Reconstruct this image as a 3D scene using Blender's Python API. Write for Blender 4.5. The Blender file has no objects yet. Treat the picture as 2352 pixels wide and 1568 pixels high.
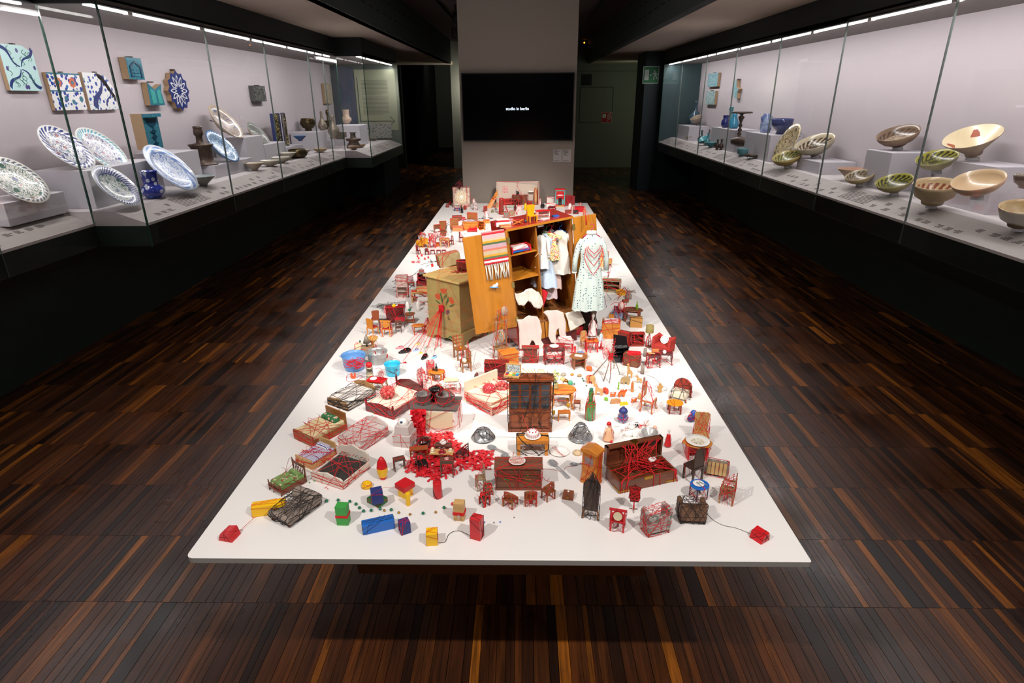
import bpy, bmesh, math, random
import numpy as np
from mathutils import Vector, Matrix
random.seed(7)
S = bpy.context.scene
COL = S.collection
PI = math.pi
# ---------------------------------------------------------------- camera
FPX, PITCH, YAW, ROLL = 1380.0, .3852, .0169, -.0055
CAM = Vector((0, 0, 2.0))
_F = Vector((-math.sin(YAW)*math.cos(PITCH), math.cos(YAW)*math.cos(PITCH), -math.sin(PITCH)))
_R = Vector((math.cos(YAW), math.sin(YAW), 0)); _U = _R.cross(_F)
RT = _R*math.cos(ROLL)+_U*math.sin(ROLL); UP = -_R*math.sin(ROLL)+_U*math.cos(ROLL)
cd = bpy.data.cameras.new('camera'); cam = bpy.data.objects.new('camera', cd); COL.objects.link(cam)
cd.sensor_width = 36; cd.lens = FPX/2352*36; cd.clip_start = .02; cd.clip_end = 80
cam.matrix_world = Matrix(((RT.x, UP.x, -_F.x, CAM.x), (RT.y, UP.y, -_F.y, CAM.y), (RT.z, UP.z, -_F.z, CAM.z), (0, 0, 0, 1)))
S.camera = cam
# ---------------------------------------------------------------- world, exposure
S.view_settings.view_transform = 'Standard'; S.view_settings.look = 'None'
S.view_settings.exposure = 0; S.view_settings.gamma = 1; S.view_settings.use_curve_mapping = False
W = bpy.data.worlds.new('world'); S.world = W; W.use_nodes = True
W.node_tree.nodes['Background'].inputs[0].default_value = (.9, .93, 1, 1)
W.node_tree.nodes['Background'].inputs[1].default_value = .012
S.cycles.max_bounces = 8; S.cycles.transparent_max_bounces = 16; S.cycles.caustics_reflective = False
S.cycles.caustics_refractive = False; S.cycles.sample_clamp_indirect = 4
# ---------------------------------------------------------------- lights: track spots over the table
TZ = .75                                        # table top height
def light(name, typ, loc, tgt, power, color=(1, .95, .9), **kw):
    d = bpy.data.lights.new(name, typ); d.energy = power; d.color = color
    for a, b in kw.items(): setattr(d, a, b)
    o = bpy.data.objects.new(name, d); COL.objects.link(o); o.location = loc
    o.rotation_euler = (Vector(tgt)-Vector(loc)).to_track_quat('-Z', 'Y').to_euler()
    return o
SPOTS = [(-1.5, .05, .15, 2.25, 120, 60), (1.35, .05, -.15, 2.25, 125, 60), (-1.35, 1.3, .1, 3.3, 150, 50), (1.2, 1.3, -.1, 3.3, 160, 50),
         (-1.3, 3.2, .0, 5.5, 200, 52), (1.15, 3.2, 0, 5.5, 200, 52), (.6, 4.3, -.1, 6.5, 260, 44)]
for i, (x, y, tx, ty, p, cone) in enumerate(SPOTS):
    light('track_spot', 'SPOT', (x, y, 3.3), (tx, ty, TZ), p*1.75, spot_size=math.radians(cone), spot_blend=.7, shadow_soft_size=.028)
# house lights: dim downlights over the aisles
for y, p in ((.6, 22), (5.5, 8), (10, 9)): light('aisle_light', 'AREA', (0, y, 3.45), (0, y, 0), p, (1, .93, .88), shape='RECTANGLE', size=1.2, size_y=2.5)
light('wall_washer', 'SPOT', (-1.2, 5.0, 3.42), (0, 7.85, 3.0), 24, (1, .93, .9), spot_size=1.6, spot_blend=1, shadow_soft_size=.1)
for x in (-2.5, 2.4):
    for y in (2.6, 5.6, 9): light('ceiling_fill_light', 'SPOT', (x, y, 1.9), (x, y+.3, 2.9), 5.5, (1, .93, .85), spot_size=2.7, spot_blend=1, shadow_soft_size=.3)  # unseen fill spots added to brighten the side ceilings, no fixtures there
# ---------------------------------------------------------------- pixel -> world helpers (authoring positions)
def ray(x, y): return _F + RT*((x-1176)/FPX) - UP*((y-784)/FPX)
def hit(x, y, ax, v):
    d = ray(x, y); return CAM + d*((v-CAM[ax])/d[ax])
def pj(p):
    p = Vector(p)-CAM; z = p.dot(_F); return 1176+FPX*p.dot(RT)/z, 784-FPX*p.dot(UP)/z
def kof(p): return (Vector(p)-CAM).dot(_F)/FPX
def kvof(p): return 1/max(1e-6, (pj(p)[1]-pj(Vector(p)+Vector((0, 0, .01)))[1])/.01)
# ---------------------------------------------------------------- materials
def C(h):
    h = h.lstrip('#'); r = [int(h[i:i+2], 16)/255 for i in (0, 2, 4)]
    return tuple(c/12.92 if c <= .04045 else ((c+.055)/1.055)**2.4 for c in r)+(1,)
MATS = {}
def newmat(n):
    m = bpy.data.materials.new(n); m.use_nodes = True
    return m, m.node_tree, m.node_tree.nodes['Principled BSDF']
def nd(t, typ, _v=None, **kw):
    n = t.nodes.new(typ)
    for a, b in kw.items(): setattr(n, a, b)
    if _v:
        for a, b in _v.items():
            if hasattr(b, 'is_output'): t.links.new(b, n.inputs[a])
            else: n.inputs[a].default_value = b
    return n
def mth(t, op, a, b=0, c=0):
    return nd(t, 'ShaderNodeMath', {0: a, 1: b, 2: c}, operation=op).outputs[0]
def mixc(t, f, a, b):
    n = nd(t, 'ShaderNodeMix', data_type='RGBA')
    for i, v in ((0, f), (6, a), (7, b)):
        if hasattr(v, 'is_output'): t.links.new(v, n.inputs[i])
        else: n.inputs[i].default_value = v
    return n.outputs[2]
def ramp(t, f, stops, const=False):
    n = nd(t, 'ShaderNodeValToRGB', {0: f}); e = n.color_ramp.elements
    if const: n.color_ramp.interpolation = 'CONSTANT'
    while len(e) < len(stops): e.new(.5)
    for i, (p, c) in enumerate(stops): e[i].position = p; e[i].color = c if len(c) == 4 else c+(1,)
    return n.outputs[0]
def coord(t, sc=(1, 1, 1), out='Object'):
    c = nd(t, 'ShaderNodeTexCoord').outputs[out]
    return nd(t, 'ShaderNodeMapping', {0: c, 3: sc}).outputs[0]
def bumpn(t, b, h, s=.3, d=.001):
    n = nd(t, 'ShaderNodeBump', {0: s, 1: d, 2: h}) if False else nd(t, 'ShaderNodeBump')
    n.inputs['Strength'].default_value = s; n.inputs['Distance'].default_value = d
    t.links.new(h, n.inputs['Height']); t.links.new(n.outputs[0], b.inputs['Normal'])
def pm(n, col, rough=.5, metal=0, c2=None, sc=60, bump=0, coat=0, trans=0, ior=1.45, emis=0, alpha=1, spec=.5):
    if n in MATS: return MATS[n]
    m, t, b = newmat(n); col = C(col) if isinstance(col, str) else col
    b.inputs['Base Color'].default_value = col; b.inputs['Roughness'].default_value = rough
    b.inputs['Metallic'].default_value = metal; b.inputs['Coat Weight'].default_value = coat
    b.inputs['Transmission Weight'].default_value = trans; b.inputs['IOR'].default_value = ior
    b.inputs['Specular IOR Level'].default_value = spec
    if alpha < 1: b.inputs['Alpha'].default_value = alpha
    if emis: b.inputs['Emission Color'].default_value = col; b.inputs['Emission Strength'].default_value = emis
    if c2 or bump:
        nz = nd(t, 'ShaderNodeTexNoise', {'Vector': coord(t), 'Scale': sc, 'Detail': 4, 'Roughness': .65}).outputs[0]
        if c2: t.links.new(ramp(t, nz, [(.38, col), (.62, C(c2))]), b.inputs['Base Color'])
        if bump: bumpn(t, b, nz, bump, .002)
    MATS[n] = m; return m
def wood(n, c1, c2, sc=1, ax=0, rough=.45, coat=.1):
    if n in MATS: return MATS[n]
    m, t, b = newmat(n); s = [55*sc, 55*sc, 55*sc]; s[ax] = 5*sc
    nz = nd(t, 'ShaderNodeTexNoise', {'Vector': coord(t, tuple(s)), 'Scale': 1, 'Detail': 5, 'Roughness': .6, 'Distortion': .4}).outputs[0]
    t.links.new(ramp(t, nz, [(.3, C(c1)), (.7, C(c2))]), b.inputs['Base Color'])
    b.inputs['Roughness'].default_value = rough; b.inputs['Coat Weight'].default_value = coat
    bumpn(t, b, nz, .15, .0006)
    MATS[n] = m; return m
def spots(n, bg, cols, sc=80, thr=.3, rough=.5, coat=0, rnd=1.0):
    'scattered spots / small blossoms of several colours on a ground colour'
    if n in MATS: return MATS[n]
    m, t, b = newmat(n)
    v = nd(t, 'ShaderNodeTexVoronoi', {'Vector': coord(t), 'Scale': sc, 'Randomness': rnd})
    pick = nd(t, 'ShaderNodeSeparateColor', {0: v.outputs['Color']}).outputs[0]
    k = len(cols); mot = ramp(t, pick, [(i/k, C(c)) for i, c in enumerate(cols)], True) if k > 1 else C(cols[0])
    t.links.new(mixc(t, mth(t, 'LESS_THAN', v.outputs['Distance'], thr), C(bg), mot), b.inputs['Base Color'])
    b.inputs['Roughness'].default_value = rough; b.inputs['Coat Weight'].default_value = coat
    MATS[n] = m; return m
def stripes(n, cols, sc=100, ax=0, rough=.7):
    if n in MATS: return MATS[n]
    m, t, b = newmat(n); k = len(cols)
    x = nd(t, 'ShaderNodeSeparateXYZ', {0: coord(t)}).outputs[ax]
    fr = mth(t, 'FRACT', mth(t, 'MULTIPLY', x, sc/k))
    t.links.new(ramp(t, fr, [(i/k, C(c)) for i, c in enumerate(cols)], True), b.inputs['Base Color'])
    b.inputs['Roughness'].default_value = rough
    MATS[n] = m; return m
def plate_mat(n, bg, rim, mot, R, lobes=9, sc=30, rough=.3, r1=.72, r2=.93, thr=.5, c3=None):
    'glazed dish: plain lip, patterned rim band, branching motif in the well (object XY plane, radius R)'
    if n in MATS: return MATS[n]
    m, t, b = newmat(n); co = coord(t, (1/R, 1/R, 1/R)); s = nd(t, 'ShaderNodeSeparateXYZ', {0: co})
    x, y = s.outputs[0], s.outputs[1]
    r = mth(t, 'SQRT', mth(t, 'ADD', mth(t, 'MULTIPLY', x, x), mth(t, 'MULTIPLY', y, y)))
    a = mth(t, 'ARCTAN2', y, x)
    v = nd(t, 'ShaderNodeTexVoronoi', {'Vector': co, 'Scale': sc/10}, feature='DISTANCE_TO_EDGE').outputs['Distance']
    nz = nd(t, 'ShaderNodeTexNoise', {'Vector': co, 'Scale': sc/6, 'Detail': 2, 'Distortion': 2.5}).outputs[0]
    line = mth(t, 'LESS_THAN', mth(t, 'ABSOLUTE', mth(t, 'SUBTRACT', nz, .5)), .045*thr*2)
    v2 = nd(t, 'ShaderNodeTexVoronoi', {'Vector': co, 'Scale': sc/9})
    fl = mth(t, 'LESS_THAN', v2.outputs['Distance'], .3*thr*2)
    pk = nd(t, 'ShaderNodeSeparateColor', {0: v2.outputs['Color']}).outputs[0]
    cc = mot if isinstance(mot, (list, tuple)) else [mot]
    mc = ramp(t, pk, [(i/len(cc), C(c)) for i, c in enumerate(cc)], True) if len(cc) > 1 else C(cc[0])
    well = mixc(t, line, mixc(t, fl, C(bg), mc), C(cc[0]))
    pet = mth(t, 'SINE', mth(t, 'ADD', mth(t, 'MULTIPLY', a, lobes*2), mth(t, 'MULTIPLY', r, 30)))
    band = mixc(t, mth(t, 'GREATER_THAN', mth(t, 'ADD', pet, mth(t, 'MULTIPLY', mth(t, 'SUBTRACT', nz, .5), 3)), .1), C(rim), C(c3 or bg))
    inb = mth(t, 'MULTIPLY', mth(t, 'GREATER_THAN', r, r1), mth(t, 'LESS_THAN', r, r2))
    ring = mth(t, 'LESS_THAN', mth(t, 'ABSOLUTE', mth(t, 'SUBTRACT', r, r1)), .012)
    lip = mth(t, 'GREATER_THAN', r, r2)
    col = mixc(t, lip, mixc(t, ring, mixc(t, inb, well, band), C(rim)), C(bg))
    t.links.new(col, b.inputs['Base Color']); b.inputs['Roughness'].default_value = rough
    b.inputs['Coat Weight'].default_value = .2
    MATS[n] = m; return m
def glassmat(n, tint=(1, 1, 1), f=.09, a=.97):
    'thin glass: clear with a fresnel reflection'
    if n in MATS: return MATS[n]
    m, t, b = newmat(n); t.nodes.remove(b)
    tr = nd(t, 'ShaderNodeBsdfTransparent', {0: (*[c*a for c in tint], 1)}); g = nd(t, 'ShaderNodeBsdfGlossy', {0: (1, 1, 1, 1), 'Roughness': .01})
    ge = nd(t, 'ShaderNodeNewGeometry')
    cs = mth(t, 'ABSOLUTE', nd(t, 'ShaderNodeVectorMath', {0: ge.outputs['Normal'], 1: ge.outputs['Incoming']}, operation='DOT_PRODUCT').outputs['Value'])
    fr = mth(t, 'MULTIPLY_ADD', mth(t, 'POWER', mth(t, 'SUBTRACT', 1.0, cs), 5.0), .7, f*.4)
    mx = nd(t, 'ShaderNodeMixShader', {0: fr, 1: tr.outputs[0], 2: g.outputs[0]})
    t.links.new(mx.outputs[0], t.nodes['Material Output'].inputs[0])
    MATS[n] = m; return m
RED = pm('red thread', '#c8161c', .7); BLK = pm('black thread', '#241f1f', .75); DRED = pm('dark red thread', '#8f1218', .7)
WHT = pm('white paint', '#d9d5d2', .42); CREAM = pm('cream', '#d8c9a8', .5)
REDP = pm('red paint', '#c4161e', .38, coat=.2); YEL = pm('yellow paint', '#e8b40a', .4, coat=.2)
GRN = pm('green paint', '#3a9440', .45); BLU = pm('blue paint', '#1c63b8', .4, coat=.2); NAVY = pm('navy paint', '#2a3570', .45)
DWOOD = wood('dark wood', '#3a2318', '#5a3524'); MWOOD = wood('mid wood', '#7a4a26', '#9b6335'); TAN = wood('tan wood', '#b08650', '#cfa76c')
ORW = wood('orange wood', '#b4691c', '#d68a34'); REDW = wood('red stained wood', '#6e231a', '#8e3322'); BRW = wood('brown wood', '#5e3522', '#7d4a30')
GREYW = wood('grey wood', '#6d6357', '#8b8072'); MAHO = wood('mahogany', '#4a1418', '#6b2222', rough=.28, coat=.4)
WHW = pm('white lacquer', '#e6ddd6', .35); GLOSSW = pm('white china', '#eeeae4', .12, coat=.5); STEEL = pm('steel', '#b9bcc0', .25, .6)
GOLD = pm('brass', '#b98a3a', .3, 1); BLKP = pm('black lacquer', '#1c1718', .22, coat=.4); CLR = pm('clear plastic', '#f3e9ea', .12, trans=.75)
FABR = pm('red fabric', '#b8222a', .85, c2='#9c1a24', sc=300); BEADG = pm('green bead glass', '#12684a', .12, coat=.6)
# ---------------------------------------------------------------- mesh accumulator
class B:
    def __init__(s): s.v = []; s.f = []; s.mi = []; s.sm = []
    def add(s, vs, fs, mi=0, sm=False):
        o = len(s.v); s.v += [tuple(v) for v in vs]; s.f += [tuple(i+o for i in f) for f in fs]
        s.mi += [mi]*len(fs); s.sm += [sm]*len(fs); return s
    def bb(s, x0, y0, z0, x1, y1, z1, mi=0):
        return s.add([(x, y, z) for z in (z0, z1) for y in (y0, y1) for x in (x0, x1)],
                     [(0, 2, 3, 1), (4, 5, 7, 6), (0, 1, 5, 4), (2, 6, 7, 3), (0, 4, 6, 2), (1, 3, 7, 5)], mi)
    def box(s, x, y, z, w, d, h, mi=0, rz=0, tx=1, ty=None):
        ty = tx if ty is None else ty; a = math.cos(rz); b = math.sin(rz); vs = []
        for zz, kx, ky in ((z, 1, 1), (z+h, tx, ty)):
            for yy in (-d/2*ky, d/2*ky):
                for xx in (-w/2*kx, w/2*kx): vs.append((x+xx*a-yy*b, y+xx*b+yy*a, zz))
        return s.add(vs, [(0, 2, 3, 1), (4, 5, 7, 6), (0, 1, 5, 4), (2, 6, 7, 3), (0, 4, 6, 2), (1, 3, 7, 5)], mi)
    def lathe(s, prof, n=16, x=0, y=0, z=0, sx=1, sy=1, mi=0, split=None, cap=True):
        'prof: (radius, height) points; faces from profile index split on take material 1'
        o = len(s.v); k = len(prof); vs = []
        for r, h in prof:
            for j in range(n):
                a = 2*PI*j/n; vs.append((x+r*sx*math.cos(a), y+r*sy*math.sin(a), z+h))
        for i in range(k-1):
            fs = [(i*n+j, i*n+(j+1) % n, (i+1)*n+(j+1) % n, (i+1)*n+j) for j in range(n)]
            s.f += [tuple(q+o for q in f) for f in fs]; s.mi += [mi+(1 if split is not None and i >= split else 0)]*n; s.sm += [True]*n
        s.v += vs
        if cap:
            if prof[0][0] > 1e-6: s.f.append(tuple(o+j for j in reversed(range(n)))); s.mi.append(mi); s.sm.append(False)
            if prof[-1][0] > 1e-6: s.f.append(tuple(o+(k-1)*n+j for j in range(n))); s.mi.append(mi+(1 if split is not None else 0)); s.sm.append(False)
        return s
    def cyl(s, x, y, z, r, h, r2=None, n=12, mi=0): return s.lathe([(r, 0), (r if r2 is None else r2, h)], n, x, y, z, mi=mi)
    def ball(s, x, y, z, r, ry=None, rz=None, n=12, m=8, mi=0):
        ry = ry or r; rz = rz or r
        return s.lathe([(max(1e-7, math.sin(PI*i/m)), -math.cos(PI*i/m)*rz) for i in range(m+1)], n, x, y, z, r, ry, mi, cap=False)
    def tube(s, pts, r, n=4, closed=False, r2=None, mi=0):
        P = [Vector(p) for p in pts]; k = len(P)
        if k < 2: return s
        vs = []; prev = None
        for i, p in enumerate(P):
            if closed: d = P[(i+1) % k]-P[i-1]
            else: d = P[min(i+1, k-1)]-P[max(i-1, 0)]
            if d.length < 1e-9: d = Vector((0, 0, 1))
            d.normalize(); u = prev-d*prev.dot(d) if prev is not None else d.orthogonal()
            if u.length < 1e-6: u = d.orthogonal()
            u.normalize(); prev = u; w = d.cross(u); rr = r if r2 is None else r+(r2-r)*i/(k-1)
            for j in range(n):
                a = 2*PI*j/n+PI/4; vs.append(p+u*math.cos(a)*rr+w*math.sin(a)*rr)
        fs = [(i*n+j, i*n+(j+1) % n, ((i+1) % k)*n+(j+1) % n, ((i+1) % k)*n+j) for i in range(k if closed else k-1) for j in range(n)]
        if not closed: fs += [tuple(reversed(range(n))), tuple((k-1)*n+j for j in range(n))]
        return s.add(vs, fs, mi, n > 4)
    def prism(s, poly, y0, y1, mi=0, ax='xz'):
        'polygon in xz extruded along y (or xy along z)'
        n = len(poly)
        if ax == 'xz': vs = [(a, y0, b) for a, b in poly]+[(a, y1, b) for a, b in poly]
        elif ax == 'yz': vs = [(y0, a, b) for a, b in poly]+[(y1, a, b) for a, b in poly]
        else: vs = [(a, b, y0) for a, b in poly]+[(a, b, y1) for a, b in poly]
        fs = [tuple(reversed(range(n))), tuple(range(n, 2*n))]+[(i, (i+1) % n, n+(i+1) % n, n+i) for i in range(n)]
        return s.add(vs, fs, mi)
    def grid(s, fn, nu, nv, mi=0, sm=True, wrapu=False):
        vs = [fn(i/nu, j/nv) for j in range(nv+1) for i in range(nu+1)]; w = nu+1
        return s.add(vs, [(j*w+i, j*w+i+1, (j+1)*w+i+1, (j+1)*w+i) for j in range(nv) for i in range(nu)], mi, sm)
    def xf(s, M, i0=0):
        for i in range(i0, len(s.v)): s.v[i] = tuple(M @ Vector(s.v[i]))
        return s
    def mesh(s, name, mats):
        me = bpy.data.meshes.new(name); me.from_pydata(s.v, [], s.f)
        for m in (mats if isinstance(mats, (list, tuple)) else [mats]): me.materials.append(m)
        if s.f:
            me.polygons.foreach_set('material_index', s.mi); me.polygons.foreach_set('use_smooth', s.sm)
        me.update(); return me
def link(name, me, parent=None, **kw):
    o = bpy.data.objects.new(name, me); COL.objects.link(o)
    if parent: o.parent = parent
    for a, b in kw.items():
        if b is not None: o[a] = b
    return o
def bev(o, w, seg=2):
    m = o.modifiers.new('edge', 'BEVEL'); m.width = w; m.segments = seg; m.limit_method = 'ANGLE'; m.harden_normals = False
    return o
def struct(name, b, m, parent=None, label=None):
    o = link(name, b.mesh(name, m), parent)
    if not parent: o['kind'] = 'structure'
    if label: o['label'] = label
    return o
def solo(name, cat, label, b, m, loc=(0, 0, 0), rz=0, g=None, tilt=None):
    o = link(name, b.mesh(name, m), None, label=label, category=cat, group=g); o.location = loc; o.rotation_euler = (*(tilt or (0, 0)), rz)
    return o
class Th:
    'a thing: an Empty at its base with its parts as children; local units are metres'
    def __init__(s, name, cat, label, px=None, py=None, rot=0, z=TZ, g=None, loc=None, tilt=(0, 0), mw=None):
        if loc is None: loc = hit(px, py, 2, z)
        s.loc = Vector(loc); s.k = kof(s.loc); s.kv = kvof(s.loc); s.px, s.py, s.z = px, py, z
        s.o = link(name, None, None, label=label, category=cat, group=g)
        s.o.location = s.loc; s.o.rotation_euler = (math.radians(tilt[0]), math.radians(tilt[1]), math.radians(rot))
        if mw is not None: s.o.matrix_world = mw
        s.pts = []; s.o.empty_display_size = .02
    def part(s, name, b, m, parent=None, hull=True, bevel=0, kind=None, label=None):
        o = link(name, b.mesh(name, m), parent or s.o, kind=kind, label=label)
        if hull: s.pts += b.v
        if bevel: bev(o, bevel)
        return o
    def wrap(s, n=12, m=None, r=None, seed=None, pts=None, spread=.35, name='thread_wrap'):
        m = m or RED; r = (r or s.k*.58)*.85; n = max(2, round(n*.62))
        o = s.part(name, wrapb(pts or s.pts, n, r, seed if seed is not None else len(s.pts)+n, spread), m, hull=False)
        return o
    def top(s, dx=0, dy=0, dz=0):
        a = s.o.rotation_euler.z
        return s.loc+Vector((dx*math.cos(a)-dy*math.sin(a), dx*math.sin(a)+dy*math.cos(a), dz))
def hull_edges(pts):
    bm = bmesh.new(); seen = set()
    for p in pts:
        q = (round(p[0], 5), round(p[1], 5), round(p[2], 5))
        if q not in seen: seen.add(q); bm.verts.new(q)
    r = bmesh.ops.convex_hull(bm, input=bm.verts)
    E = [(e.verts[0].co.copy(), e.verts[1].co.copy()) for e in bm.edges if e.link_faces]
    bm.free(); return E
def wrapb(pts, n, r, seed=0, spread=.35):
    'thread wound round a thing: closed loops of taut thread on its convex hull'
    R = random.Random(seed); b = B()
    if len(pts) > 400: pts = R.sample(pts, 400)
    E = hull_edges(pts)
    lo = Vector([min(p[i] for p in pts) for i in range(3)]); hi = Vector([max(p[i] for p in pts) for i in range(3)])
    c = (lo+hi)/2; ex = (hi-lo)/2; ex = Vector([max(e, 1e-4) for e in ex])
    hub = Vector([R.uniform(-.4, .4)*ex[i] for i in range(3)])
    for _ in range(n):
        nn = Vector([R.gauss(0, 1)/ex[i] for i in range(3)])
        if R.random() < .3: nn[R.randrange(3)] *= 4
        nn.normalize()
        if R.random() < .5: o = c+hub*.8
        else: o = c+Vector([R.uniform(-1, 1)*ex[i]*spread*1.8 for i in range(3)])
        P = []
        for a, bb in E:
            da = (a-o).dot(nn); db = (bb-o).dot(nn)
            if da*db < 0: P.append(a+(bb-a)*(da/(da-db)))
        if len(P) < 3: continue
        u = nn.orthogonal().normalized(); w = nn.cross(u); m = sum(P, Vector())/len(P)
        P.sort(key=lambda p: math.atan2((p-m).dot(w), (p-m).dot(u)))
        Q = []
        for p in P:
            q = p+(p-m).normalized()*r*.7
            if not Q or (q-Q[-1]).length > r*1.5: Q.append(q)
        if len(Q) >= 3: b.tube(Q, r, 3, closed=True)
    return b
def taut(p0, p1, r, sag=0, wob=0, n=8, R=random):
    P = []; p0 = Vector(p0); p1 = Vector(p1)
    for i in range(n+1):
        t = i/n; q = p0.lerp(p1, t); q.z -= sag*4*t*(1-t)
        if 0 < i < n and wob: q += Vector((R.uniform(-wob, wob), R.uniform(-wob, wob), 0))
        P.append(q)
    return P
# ================================================================= ROOM
def plank_mat(name, island):
    m, t, b = newmat(name)
    rnd = nd(t, 'ShaderNodeNewGeometry').outputs['Random Per Island'] if island else nd(t, 'ShaderNodeObjectInfo').outputs['Random']
    col = ramp(t, rnd, [(0, C('#1a0f0a')), (.1, C('#311a0e')), (.3, C('#482613')), (.5, C('#5a3116')), (.68, C('#4a2812')), (.82, C('#6b3a17')), (.92, C('#844a18')), (.97, C('#a8621c')), (1, C('#5e3417'))])
    geo = nd(t, 'ShaderNodeNewGeometry').outputs['Position']
    mp = nd(t, 'ShaderNodeMapping', {0: geo, 3: (70, 3.0, 1)}).outputs[0]
    off = nd(t, 'ShaderNodeVectorMath', {0: mp, 1: nd(t, 'ShaderNodeCombineXYZ', {2: mth(t, 'MULTIPLY', rnd, 91)}).outputs[0]}, operation='ADD').outputs[0]
    nz = nd(t, 'ShaderNodeTexNoise', {'Vector': off, 'Scale': 1, 'Detail': 6, 'Roughness': .65, 'Distortion': .5}).outputs[0]
    col2 = mixc(t, ramp(t, nz, [(.35, (.75, .75, .75)), (.65, (0, 0, 0))]), col, C('#150d0a'))
    t.links.new(col2, b.inputs['Base Color'])
    big = nd(t, 'ShaderNodeTexNoise', {'Vector': geo, 'Scale': 3, 'Detail': 3}).outputs[0]
    t.links.new(nd(t, 'ShaderNodeMapRange', {0: big, 1: .3, 2: .7, 3: .24, 4: .4}).outputs[0], b.inputs['Roughness'])
    b.inputs['Specular IOR Level'].default_value = .34
    bumpn(t, b, nz, .12, .0008)
    return m
PM_I = plank_mat('floor strip wood', False); PM_S = plank_mat('floor strip wood far', True)
GREENBLK = pm('dark green paint', '#1b2521', .5, c2='#1f2a25', sc=8)
floor = struct('floor', B().bb(-4.4, -3.5, -.06, 4.3, 27, -.006), pm('subfloor', '#0c0806', .8))
Rf = random.Random(3); strips = []
row = 1.95-.42*14; 
while row < 26.5:
    x = -4.3+Rf.uniform(-.05, 0)
    while x < 4.2:
        w = Rf.choice((.022, .028, .035, .045, .06)) if row < 12 else Rf.choice((.045, .07, .1))
        strips.append((x, x+w, row, row+.42)); x += w
    row += .42
def vis(s):
    x, y = (s[0]+s[1])/2, (s[2]+s[3])/2
    if y < 1.2: return None
    p = pj((x, y, 0))
    if not (-60 < p[0] < 2412 and p[1] < 1640): return None
    q = hit(p[0], p[1], 2, TZ)
    if -1.0 < q.x < .85 and 1.385 < q.y < 7.8: return None
    return (s[1]-s[0])*(s[3]-s[2])/max(.3, y)**3.2
cand = sorted([(vis(s), s) for s in strips if vis(s)], reverse=True)[:290]
near = set(s for _, s in cand)
ub = B(); ub.bb(.012, .0012, -.006, .988, .9988, 0); ume = ub.mesh('floor_plank', PM_I)
for _, s in cand:
    o = link('floor_plank', ume, floor); g = .0005
    o.location = (s[0]+g, s[2]+g, 0); o.scale = (s[1]-s[0]-2*g, s[3]-s[2]-2*g, 1)
fb = B(); g = .0006
V = []; Fc = []
for s in strips:
    if s in near: continue
    i = len(V); x0, x1, y0, y1 = s[0]+g, s[1]-g, s[2]+g, s[3]-g
    V += [(x0, y0, 0), (x1, y0, 0), (x1, y1, 0), (x0, y1, 0), (x0, y0, -.006), (x1, y0, -.006), (x1, y1, -.006), (x0, y1, -.006)]
    Fc += [(i, i+1, i+2, i+3), (i, i+4, i+5, i+1), (i+1, i+5, i+6, i+2), (i+2, i+6, i+7, i+3), (i+3, i+7, i+4, i)]
fb.v = V; fb.f = Fc; fb.mi = [0]*len(Fc); fb.sm = [False]*len(Fc)
link('floor_planks', fb.mesh('floor_planks', PM_S), floor, kind='stuff')

CEIL = pm('ceiling paint', '#c4b3a6', .75); CEILC = pm('coffer ceiling paint', '#5c4f4d', .8)
struct('ceiling', B().bb(-4.4, -3.5, 3.5, 4.3, 27, 3.6), CEILC)
struct('ceiling', B().bb(-4.4, -3.5, 2.9, -2.01, 19.2, 2.98), CEIL)
struct('ceiling', B().bb(1.97, -3.5, 2.9, 4.3, 19.2, 2.98), CEIL)
BEAM = pm('beam paint', '#2b322e', .6)
for sx, x0, x1 in ((-1, -2.11, -1.99), (1, 1.85, 1.97)):
    bm_ = struct('ceiling_beam', B().bb(x0, -3.5, 2.9, x1, 18.6, 3.5), BEAM)
    q = B(); xf = x1 if sx < 0 else x0
    for yy in np.arange(3, 18, .42):
        for zz in (3.12, 3.3):
            q.bb(xf-.003, yy, zz, xf+.003, yy+.2, zz+.014)
    o = link('vent_slots', q.mesh('vent_slots', pm('slot black', '#050505', .9)), bm_, kind='stuff')
# the column that carries the screen
COLM = pm('grey wall paint', '#83786f', .75)
struct('column', B().bb(-.748, 7.856, 0, .659, 8.5, 3.5), COLM)
# back walls
BW = pm('back wall paint', '#6f7069', .75); DK = pm('dark wall paint', '#101312', .7)
wb = struct('wall_back', B().bb(-2.08, 19.2, 0, 4.3, 19.4, 3.5), BW)
struct('wall_back', B().bb(-4.4, 19.2, 0, -3.56, 19.4, 3.5), DK)
struct('wall_back', B().bb(-4.4, 25.6, 0, -1.4, 25.8, 3.5), BW)
struct('wall_back', B().bb(-3.56, 19.2, 2.92, -2.08, 19.4, 3.5), BW)
struct('baseboard_back', B().bb(-4.4, 25.57, 0, -1.4, 25.6, .14), DK)
struct('wall_passage', B().bb(-3.45, 21, 0, -3.38, 25.6, 3.5), DK)
struct('wall_front', B().bb(-4.4, -3.7, 0, 4.3, -3.5, 3.6), DK)
struct('wall_left', B().bb(-4.4, -3.5, 0, -4.2, 27, 3.5), DK)
struct('wall_right', B().bb(4.1, -3.5, 0, 4.3, 27, 3.5), DK)
TEAL = pm('dark teal paint', '#1d2b2f', .6)
struct('pillar', B().bb(2.66, 14.2, 0, 4.1, 15.2, 2.9), TEAL)
struct('pillar', B().bb(-4.2, 13.5, 0, -3.0, 15.2, 2.9), TEAL)
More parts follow.
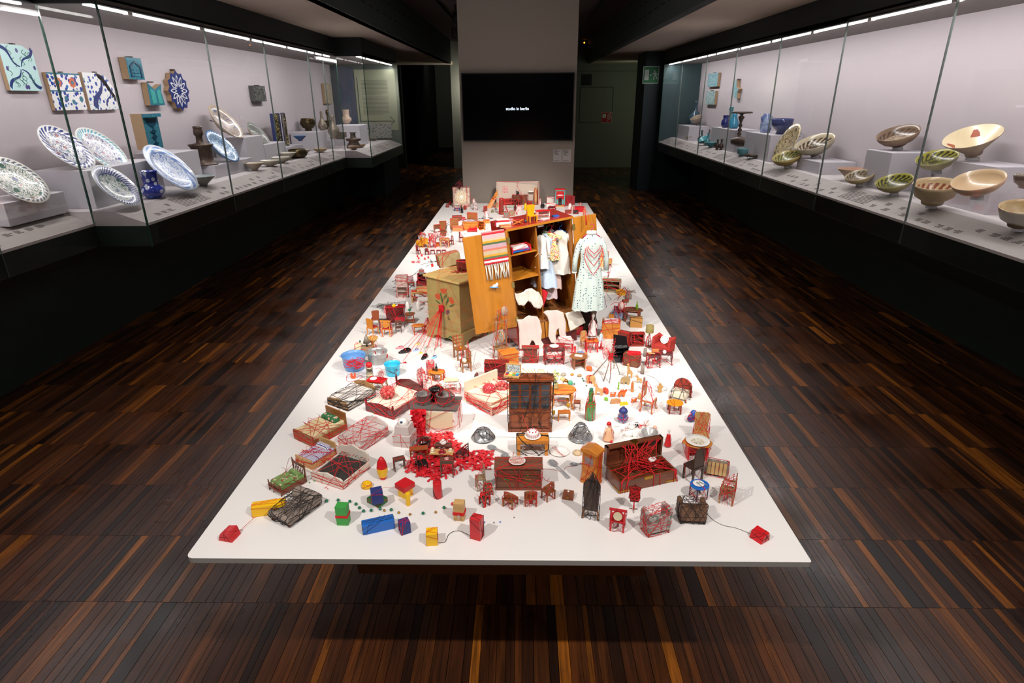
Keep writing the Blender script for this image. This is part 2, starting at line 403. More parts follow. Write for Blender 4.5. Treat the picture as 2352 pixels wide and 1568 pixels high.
# flush service door in the back wall: joint lines as shallow grooves
gb = B(); x0, x1, z0, z1 = 1.72, 2.69, 1.3, 2.27
for a in ((x0, z0, x1, z0+.012), (x0, z1, x1, z1+.012), (x0, z0, x0+.012, z1), (x1, z0, x1+.012, z1)): gb.bb(a[0], 19.192, a[1], a[2], 19.2, a[3])
gb.bb(1.4, 19.193, 2.7, 3.7, 19.2, 2.71)
struct('trim_1', gb, pm('joint shadow', '#2c2d29', .8))
light('passage_light', 'AREA', (3.9, 17.5, 1.6), (3.0, 19.2, 1.4), 4.5, (.85, .95, .6), shape='RECTANGLE', size=.05, size_y=2.6)
light('passage_light', 'AREA', (-2.6, 23, 3.3), (-2.9, 25.6, 1.2), 4, (.95, .95, .85), size=.3)
light('passage_light', 'AREA', (-1.3, 18.6, 2.4), (-1.95, 19.2, 1.9), 16, (1, .97, .8), size=.2)
light('case_top_light', 'AREA', (2.9, 17.6, 2.6), (2.9, 19.2, 2.2), 1, (.8, 1, .75), size=.4)
light('sign_fill_light', 'SPOT', (2.7, 12.6, 2.75), (2.72, 14.2, 2.4), 5, (1, 1, .97), spot_size=.5, spot_blend=1, shadow_soft_size=.05)  # added spot lifting the exit sign, in place of spill from the case
# text helper
def text(s, size, m, M, parent=None, name='lettering', ext=.0005, off=0, align='CENTER'):
    cu = bpy.data.curves.new(name, 'FONT'); cu.body = s; cu.size = size; cu.extrude = ext; cu.offset = off
    cu.align_x = align; cu.align_y = 'CENTER'; cu.materials.append(m)
    o = bpy.data.objects.new(name, cu); COL.objects.link(o)
    dg = bpy.context.evaluated_depsgraph_get(); me = bpy.data.meshes.new_from_object(o.evaluated_get(dg)); bpy.data.objects.remove(o)
    o = link(name, me, parent); o.matrix_local = M; return o
FRONT = Matrix.Rotation(PI/2, 4, 'X')          # text facing -Y
# screen
tv = Th('television', 'television', 'wide black wall-mounted television showing two small bright words', loc=(-.045, 7.80, 1.888), rot=0)
tw, th_ = 1.353, .776
tv.part('housing', B().bb(-tw/2, 0, -th_/2, tw/2, .055, th_/2), pm('tv black', '#070707', .4), bevel=.004)
tv.part('screen', B().bb(-tw/2+.012, -.002, -th_/2+.018, tw/2-.012, .001, th_/2-.012), pm('tv screen', '#020203', .16, spec=.5))
text('studio in berlin', .046, pm('screen letters', (.75, .85, 1, 1), .5, emis=1.6), Matrix.Translation((-.006, -.004, -.012)) @ FRONT, tv.o, off=.0004)
# captions under the screen
INK = pm('print ink', '#3a3634', .8); PAPER = pm('label paper', '#a49d9b', .7)
for i, (xa, xb) in enumerate(((.396, .503), (.512, .618))):
    t = Th('wall_label', 'label', ['pale wall caption below the screen, the one nearer its middle', 'pale wall caption below the screen, the one at the column edge'][i], loc=((xa+xb)/2, 7.85, 1.325), rot=0)
    t.part('card', B().bb(-.053, 0, -.076, .053, .004, .076), PAPER)
    q = B()
    for j in range(6 if i == 0 else 7): q.bb(-.046+(.008 if j > 2 else 0), -.0006, .062-j*.0095, -.046+Rf.uniform(.03, .08), 0, .066-j*.0095)
    for j in range(2): q.bb(-.046, -.0006, -.066+j*.006, .01+j*.02, 0, -.0635+j*.006)
    t.part('print', q, INK, kind='stuff')
# exit sign on the pillar
SIGNW = pm('sign white', '#b9c4bc', .6); SIGNG = pm('sign green', '#0d6b3c', .5)
ya = 14.19
P0 = hit(1478, 154, 1, ya); P1 = hit(1512, 190, 1, ya); cx, cz = (P0.x+P1.x)/2, (P0.z+P1.z)/2; sw = (P1.x-P0.x)
ex = Th('exit_sign', 'sign', 'green emergency exit sign with running figure on dark pillar', loc=(cx, ya, cz), rot=0)
ex.part('panel', B().bb(-sw/2, 0, -sw/2, sw/2, .01, sw/2), SIGNW)
ex.part('green_field', B().bb(-sw*.46, -.002, -sw*.46, sw*.46, 0, sw*.46), SIGNG)
ex.part('door_symbol', B().bb(-sw*.4, -.004, -sw*.3, -sw*.13, -.002, sw*.3), SIGNW)
ex.part('arrow', B().prism([(-.08*sw, 0), (0, .06*sw), (0, .02*sw), (.08*sw, .02*sw), (.08*sw, -.02*sw), (0, -.02*sw), (0, -.06*sw)], -.004, -.002), SIGNW)
mn = B(); mn.lathe([(.045*sw, 0), (.045*sw, .002)], 12); mn.xf(Matrix.Translation((.22*sw, -.002, .22*sw)) @ FRONT)
def limb(b, pts, w):
    for a, c in zip(pts, pts[1:]):
        a = Vector(a); c = Vector(c); d = (c-a).normalized(); n = Vector((-d.y, d.x))*w/2
        b.prism([((a+n).x*sw, (a+n).y*sw), ((a-n).x*sw, (a-n).y*sw), ((c-n).x*sw, (c-n).y*sw), ((c+n).x*sw, (c+n).y*sw)], -.004, -.002)
limb(mn, [(.24, .15), (.3, -.06)], .1); limb(mn, [(.26, .12), (.16, .05), (.12, .12)], .045); limb(mn, [(.28, .12), (.38, .06), (.42, -.02)], .045)
limb(mn, [(.29, -.04), (.2, -.1), (.2, -.28)], .055); limb(mn, [(.31, -.05), (.38, -.16), (.43, -.25)], .055)
ex.part('running_figure', mn, SIGNW)
# fire hose sign and room number on the back wall
fs = Th('fire_hose_sign', 'sign', 'small red fire hose sign on the back wall', loc=(2.537, 19.19, 1.44), rot=0)
fs.part('panel', B().bb(-.16, 0, -.15, .16, .01, .15), SIGNW); fs.part('red_field', B().bb(-.15, -.002, -.14, .15, 0, .14), pm('sign red', '#9c1420', .5))
q = B().bb(-.12, -.004, -.01, -.02, -.002, .1)
fs.part('reel_symbol', q, SIGNW)
q = B()
for j in range(4): q.prism([(.02+.0*j, -.1+j*.05), (.12, -.03+j*.05), (.12, -.01+j*.05), (.02, -.08+j*.05)], -.004, -.002)
fs.part('flame_symbol', q, SIGNW)
rn = Th('room_sign', 'sign', 'small black square room sign reading 4.2', loc=(1.9, 19.19, 2.475), rot=0)
rn.part('panel', B().bb(-.15, 0, -.15, .15, .01, .15), pm('sign black', '#050606', .5))
text('4.2', .09, pm('sign grey', '#3c4240', .6), Matrix.Translation((-.06, -.002, .09)) @ FRONT, rn.o)
# ceiling fittings
trk = pm('track black', '#141110', .5)
for i, (pa, pb) in enumerate((((1003, -10), (1053, 68)), ((1395, -3), (1329, 68)))):
    a = hit(*pa, 2, 3.47); c = hit(*pb, 2, 3.47); x = (a.x+c.x)/2
    solo('lighting_track', 'track', ['black lighting track along the coffer, column side towards the dark doorway', 'black lighting track along the coffer, side of the fire hose sign'][i], B().bb(x-.02, 1.0, 3.44, x+.02, 14, 3.5), trk)
for i, (px, py) in enumerate(((1047, 40), (1043, 74))):
    p = hit(px, py, 2, 3.3)
    t = Th('track_spotlight', 'spotlight', ['upper black spotlight hanging beside the column', 'pale spotlight hanging lower beside the column'][i], loc=(p.x, p.y, 3.3))
    t.part('lamp_head', B().lathe([(.03, -.14), (.055, -.1), (.055, .06), (.03, .09)], 14), [trk, pm('fixture grey', '#4a4644', .5)][i], bevel=0)
    t.part('stem', B().cyl(0, 0, .06, .012, .14), trk)
p = hit(1012, -8, 2, 3.49)
solo('ceiling_speaker', 'speaker', 'round ring-shaped fitting on the coffer ceiling', B().lathe([(.3, -.0), (.33, -.03), (.36, -.0)], 40), CEILC, loc=(p.x, p.y, 3.49))
p = hit(1342, 98, 1, 18.9)
t = Th('motion_detector', 'detector', 'small dark detector with amber light below the coffer', loc=p)
t.part('casing', B().bb(-.09, 0, -.1, .09, .3, .12), trk, bevel=.02); t.part('indicator', B().ball(0, -.01, 0, .022, n=8, m=6), pm('amber led', '#ff9a20', .5, emis=3))
# ---------------------------------------------------------------- the table
tab = Th('display_table', 'table', 'long low white display table crowded with miniature furniture', loc=(-.074, 4.59, 0), rot=0)
x0, x1, y0, y1 = -.9904, .8423, 1.3848, 7.7963
tb = B(); r = .022; o2 = Vector((-.074, 4.59))
poly = []
for cx, cy, a0 in ((x1-r*.4, y1-r*.4, 0), (x0+r, y1-r, 90), (x0+r, y0+r, 180), (x1-r*.3, y0+r*.3, 270)):
    rr = r if cx < 0 else r*.3
    for j in range(5): a = math.radians(a0+j*22.5); poly.append((cx+rr*math.cos(a)-o2.x, cy+rr*math.sin(a)-o2.y))
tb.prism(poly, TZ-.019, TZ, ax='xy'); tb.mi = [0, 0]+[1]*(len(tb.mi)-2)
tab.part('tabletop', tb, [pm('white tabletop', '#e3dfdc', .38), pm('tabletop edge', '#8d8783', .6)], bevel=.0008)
pl = B().bb(-.518+.074, 1.487-4.59, 0.6, .389+.074, 7.7-4.59, TZ-.019)
tab.part('apron', pl, pm('apron grey', '#cfc9c8', .6))
tab.part('plinth', B().bb(-.44, 2.6-4.59, 0, .44, 7.35-4.59, .6), pm('plinth dark', '#0c0b0a', .9))
# ================================================================= SHOWCASES
CASEW = pm('case lining', '#b7aeb2', .75); CASED = pm('case deck', '#c3bdbd', .6); LIP = pm('label rail', '#9f9894', .55)
PLW = pm('white plinth', '#bfbcc2', .5); GLS = glassmat('case glass'); GEDGE = pm('glass edge', '#234a3e', .2, spec=.6)
STRIP = pm('led strip', (1, .97, .93, 1), .5, emis=9); JNT = pm('pane joint', '#5a6661', .5)
CZT, CZD, CZL = 2.64, 1.18, 1.087
def quad(b, pts, t, nrm):
    n = Vector(nrm).normalized()*t; P = [Vector(p) for p in pts]
    vs = P+[p+n for p in P]
    return b.add(vs, [(0, 1, 2, 3), (7, 6, 5, 4), (0, 4, 5, 1), (1, 5, 6, 2), (2, 6, 7, 3), (3, 7, 4, 0)])
def showcase(sgn, label, segs, back, base, joints, endm):
    'segs: (face x, y0, y1) along the aisle; sgn -1 for the side at negative x'
    t = Th('showcase', 'showcase', label, loc=(sgn*3.4, 8, 0), rot=0); ox = Vector((sgn*3.4, 8, 0))
    mk = lambda: B()
    def pt(name, b, m, **k):
        b.xf(Matrix.Translation(-ox)); return t.part(name, b, m, hull=False, **k)
    xb = sgn*back; ymin = segs[0][1]; ymax = segs[-1][2]
    pt('back_panel', mk().bb(min(xb, xb+sgn*.05), ymin, 1.05, max(xb, xb+sgn*.05), ymax, CZT+.1), CASEW)
    pt('base', mk().bb(min(sgn*base, sgn*4.15), ymin, 0, max(sgn*base, sgn*4.15), ymax, 1.05), GREENBLK)
    for i, (xf, y0, y1) in enumerate(segs):
        X = sgn*xf; Xi = sgn*(xf+.25)
        pt('deck', mk().bb(min(Xi, xb), y0, CZD-.03, max(Xi, xb), y1, CZD), CASED)
        sl = B(); sl.prism([(X, CZL-.02), (X, CZL), (Xi, CZD), (Xi, CZL-.02)], y0, y1)
        pt('label_slope', sl, LIP)
        pt('lower_fascia', mk().bb(min(X, xb), y0, .905, max(X, xb), y1, CZL-.02), GREENBLK)
        pt('rail', mk().bb(X-.003, y0, CZL-.018, X+.003, y1, CZL+.001), pm('rail', '#c9c4c0', .4))
        pt('soffit', mk().bb(min(X, xb), y0, CZT, max(X, xb), y1, CZT+.04), pm('soffit', '#7a7370', .7))
        pt('upper_fascia', mk().bb(min(X, X+sgn*.04), y0, CZT-.012, max(X, X+sgn*.04), y1, 2.9), pm('upper fascia', '#1b2022', .6))
        s = X+sgn*.1
        pt('light_strip', mk().bb(s-.011, y0+.02, CZT-.02, s+.011, y1-.02, CZT-.004), STRIP)
        for yy in np.arange(y0+.5, y1, 1.13):
            pt('strip_clip', mk().bb(s-.02, yy, CZT-.026, s+.02, yy+.06, CZT), pm('strip clip', '#d8d4d0', .4))
        ys = [y0]+[j for j in joints if y0 < j < y1]+[y1]
        for a, b_ in zip(ys, ys[1:]):
            q = B(); q.bb(min(X, X-sgn*.008), a+.002, .91, max(X, X-sgn*.008), b_-.002, CZT+.02)
            pt('glass_pane', q, GLS)
        for a in ys[1:-1]: pt('pane_joint', mk().bb(X-.0085, a-.0013, .91, X+.0085, a+.0013, CZT), JNT)
        la = light('case_light', 'AREA', (X+sgn*.12, (y0+y1)/2, CZT-.03), (X+sgn*.42, (y0+y1)/2, 1.2), 9.5*(y1-y0), (1, .965, .96), shape='RECTANGLE', size=.05, size_y=y1-y0-.1)
        if True:
            la.rotation_euler = (0, math.radians(-20*sgn), 0)
        # printed captions on the slope
        q = B(); yy = y0+.25; M = []
        R2 = random.Random(int(y0*10)+5)
        while yy < y1-.35:
            if R2.random() < .32:      # text block of long lines
                L = .5
                for c in range(2):
                    for j in range(9): q.bb(.05+j*.02, yy+c*.25, 0, .0565+j*.02, yy+c*.25+(.22 if j < 8 else .12), .001)
                yy += L+.12
            else:
                for j in range(4):
                    a = R2.choice((.05, .13))
                    for r in range(4): q.bb(a+r*.0115, yy, 0, a+r*.0115+.005, yy+R2.uniform(.04, .075), .001)
                    yy += .1
                yy += .05
        al = math.atan2(CZD-CZL, .25)
        Mx = Matrix.Translation((X, 0, CZL+.0006)) @ (Matrix.Rotation(-al, 4, 'Y') if sgn > 0 else Matrix.Rotation(PI+al, 4, 'Y'))
        if sgn < 0:
            for k in range(len(q.v)): v = q.v[k]; q.v[k] = (v[0], v[1], -v[2])
        q.xf(Mx); pt('captions', q, pm('caption ink', '#4f4946', .8), kind='stuff')
    # step faces between the segments and the end panels
    for (a, b_) in zip(segs, segs[1:]):
        y = a[2]; xa, xc = sgn*a[0], sgn*b_[0]
        pt('glass_pane', mk().bb(min(xa, xc), y-.004, .91, max(xa, xc), y+.004, CZT+.02), GLS)
        pt('step_panel', mk().prism([(xa, CZL-.02), (xa, CZL), (xa+sgn*.25, CZD), (xc, CZL) if 0 else (xc+sgn*.25, CZD), (xc, CZL), (xc, CZL-.02)], y-.003, y+.003), CASED)
        for xx in (xa, xc): pt('glass_corner', mk().bb(xx-.006, y-.006, .9, xx+.006, y+.006, CZT), GEDGE)
        pt('upper_fascia', mk().bb(min(xa, xc), y-.02, CZT-.012, max(xa, xc), y+.02, 2.9), pm('upper fascia', '#1b2022', .6))
        pt('lower_fascia', mk().bb(min(xa, xc), y-.01, .905, max(xa, xc), y+.01, CZL-.02), GREENBLK)
    X = sgn*segs[-1][0]
    pt('end_panel', mk().bb(min(X, xb), ymax, .9, max(X, xb), ymax+.04, 2.9), endm)
    pt('glass_corner', mk().bb(X-.006, ymax-.012, .9, X+.006, ymax, CZT), GEDGE)
    return t
def yof(px, py, X): return hit(px, py, 0, X).y
jl = [yof(532, 448, -3.0), yof(645, 400, -3.0), yof(733, 370, -3.0), yof(0, 577, -3.41), 9.9]
jr = [yof(x, y, 3.0) for x, y in ((1551, 335), (1602, 350), (1663, 372), (1750, 400), (1877, 440), (2080, 505))]
jr = sorted(jr)
ENDT = pm('end panel teal', '#33474b', .5)
showcase(-1, 'long built-in glass showcase of blue and white dishes, beside the dark doorway', [(3.41, 1.2, 4.75), (2.985, 4.75, 10.6), (2.55, 10.6, 13.45)], 3.93, 3.8, jl, pm('end panel green grey', '#4d5650', .5))
showcase(1, 'long built-in glass showcase of earthenware bowls, on the side of the exit sign', [(3.0, 1.0, 13.9)], 3.78, 3.82, jr, ENDT)
# graphic panel with arrow on the end wall of the far section
gp = Th('text_panel', 'panel', 'grey-green wall text panel with a thin arrow at the showcase end', loc=(-3.1, 13.44, 2.0), rot=0)
q = B()
for j in range(26):
    z = .34-j*.026
    if j in (11,): continue
    q.bb(-.21, -.006, z, .33-(.12 if j in (10, 25) else 0), -.004, z+.009)
gp.part('panel', B().bb(-.34, -.004, -.62, .5, 0, .55), pm('panel field', '#8a8f76', .6)); gp.part('text_lines', q, pm('panel ink', '#585c4e', .7), kind='stuff')
q = B(); q.bb(-.3, -.008, -.45, -.285, -.004, .4); q.bb(-.3, -.008, -.45, .44, -.004, -.435)
q.prism([(.44, -.442), (.34, -.35), (.33, -.36), (.42, -.442), (.33, -.52), (.34, -.53)], -.008, -.004)
gp.part('arrow', q, pm('panel arrow', '#2f3735', .7))
bpn = Th('display_board', 'board', 'plain dark blue-grey panel beside the wall text', loc=(-3.66, 13.44, 1.9)); bpn.part('panel', B().bb(-.25, -.003, -.71, .2, 0, .7), pm('blue grey', '#3d4658', .6))
gp2 = Th('pattern_panel', 'panel', 'pale panel with dark branching motifs below the wall text', loc=(-3.15, 13.43, 1.38), rot=0)
gp2.part('panel', B().bb(-.3, -.004, -.16, .4, 0, .14), spots('motif panel', '#8b8d86', ['#33363a'], 28, .32))
# ---------------------------------------------------------------- exhibits
def yz(px, py, X): return hit(px, py, 0, X)
def plinth(sgn, label, x0, x1, y0, y1, z):
    t = Th('plinth', 'plinth', label, loc=(sgn*(x0+x1)/2, (y0+y1)/2, CZD), g='white plinths inside the showcases')
    w, d = abs(x1-x0), y1-y0
    t.part('block', B().bb(-w/2, -d/2, 0, w/2, d/2, z-CZD), PLW, bevel=.003)
    return t
pn = [('big white plinth under the two tall blue-rimmed dishes', 3.45, 3.9, 4.88, 5.9, 1.48), ('low white plinth under the tulip dish at the photo edge', 3.58, 3.9, 4.15, 4.74, 1.34),
      ('white plinth under the turquoise niche tile', 3.5, 3.9, 6.25, 6.75, 1.5), ('low white plinth under the bell-shaped bronze candlestick', 3.4, 3.9, 6.85, 7.85, 1.32),
      ('tall white plinth under the striped beige dish', 3.5, 3.9, 7.95, 8.5, 1.55), ('white plinth under the two grey bowls', 3.5, 3.9, 8.55, 9.3, 1.42), ('low white plinth under the gold-scrolled corner tile', 3.55, 3.9, 9.5, 10.2, 1.32),
      ('white plinth under the bronze cauldron', 3.45, 3.9, 10.65, 11.6, 1.48), ('white plinth in front of the blue end panel', 3.0, 3.5, 11.75, 12.35, 1.54)]
for a in pn: plinth(-1, *a)
qn = [('white plinth under the dark round flask', 3.35, 3.75, 12.8, 13.7, 1.45), ('white plinth under the turquoise and navy jars', 3.35, 3.75, 10.0, 11.28, 1.51),
      ('tall white plinth under the cobalt bowl', 3.32, 3.75, 8.5, 9.46, 1.52), ('low white plinth under the brown-figured bowl', 3.35, 3.75, 7.05, 7.64, 1.31),
      ('white plinth under the brown geometric bowl', 3.35, 3.75, 5.72, 6.15, 1.52), ('white plinth under the wide bowl with red bands', 3.42, 3.75, 4.52, 5.0, 1.52)]
for a in qn: plinth(1, *a)
def tile(label, x0, x1, y0, y1, m, X=-3.925, th=.03, poly=None, side=None, tilt=0):
    'glazed tile on the showcase back wall given by its picture box'
    yc = (y0+y1)/2; xc = (x0+x1)/2; sg = -1 if X < 0 else 1
    XF = X-sg*th; e = (x1-x0)*.1; x0, x1 = (x0+e, x1) if sg < 0 else (x0, x1-e)
    a, c = yz(x0, yc, XF), yz(x1, yc, XF); u = yz(xc, y0, XF); d = yz(xc, y1, XF)
    cy, cz = (a.y+c.y)/2, (u.z+d.z)/2; w, h = abs(c.y-a.y), u.z-d.z
    t = Th('wall_tile', 'tile', label, loc=(X, cy, cz)); b = B()
    P = poly or [(-.5, -.5), (.5, -.5), (.5, .5), (-.5, .5)]
    if sg < 0: b.prism([(p[0]*w, p[1]*h) for p in P], 0, th, ax='yz'); f = th
    else: b.prism([(p[0]*w, p[1]*h) for p in P], -th, 0, ax='yz'); f = -th
    t.part('body', b, side or pm('tile clay', '#a98c6c', .7))
    g = B(); g.prism([(p[0]*w, p[1]*h) for p in P], f, f-sg*.003, ax='yz') if sg < 0 else g.prism([(p[0]*w, p[1]*h) for p in P], f-.003, f, ax='yz')
    t.part('glaze', g, m)
    t.part('hanger', B().bb(min(0, f), -.012, h/2, max(0, f), .012, h/2+.012), pm('hanger metal', '#4c4743', .5))
    return t, w, h, f, cy, cz
def relief(t, polys, f, m, sg=-1, th=.004, name='motif'):
    b = B()
    for P in polys: b.prism(P, f+(0 if sg < 0 else -th), f+(th if sg < 0 else 0), ax='yz')
    return t.part(name, b, m)
def wave(p0, p1, w, amp, n=14):
    'wavy band polygon between two points'
    L = []; Rr = []; d = (Vector(p1)-Vector(p0)); l = d.length; d.normalize(); nn = Vector((-d.y, d.x))
    for i in range(n+1):
        t = i/n; c = Vector(p0)+d*l*t+nn*math.sin(t*2*PI)*amp; ww = w*(1-.75*t); L.append(tuple(c+nn*ww)); Rr.append(tuple(c-nn*ww))
    return L+Rr[::-1]
AQ = pm('tile aqua', '#b9d9d8', .2, coat=.5); COB = pm('cobalt glaze', '#2b376f', .2, coat=.4); TUR = pm('turquoise glaze', '#3d7f90', .25, coat=.3, c2='#2a6478', sc=40)
GRE = pm('tile green', '#3a6b5c', .3); TWH = pm('tile white', '#dfe0e0', .2, coat=.4); ORT = pm('tile orange', '#c0603c', .3)
t, w, h, f, _, _ = tile('pale aqua square tile with crossing wavy blue bands', 1, 84, 104, 208, AQ, poly=[(-.5, -.5), (.5, -.5), (.5, .35), (.2, .5), (-.5, .5)])
c = (0, 0)
relief(t, [wave((sx*.47*w, sy*.44*h), (sx*.02*w, sy*.03*h), .045*w, .05*w) for sx in (-1, 1) for sy in (-1, 1)], f, COB)
b = B()
for (a, e) in ((0, .38), (0, -.42), (-.42, -.02), (.42, .02), (.07, -.42)):
    b.prism([(a*w+.035*w*math.cos(q), e*h+.05*h*math.sin(q)) for q in np.linspace(0, 2*PI, 10)[:-1]], f, f+.005, ax='yz')
t.part('plum_motif', b, pm('plum', '#4a3f7a', .3))
Rt = random.Random(4); b = B()
for _ in range(16):
    a, e = Rt.uniform(-.42, .42)*w, Rt.uniform(-.42, .42)*h; pts = [(f+.002, a+math.sin(k*1.3)*.02, e+k*.013-.03) for k in range(6)]
    b.tube(pts, .0035, 4)
t.part('tendril', b, GRE)
t, w, h, f, _, _ = tile('blue and white border tile with two red rosettes', 108, 190, 168, 253, spots('tile vine', '#e3e3e2', ['#2b3f93', '#2f6fb3', '#2b3f93'], 26, .42, .2, .5))
b = B().prism([(-.5*w, .04*h), (.5*w, .04*h), (.5*w, .46*h), (-.5*w, .46*h)], f, f+.002, ax='yz'); t.part('upper_band', b, spots('tile upper', '#2c3a8c', ['#dfe0e4', '#2c3a8c', '#dfe0e4'], 34, .4, .2, .5))
relief(t, [[(-.5*w, 0), (.5*w, 0), (.5*w, .035*h), (-.5*w, .035*h)], [(-.5*w, .46*h), (.5*w, .46*h), (.5*w, .5*h), (-.5*w, .5*h)]], f, TUR)
b = B()
for a in (-.22, .22):
    b.prism([(a*w+.1*w*math.cos(q)*(1+.15*math.cos(q*8)), .25*h+.1*w*math.sin(q)*(1+.15*math.cos(q*8))) for q in np.linspace(0, 2*PI, 33)[:-1]], f, f+.004, ax='yz')
t.part('rosette', b, ORT)
b = B()
for a in (-.22, .22): b.prism([(a*w+.04*w*math.cos(q), .25*h+.04*w*math.sin(q)) for q in np.linspace(0, 2*PI, 12)[:-1]], f, f+.006, ax='yz')
for (a, e, r_) in ((.12, -.28, .05), (.38, -.2, .06), (-.1, -.18, .05)): b.prism([(a*w+r_*w*math.cos(q), e*h+r_*w*math.sin(q)) for q in np.linspace(0, 2*PI, 10)[:-1]], f, f+.005, ax='yz')
t.part('blossom', b, TUR)
t, w, h, f, _, _ = tile('white tile with blue leaf sprays, upper corner broken', 191, 262, 168, 252, spots('tile leaf', '#e2e4e4', ['#2f4da0', '#2b8fb5', '#e2e4e4'], 30, .45, .2, .5), poly=[(-.5, -.5), (.5, -.5), (.5, .1), (.28, .42), (.05, .5), (-.5, .5)])
relief(t, [wave((-.3*w, -.45*h), (.1*w, .3*h), .09*w, .05*w), wave((.1*w, -.4*h), (.38*w, .05*h), .03*w, .03*w)], f, COB)
relief(t, [[(.0*w, .5*h), (.16*w, .44*h), (.5*w, -.12*h), (.5*w, -.3*h), (.2*w, .15*h), (-.08*w, .48*h)]], f, TUR, th=.003)
t, w, h, f, _, _ = tile('small turquoise relief tile with a pointed arch', 289, 327, 133, 182, TUR, th=.07)
relief(t, [[(-.38*w, -.42*h), (-.38*w, .1*h), (0, .36*h), (.38*w, .1*h), (.38*w, -.42*h), (.28*w, -.42*h), (.28*w, .05*h), (0, .26*h), (-.28*w, .05*h), (-.28*w, -.42*h)]], f, pm('turq dark', '#123c52', .3), th=.01)
relief(t, [[(-.2*w, e*h), (.2*w, (e+.05)*h), (.2*w, (e+.1)*h), (-.2*w, (e+.06)*h)] for e in (-.38, -.24, -.1)], f, TUR, th=.014, name='script')
t, w, h, f, _, _ = tile('small turquoise relief tile with a notched top', 337, 374, 190, 242, TUR, th=.06, poly=[(-.5, -.5), (.5, -.5), (.4, .1), (.5, .45), (.1, .25), (-.05, .2), (-.45, .5)])
relief(t, [[(-.36*w, -.42*h), (-.36*w, .25*h), (-.08*w, .1*h), (-.08*w, -.42*h)], [(.08*w, -.42*h), (.05*w, .12*h), (.3*w, .22*h), (.34*w, -.42*h)]], f, pm('turq green', '#3f9a94', .3), th=.008)
star = [(.5*(1 if i % 2 == 0 else .84)*math.cos(2*PI*i/24+PI/12*0), .5*(1 if i % 2 == 0 else .84)*math.sin(2*PI*i/24)) for i in range(24)]
t, w, h, f, _, _ = tile('cobalt star-shaped tile with white interlace', 381, 434, 162, 255, COB, poly=star, th=.05)
relief(t, [[(s_*.47*math.cos(q)*w*(1 if i % 2 == 0 else .84), s_*.47*math.sin(q)*h*(1 if i % 2 == 0 else .84)) for i, q in enumerate(np.linspace(0, 2*PI, 25)[:-1])] for s_ in (1.0,)], f, TUR, th=.001, name='edge_line')
relief(t, [[(s_*.45*math.cos(q)*w*(1 if i % 2 == 0 else .84), s_*.45*math.sin(q)*h*(1 if i % 2 == 0 else .84)) for i, q in enumerate(np.linspace(0, 2*PI, 25)[:-1])] for s_ in (1.0,)], f, COB, th=.002, name='field')
b1 = B(); b2 = B()
for i in range(12):
    a = i*PI/6
    def lf(r0, r1, ww, z, bb):
        P = []
        for tt in np.linspace(0, 1, 6): P.append((r0+(r1-r0)*tt, ww*math.sin(PI*tt)))
        P += [(p[0], -p[1]) for p in reversed(P[1:-1])]
        bb.prism([((p[0]*math.cos(a)-p[1]*math.sin(a))*w, (p[0]*math.sin(a)+p[1]*math.cos(a))*h) for p in P], f, f+z, ax='yz')
    lf(.1, .4, .055, .004, b1); lf(.16, .34, .032, .006, b2)
t.part('petal', b1, TWH); t.part('petal_centre', b2, COB)
tile('small grey carved relief tile', 582, 610, 197, 233, spots('grey glaze', '#5c5c5a', ['#2a2b2b', '#8c8c8a', '#3a3b3b'], 40, .45, .2, .5), th=.07, side=pm('grey side', '#555555', .4))
tile('tall cream carved relief tile', 744, 761, 192, 238, pm('cream relief', '#b9ab93', .6, c2='#8f826c', sc=30, bump=.6), th=.05)
tile('upper pale turquoise carved tile of the pair', 1626, 1651, 168, 199, spots('pale turq', '#8fb4ba', ['#4d8296', '#bccdca', '#6a9aa8'], 34, .42, .3, .3), X=3.775, th=.05)
tile('lower pale turquoise carved tile of the pair', 1621, 1644, 209, 240, spots('pale turq2', '#a3bdba', ['#47788c', '#c9d3cc', '#5f8fa0'], 30, .45, .3, .3), X=3.775, th=.05)
tile('narrow turquoise crescent-shaped tile', 1684, 1698, 183, 226, spots('pale turq', '#8fb4ba', ['#4d8296']), X=3.775, th=.06, poly=[(-.35, -.5), (.05, -.5), (.35, -.2), (.5, .15), (.3, .45), (.05, .5), (.0, .3), (-.1, .1), (-.5, .0), (-.3, -.2)])
def vessel(cat, name, label, px, py, X, prof, w, ms, split=None, tilt=0, yaw=0, n=28, wire=True, sx=1):
    'turned vessel whose foot stands at picture point px,py on the plane x=X; w = picture width; prof in units of the full width'
    sg = -1 if X < 0 else 1; best = None
    for z, x0, x1, y0, y1 in [(a[5], a[1], a[2], a[3], a[4]) for a in (pn if sg < 0 else qn)]:
        q = hit(px, py, 2, z+.001)
        if x0-.03 <= abs(q.x) <= x1+.03 and y0-.08 <= q.y <= y1+.08 and (best is None or abs(abs(q.x)-abs(X)) < best[0]): best = (abs(abs(q.x)-abs(X)), q)
    p = yz(px, py, X)
    if best and p.z > 1.3: p = best[1]
    elif p.z < 1.3: p.z = CZD+.001
    k = kof(p)*w; t = Th(name, cat, label, loc=p)
    b = B().lathe([(r*k, z*k) for r, z in prof], n, split=split, cap=True)
    M = Matrix.Rotation(math.radians(yaw), 4, 'Z') @ Matrix.Rotation(math.radians(-tilt*1.25*sg), 4, 'Y')
    if tilt and abs(p.x)+k*.42 > 3.74: p.x = sg*(3.74-k*.42); t.o.location = p
    if tilt: M = Matrix.Rotation(math.radians(9), 4, 'X') @ M; M = Matrix.Translation((0, 0, .022-min((M @ Vector(v)).z for v in b.v))) @ M
    t.part('body', b, ms).matrix_local = M
    if tilt:
        q = B().cyl(0, 0, 0, .13*k, .03, r2=.11*k, n=16); t.part('stand', q, pm('acrylic', '#cfd0d4', .1, trans=.6))
    return t, k, M
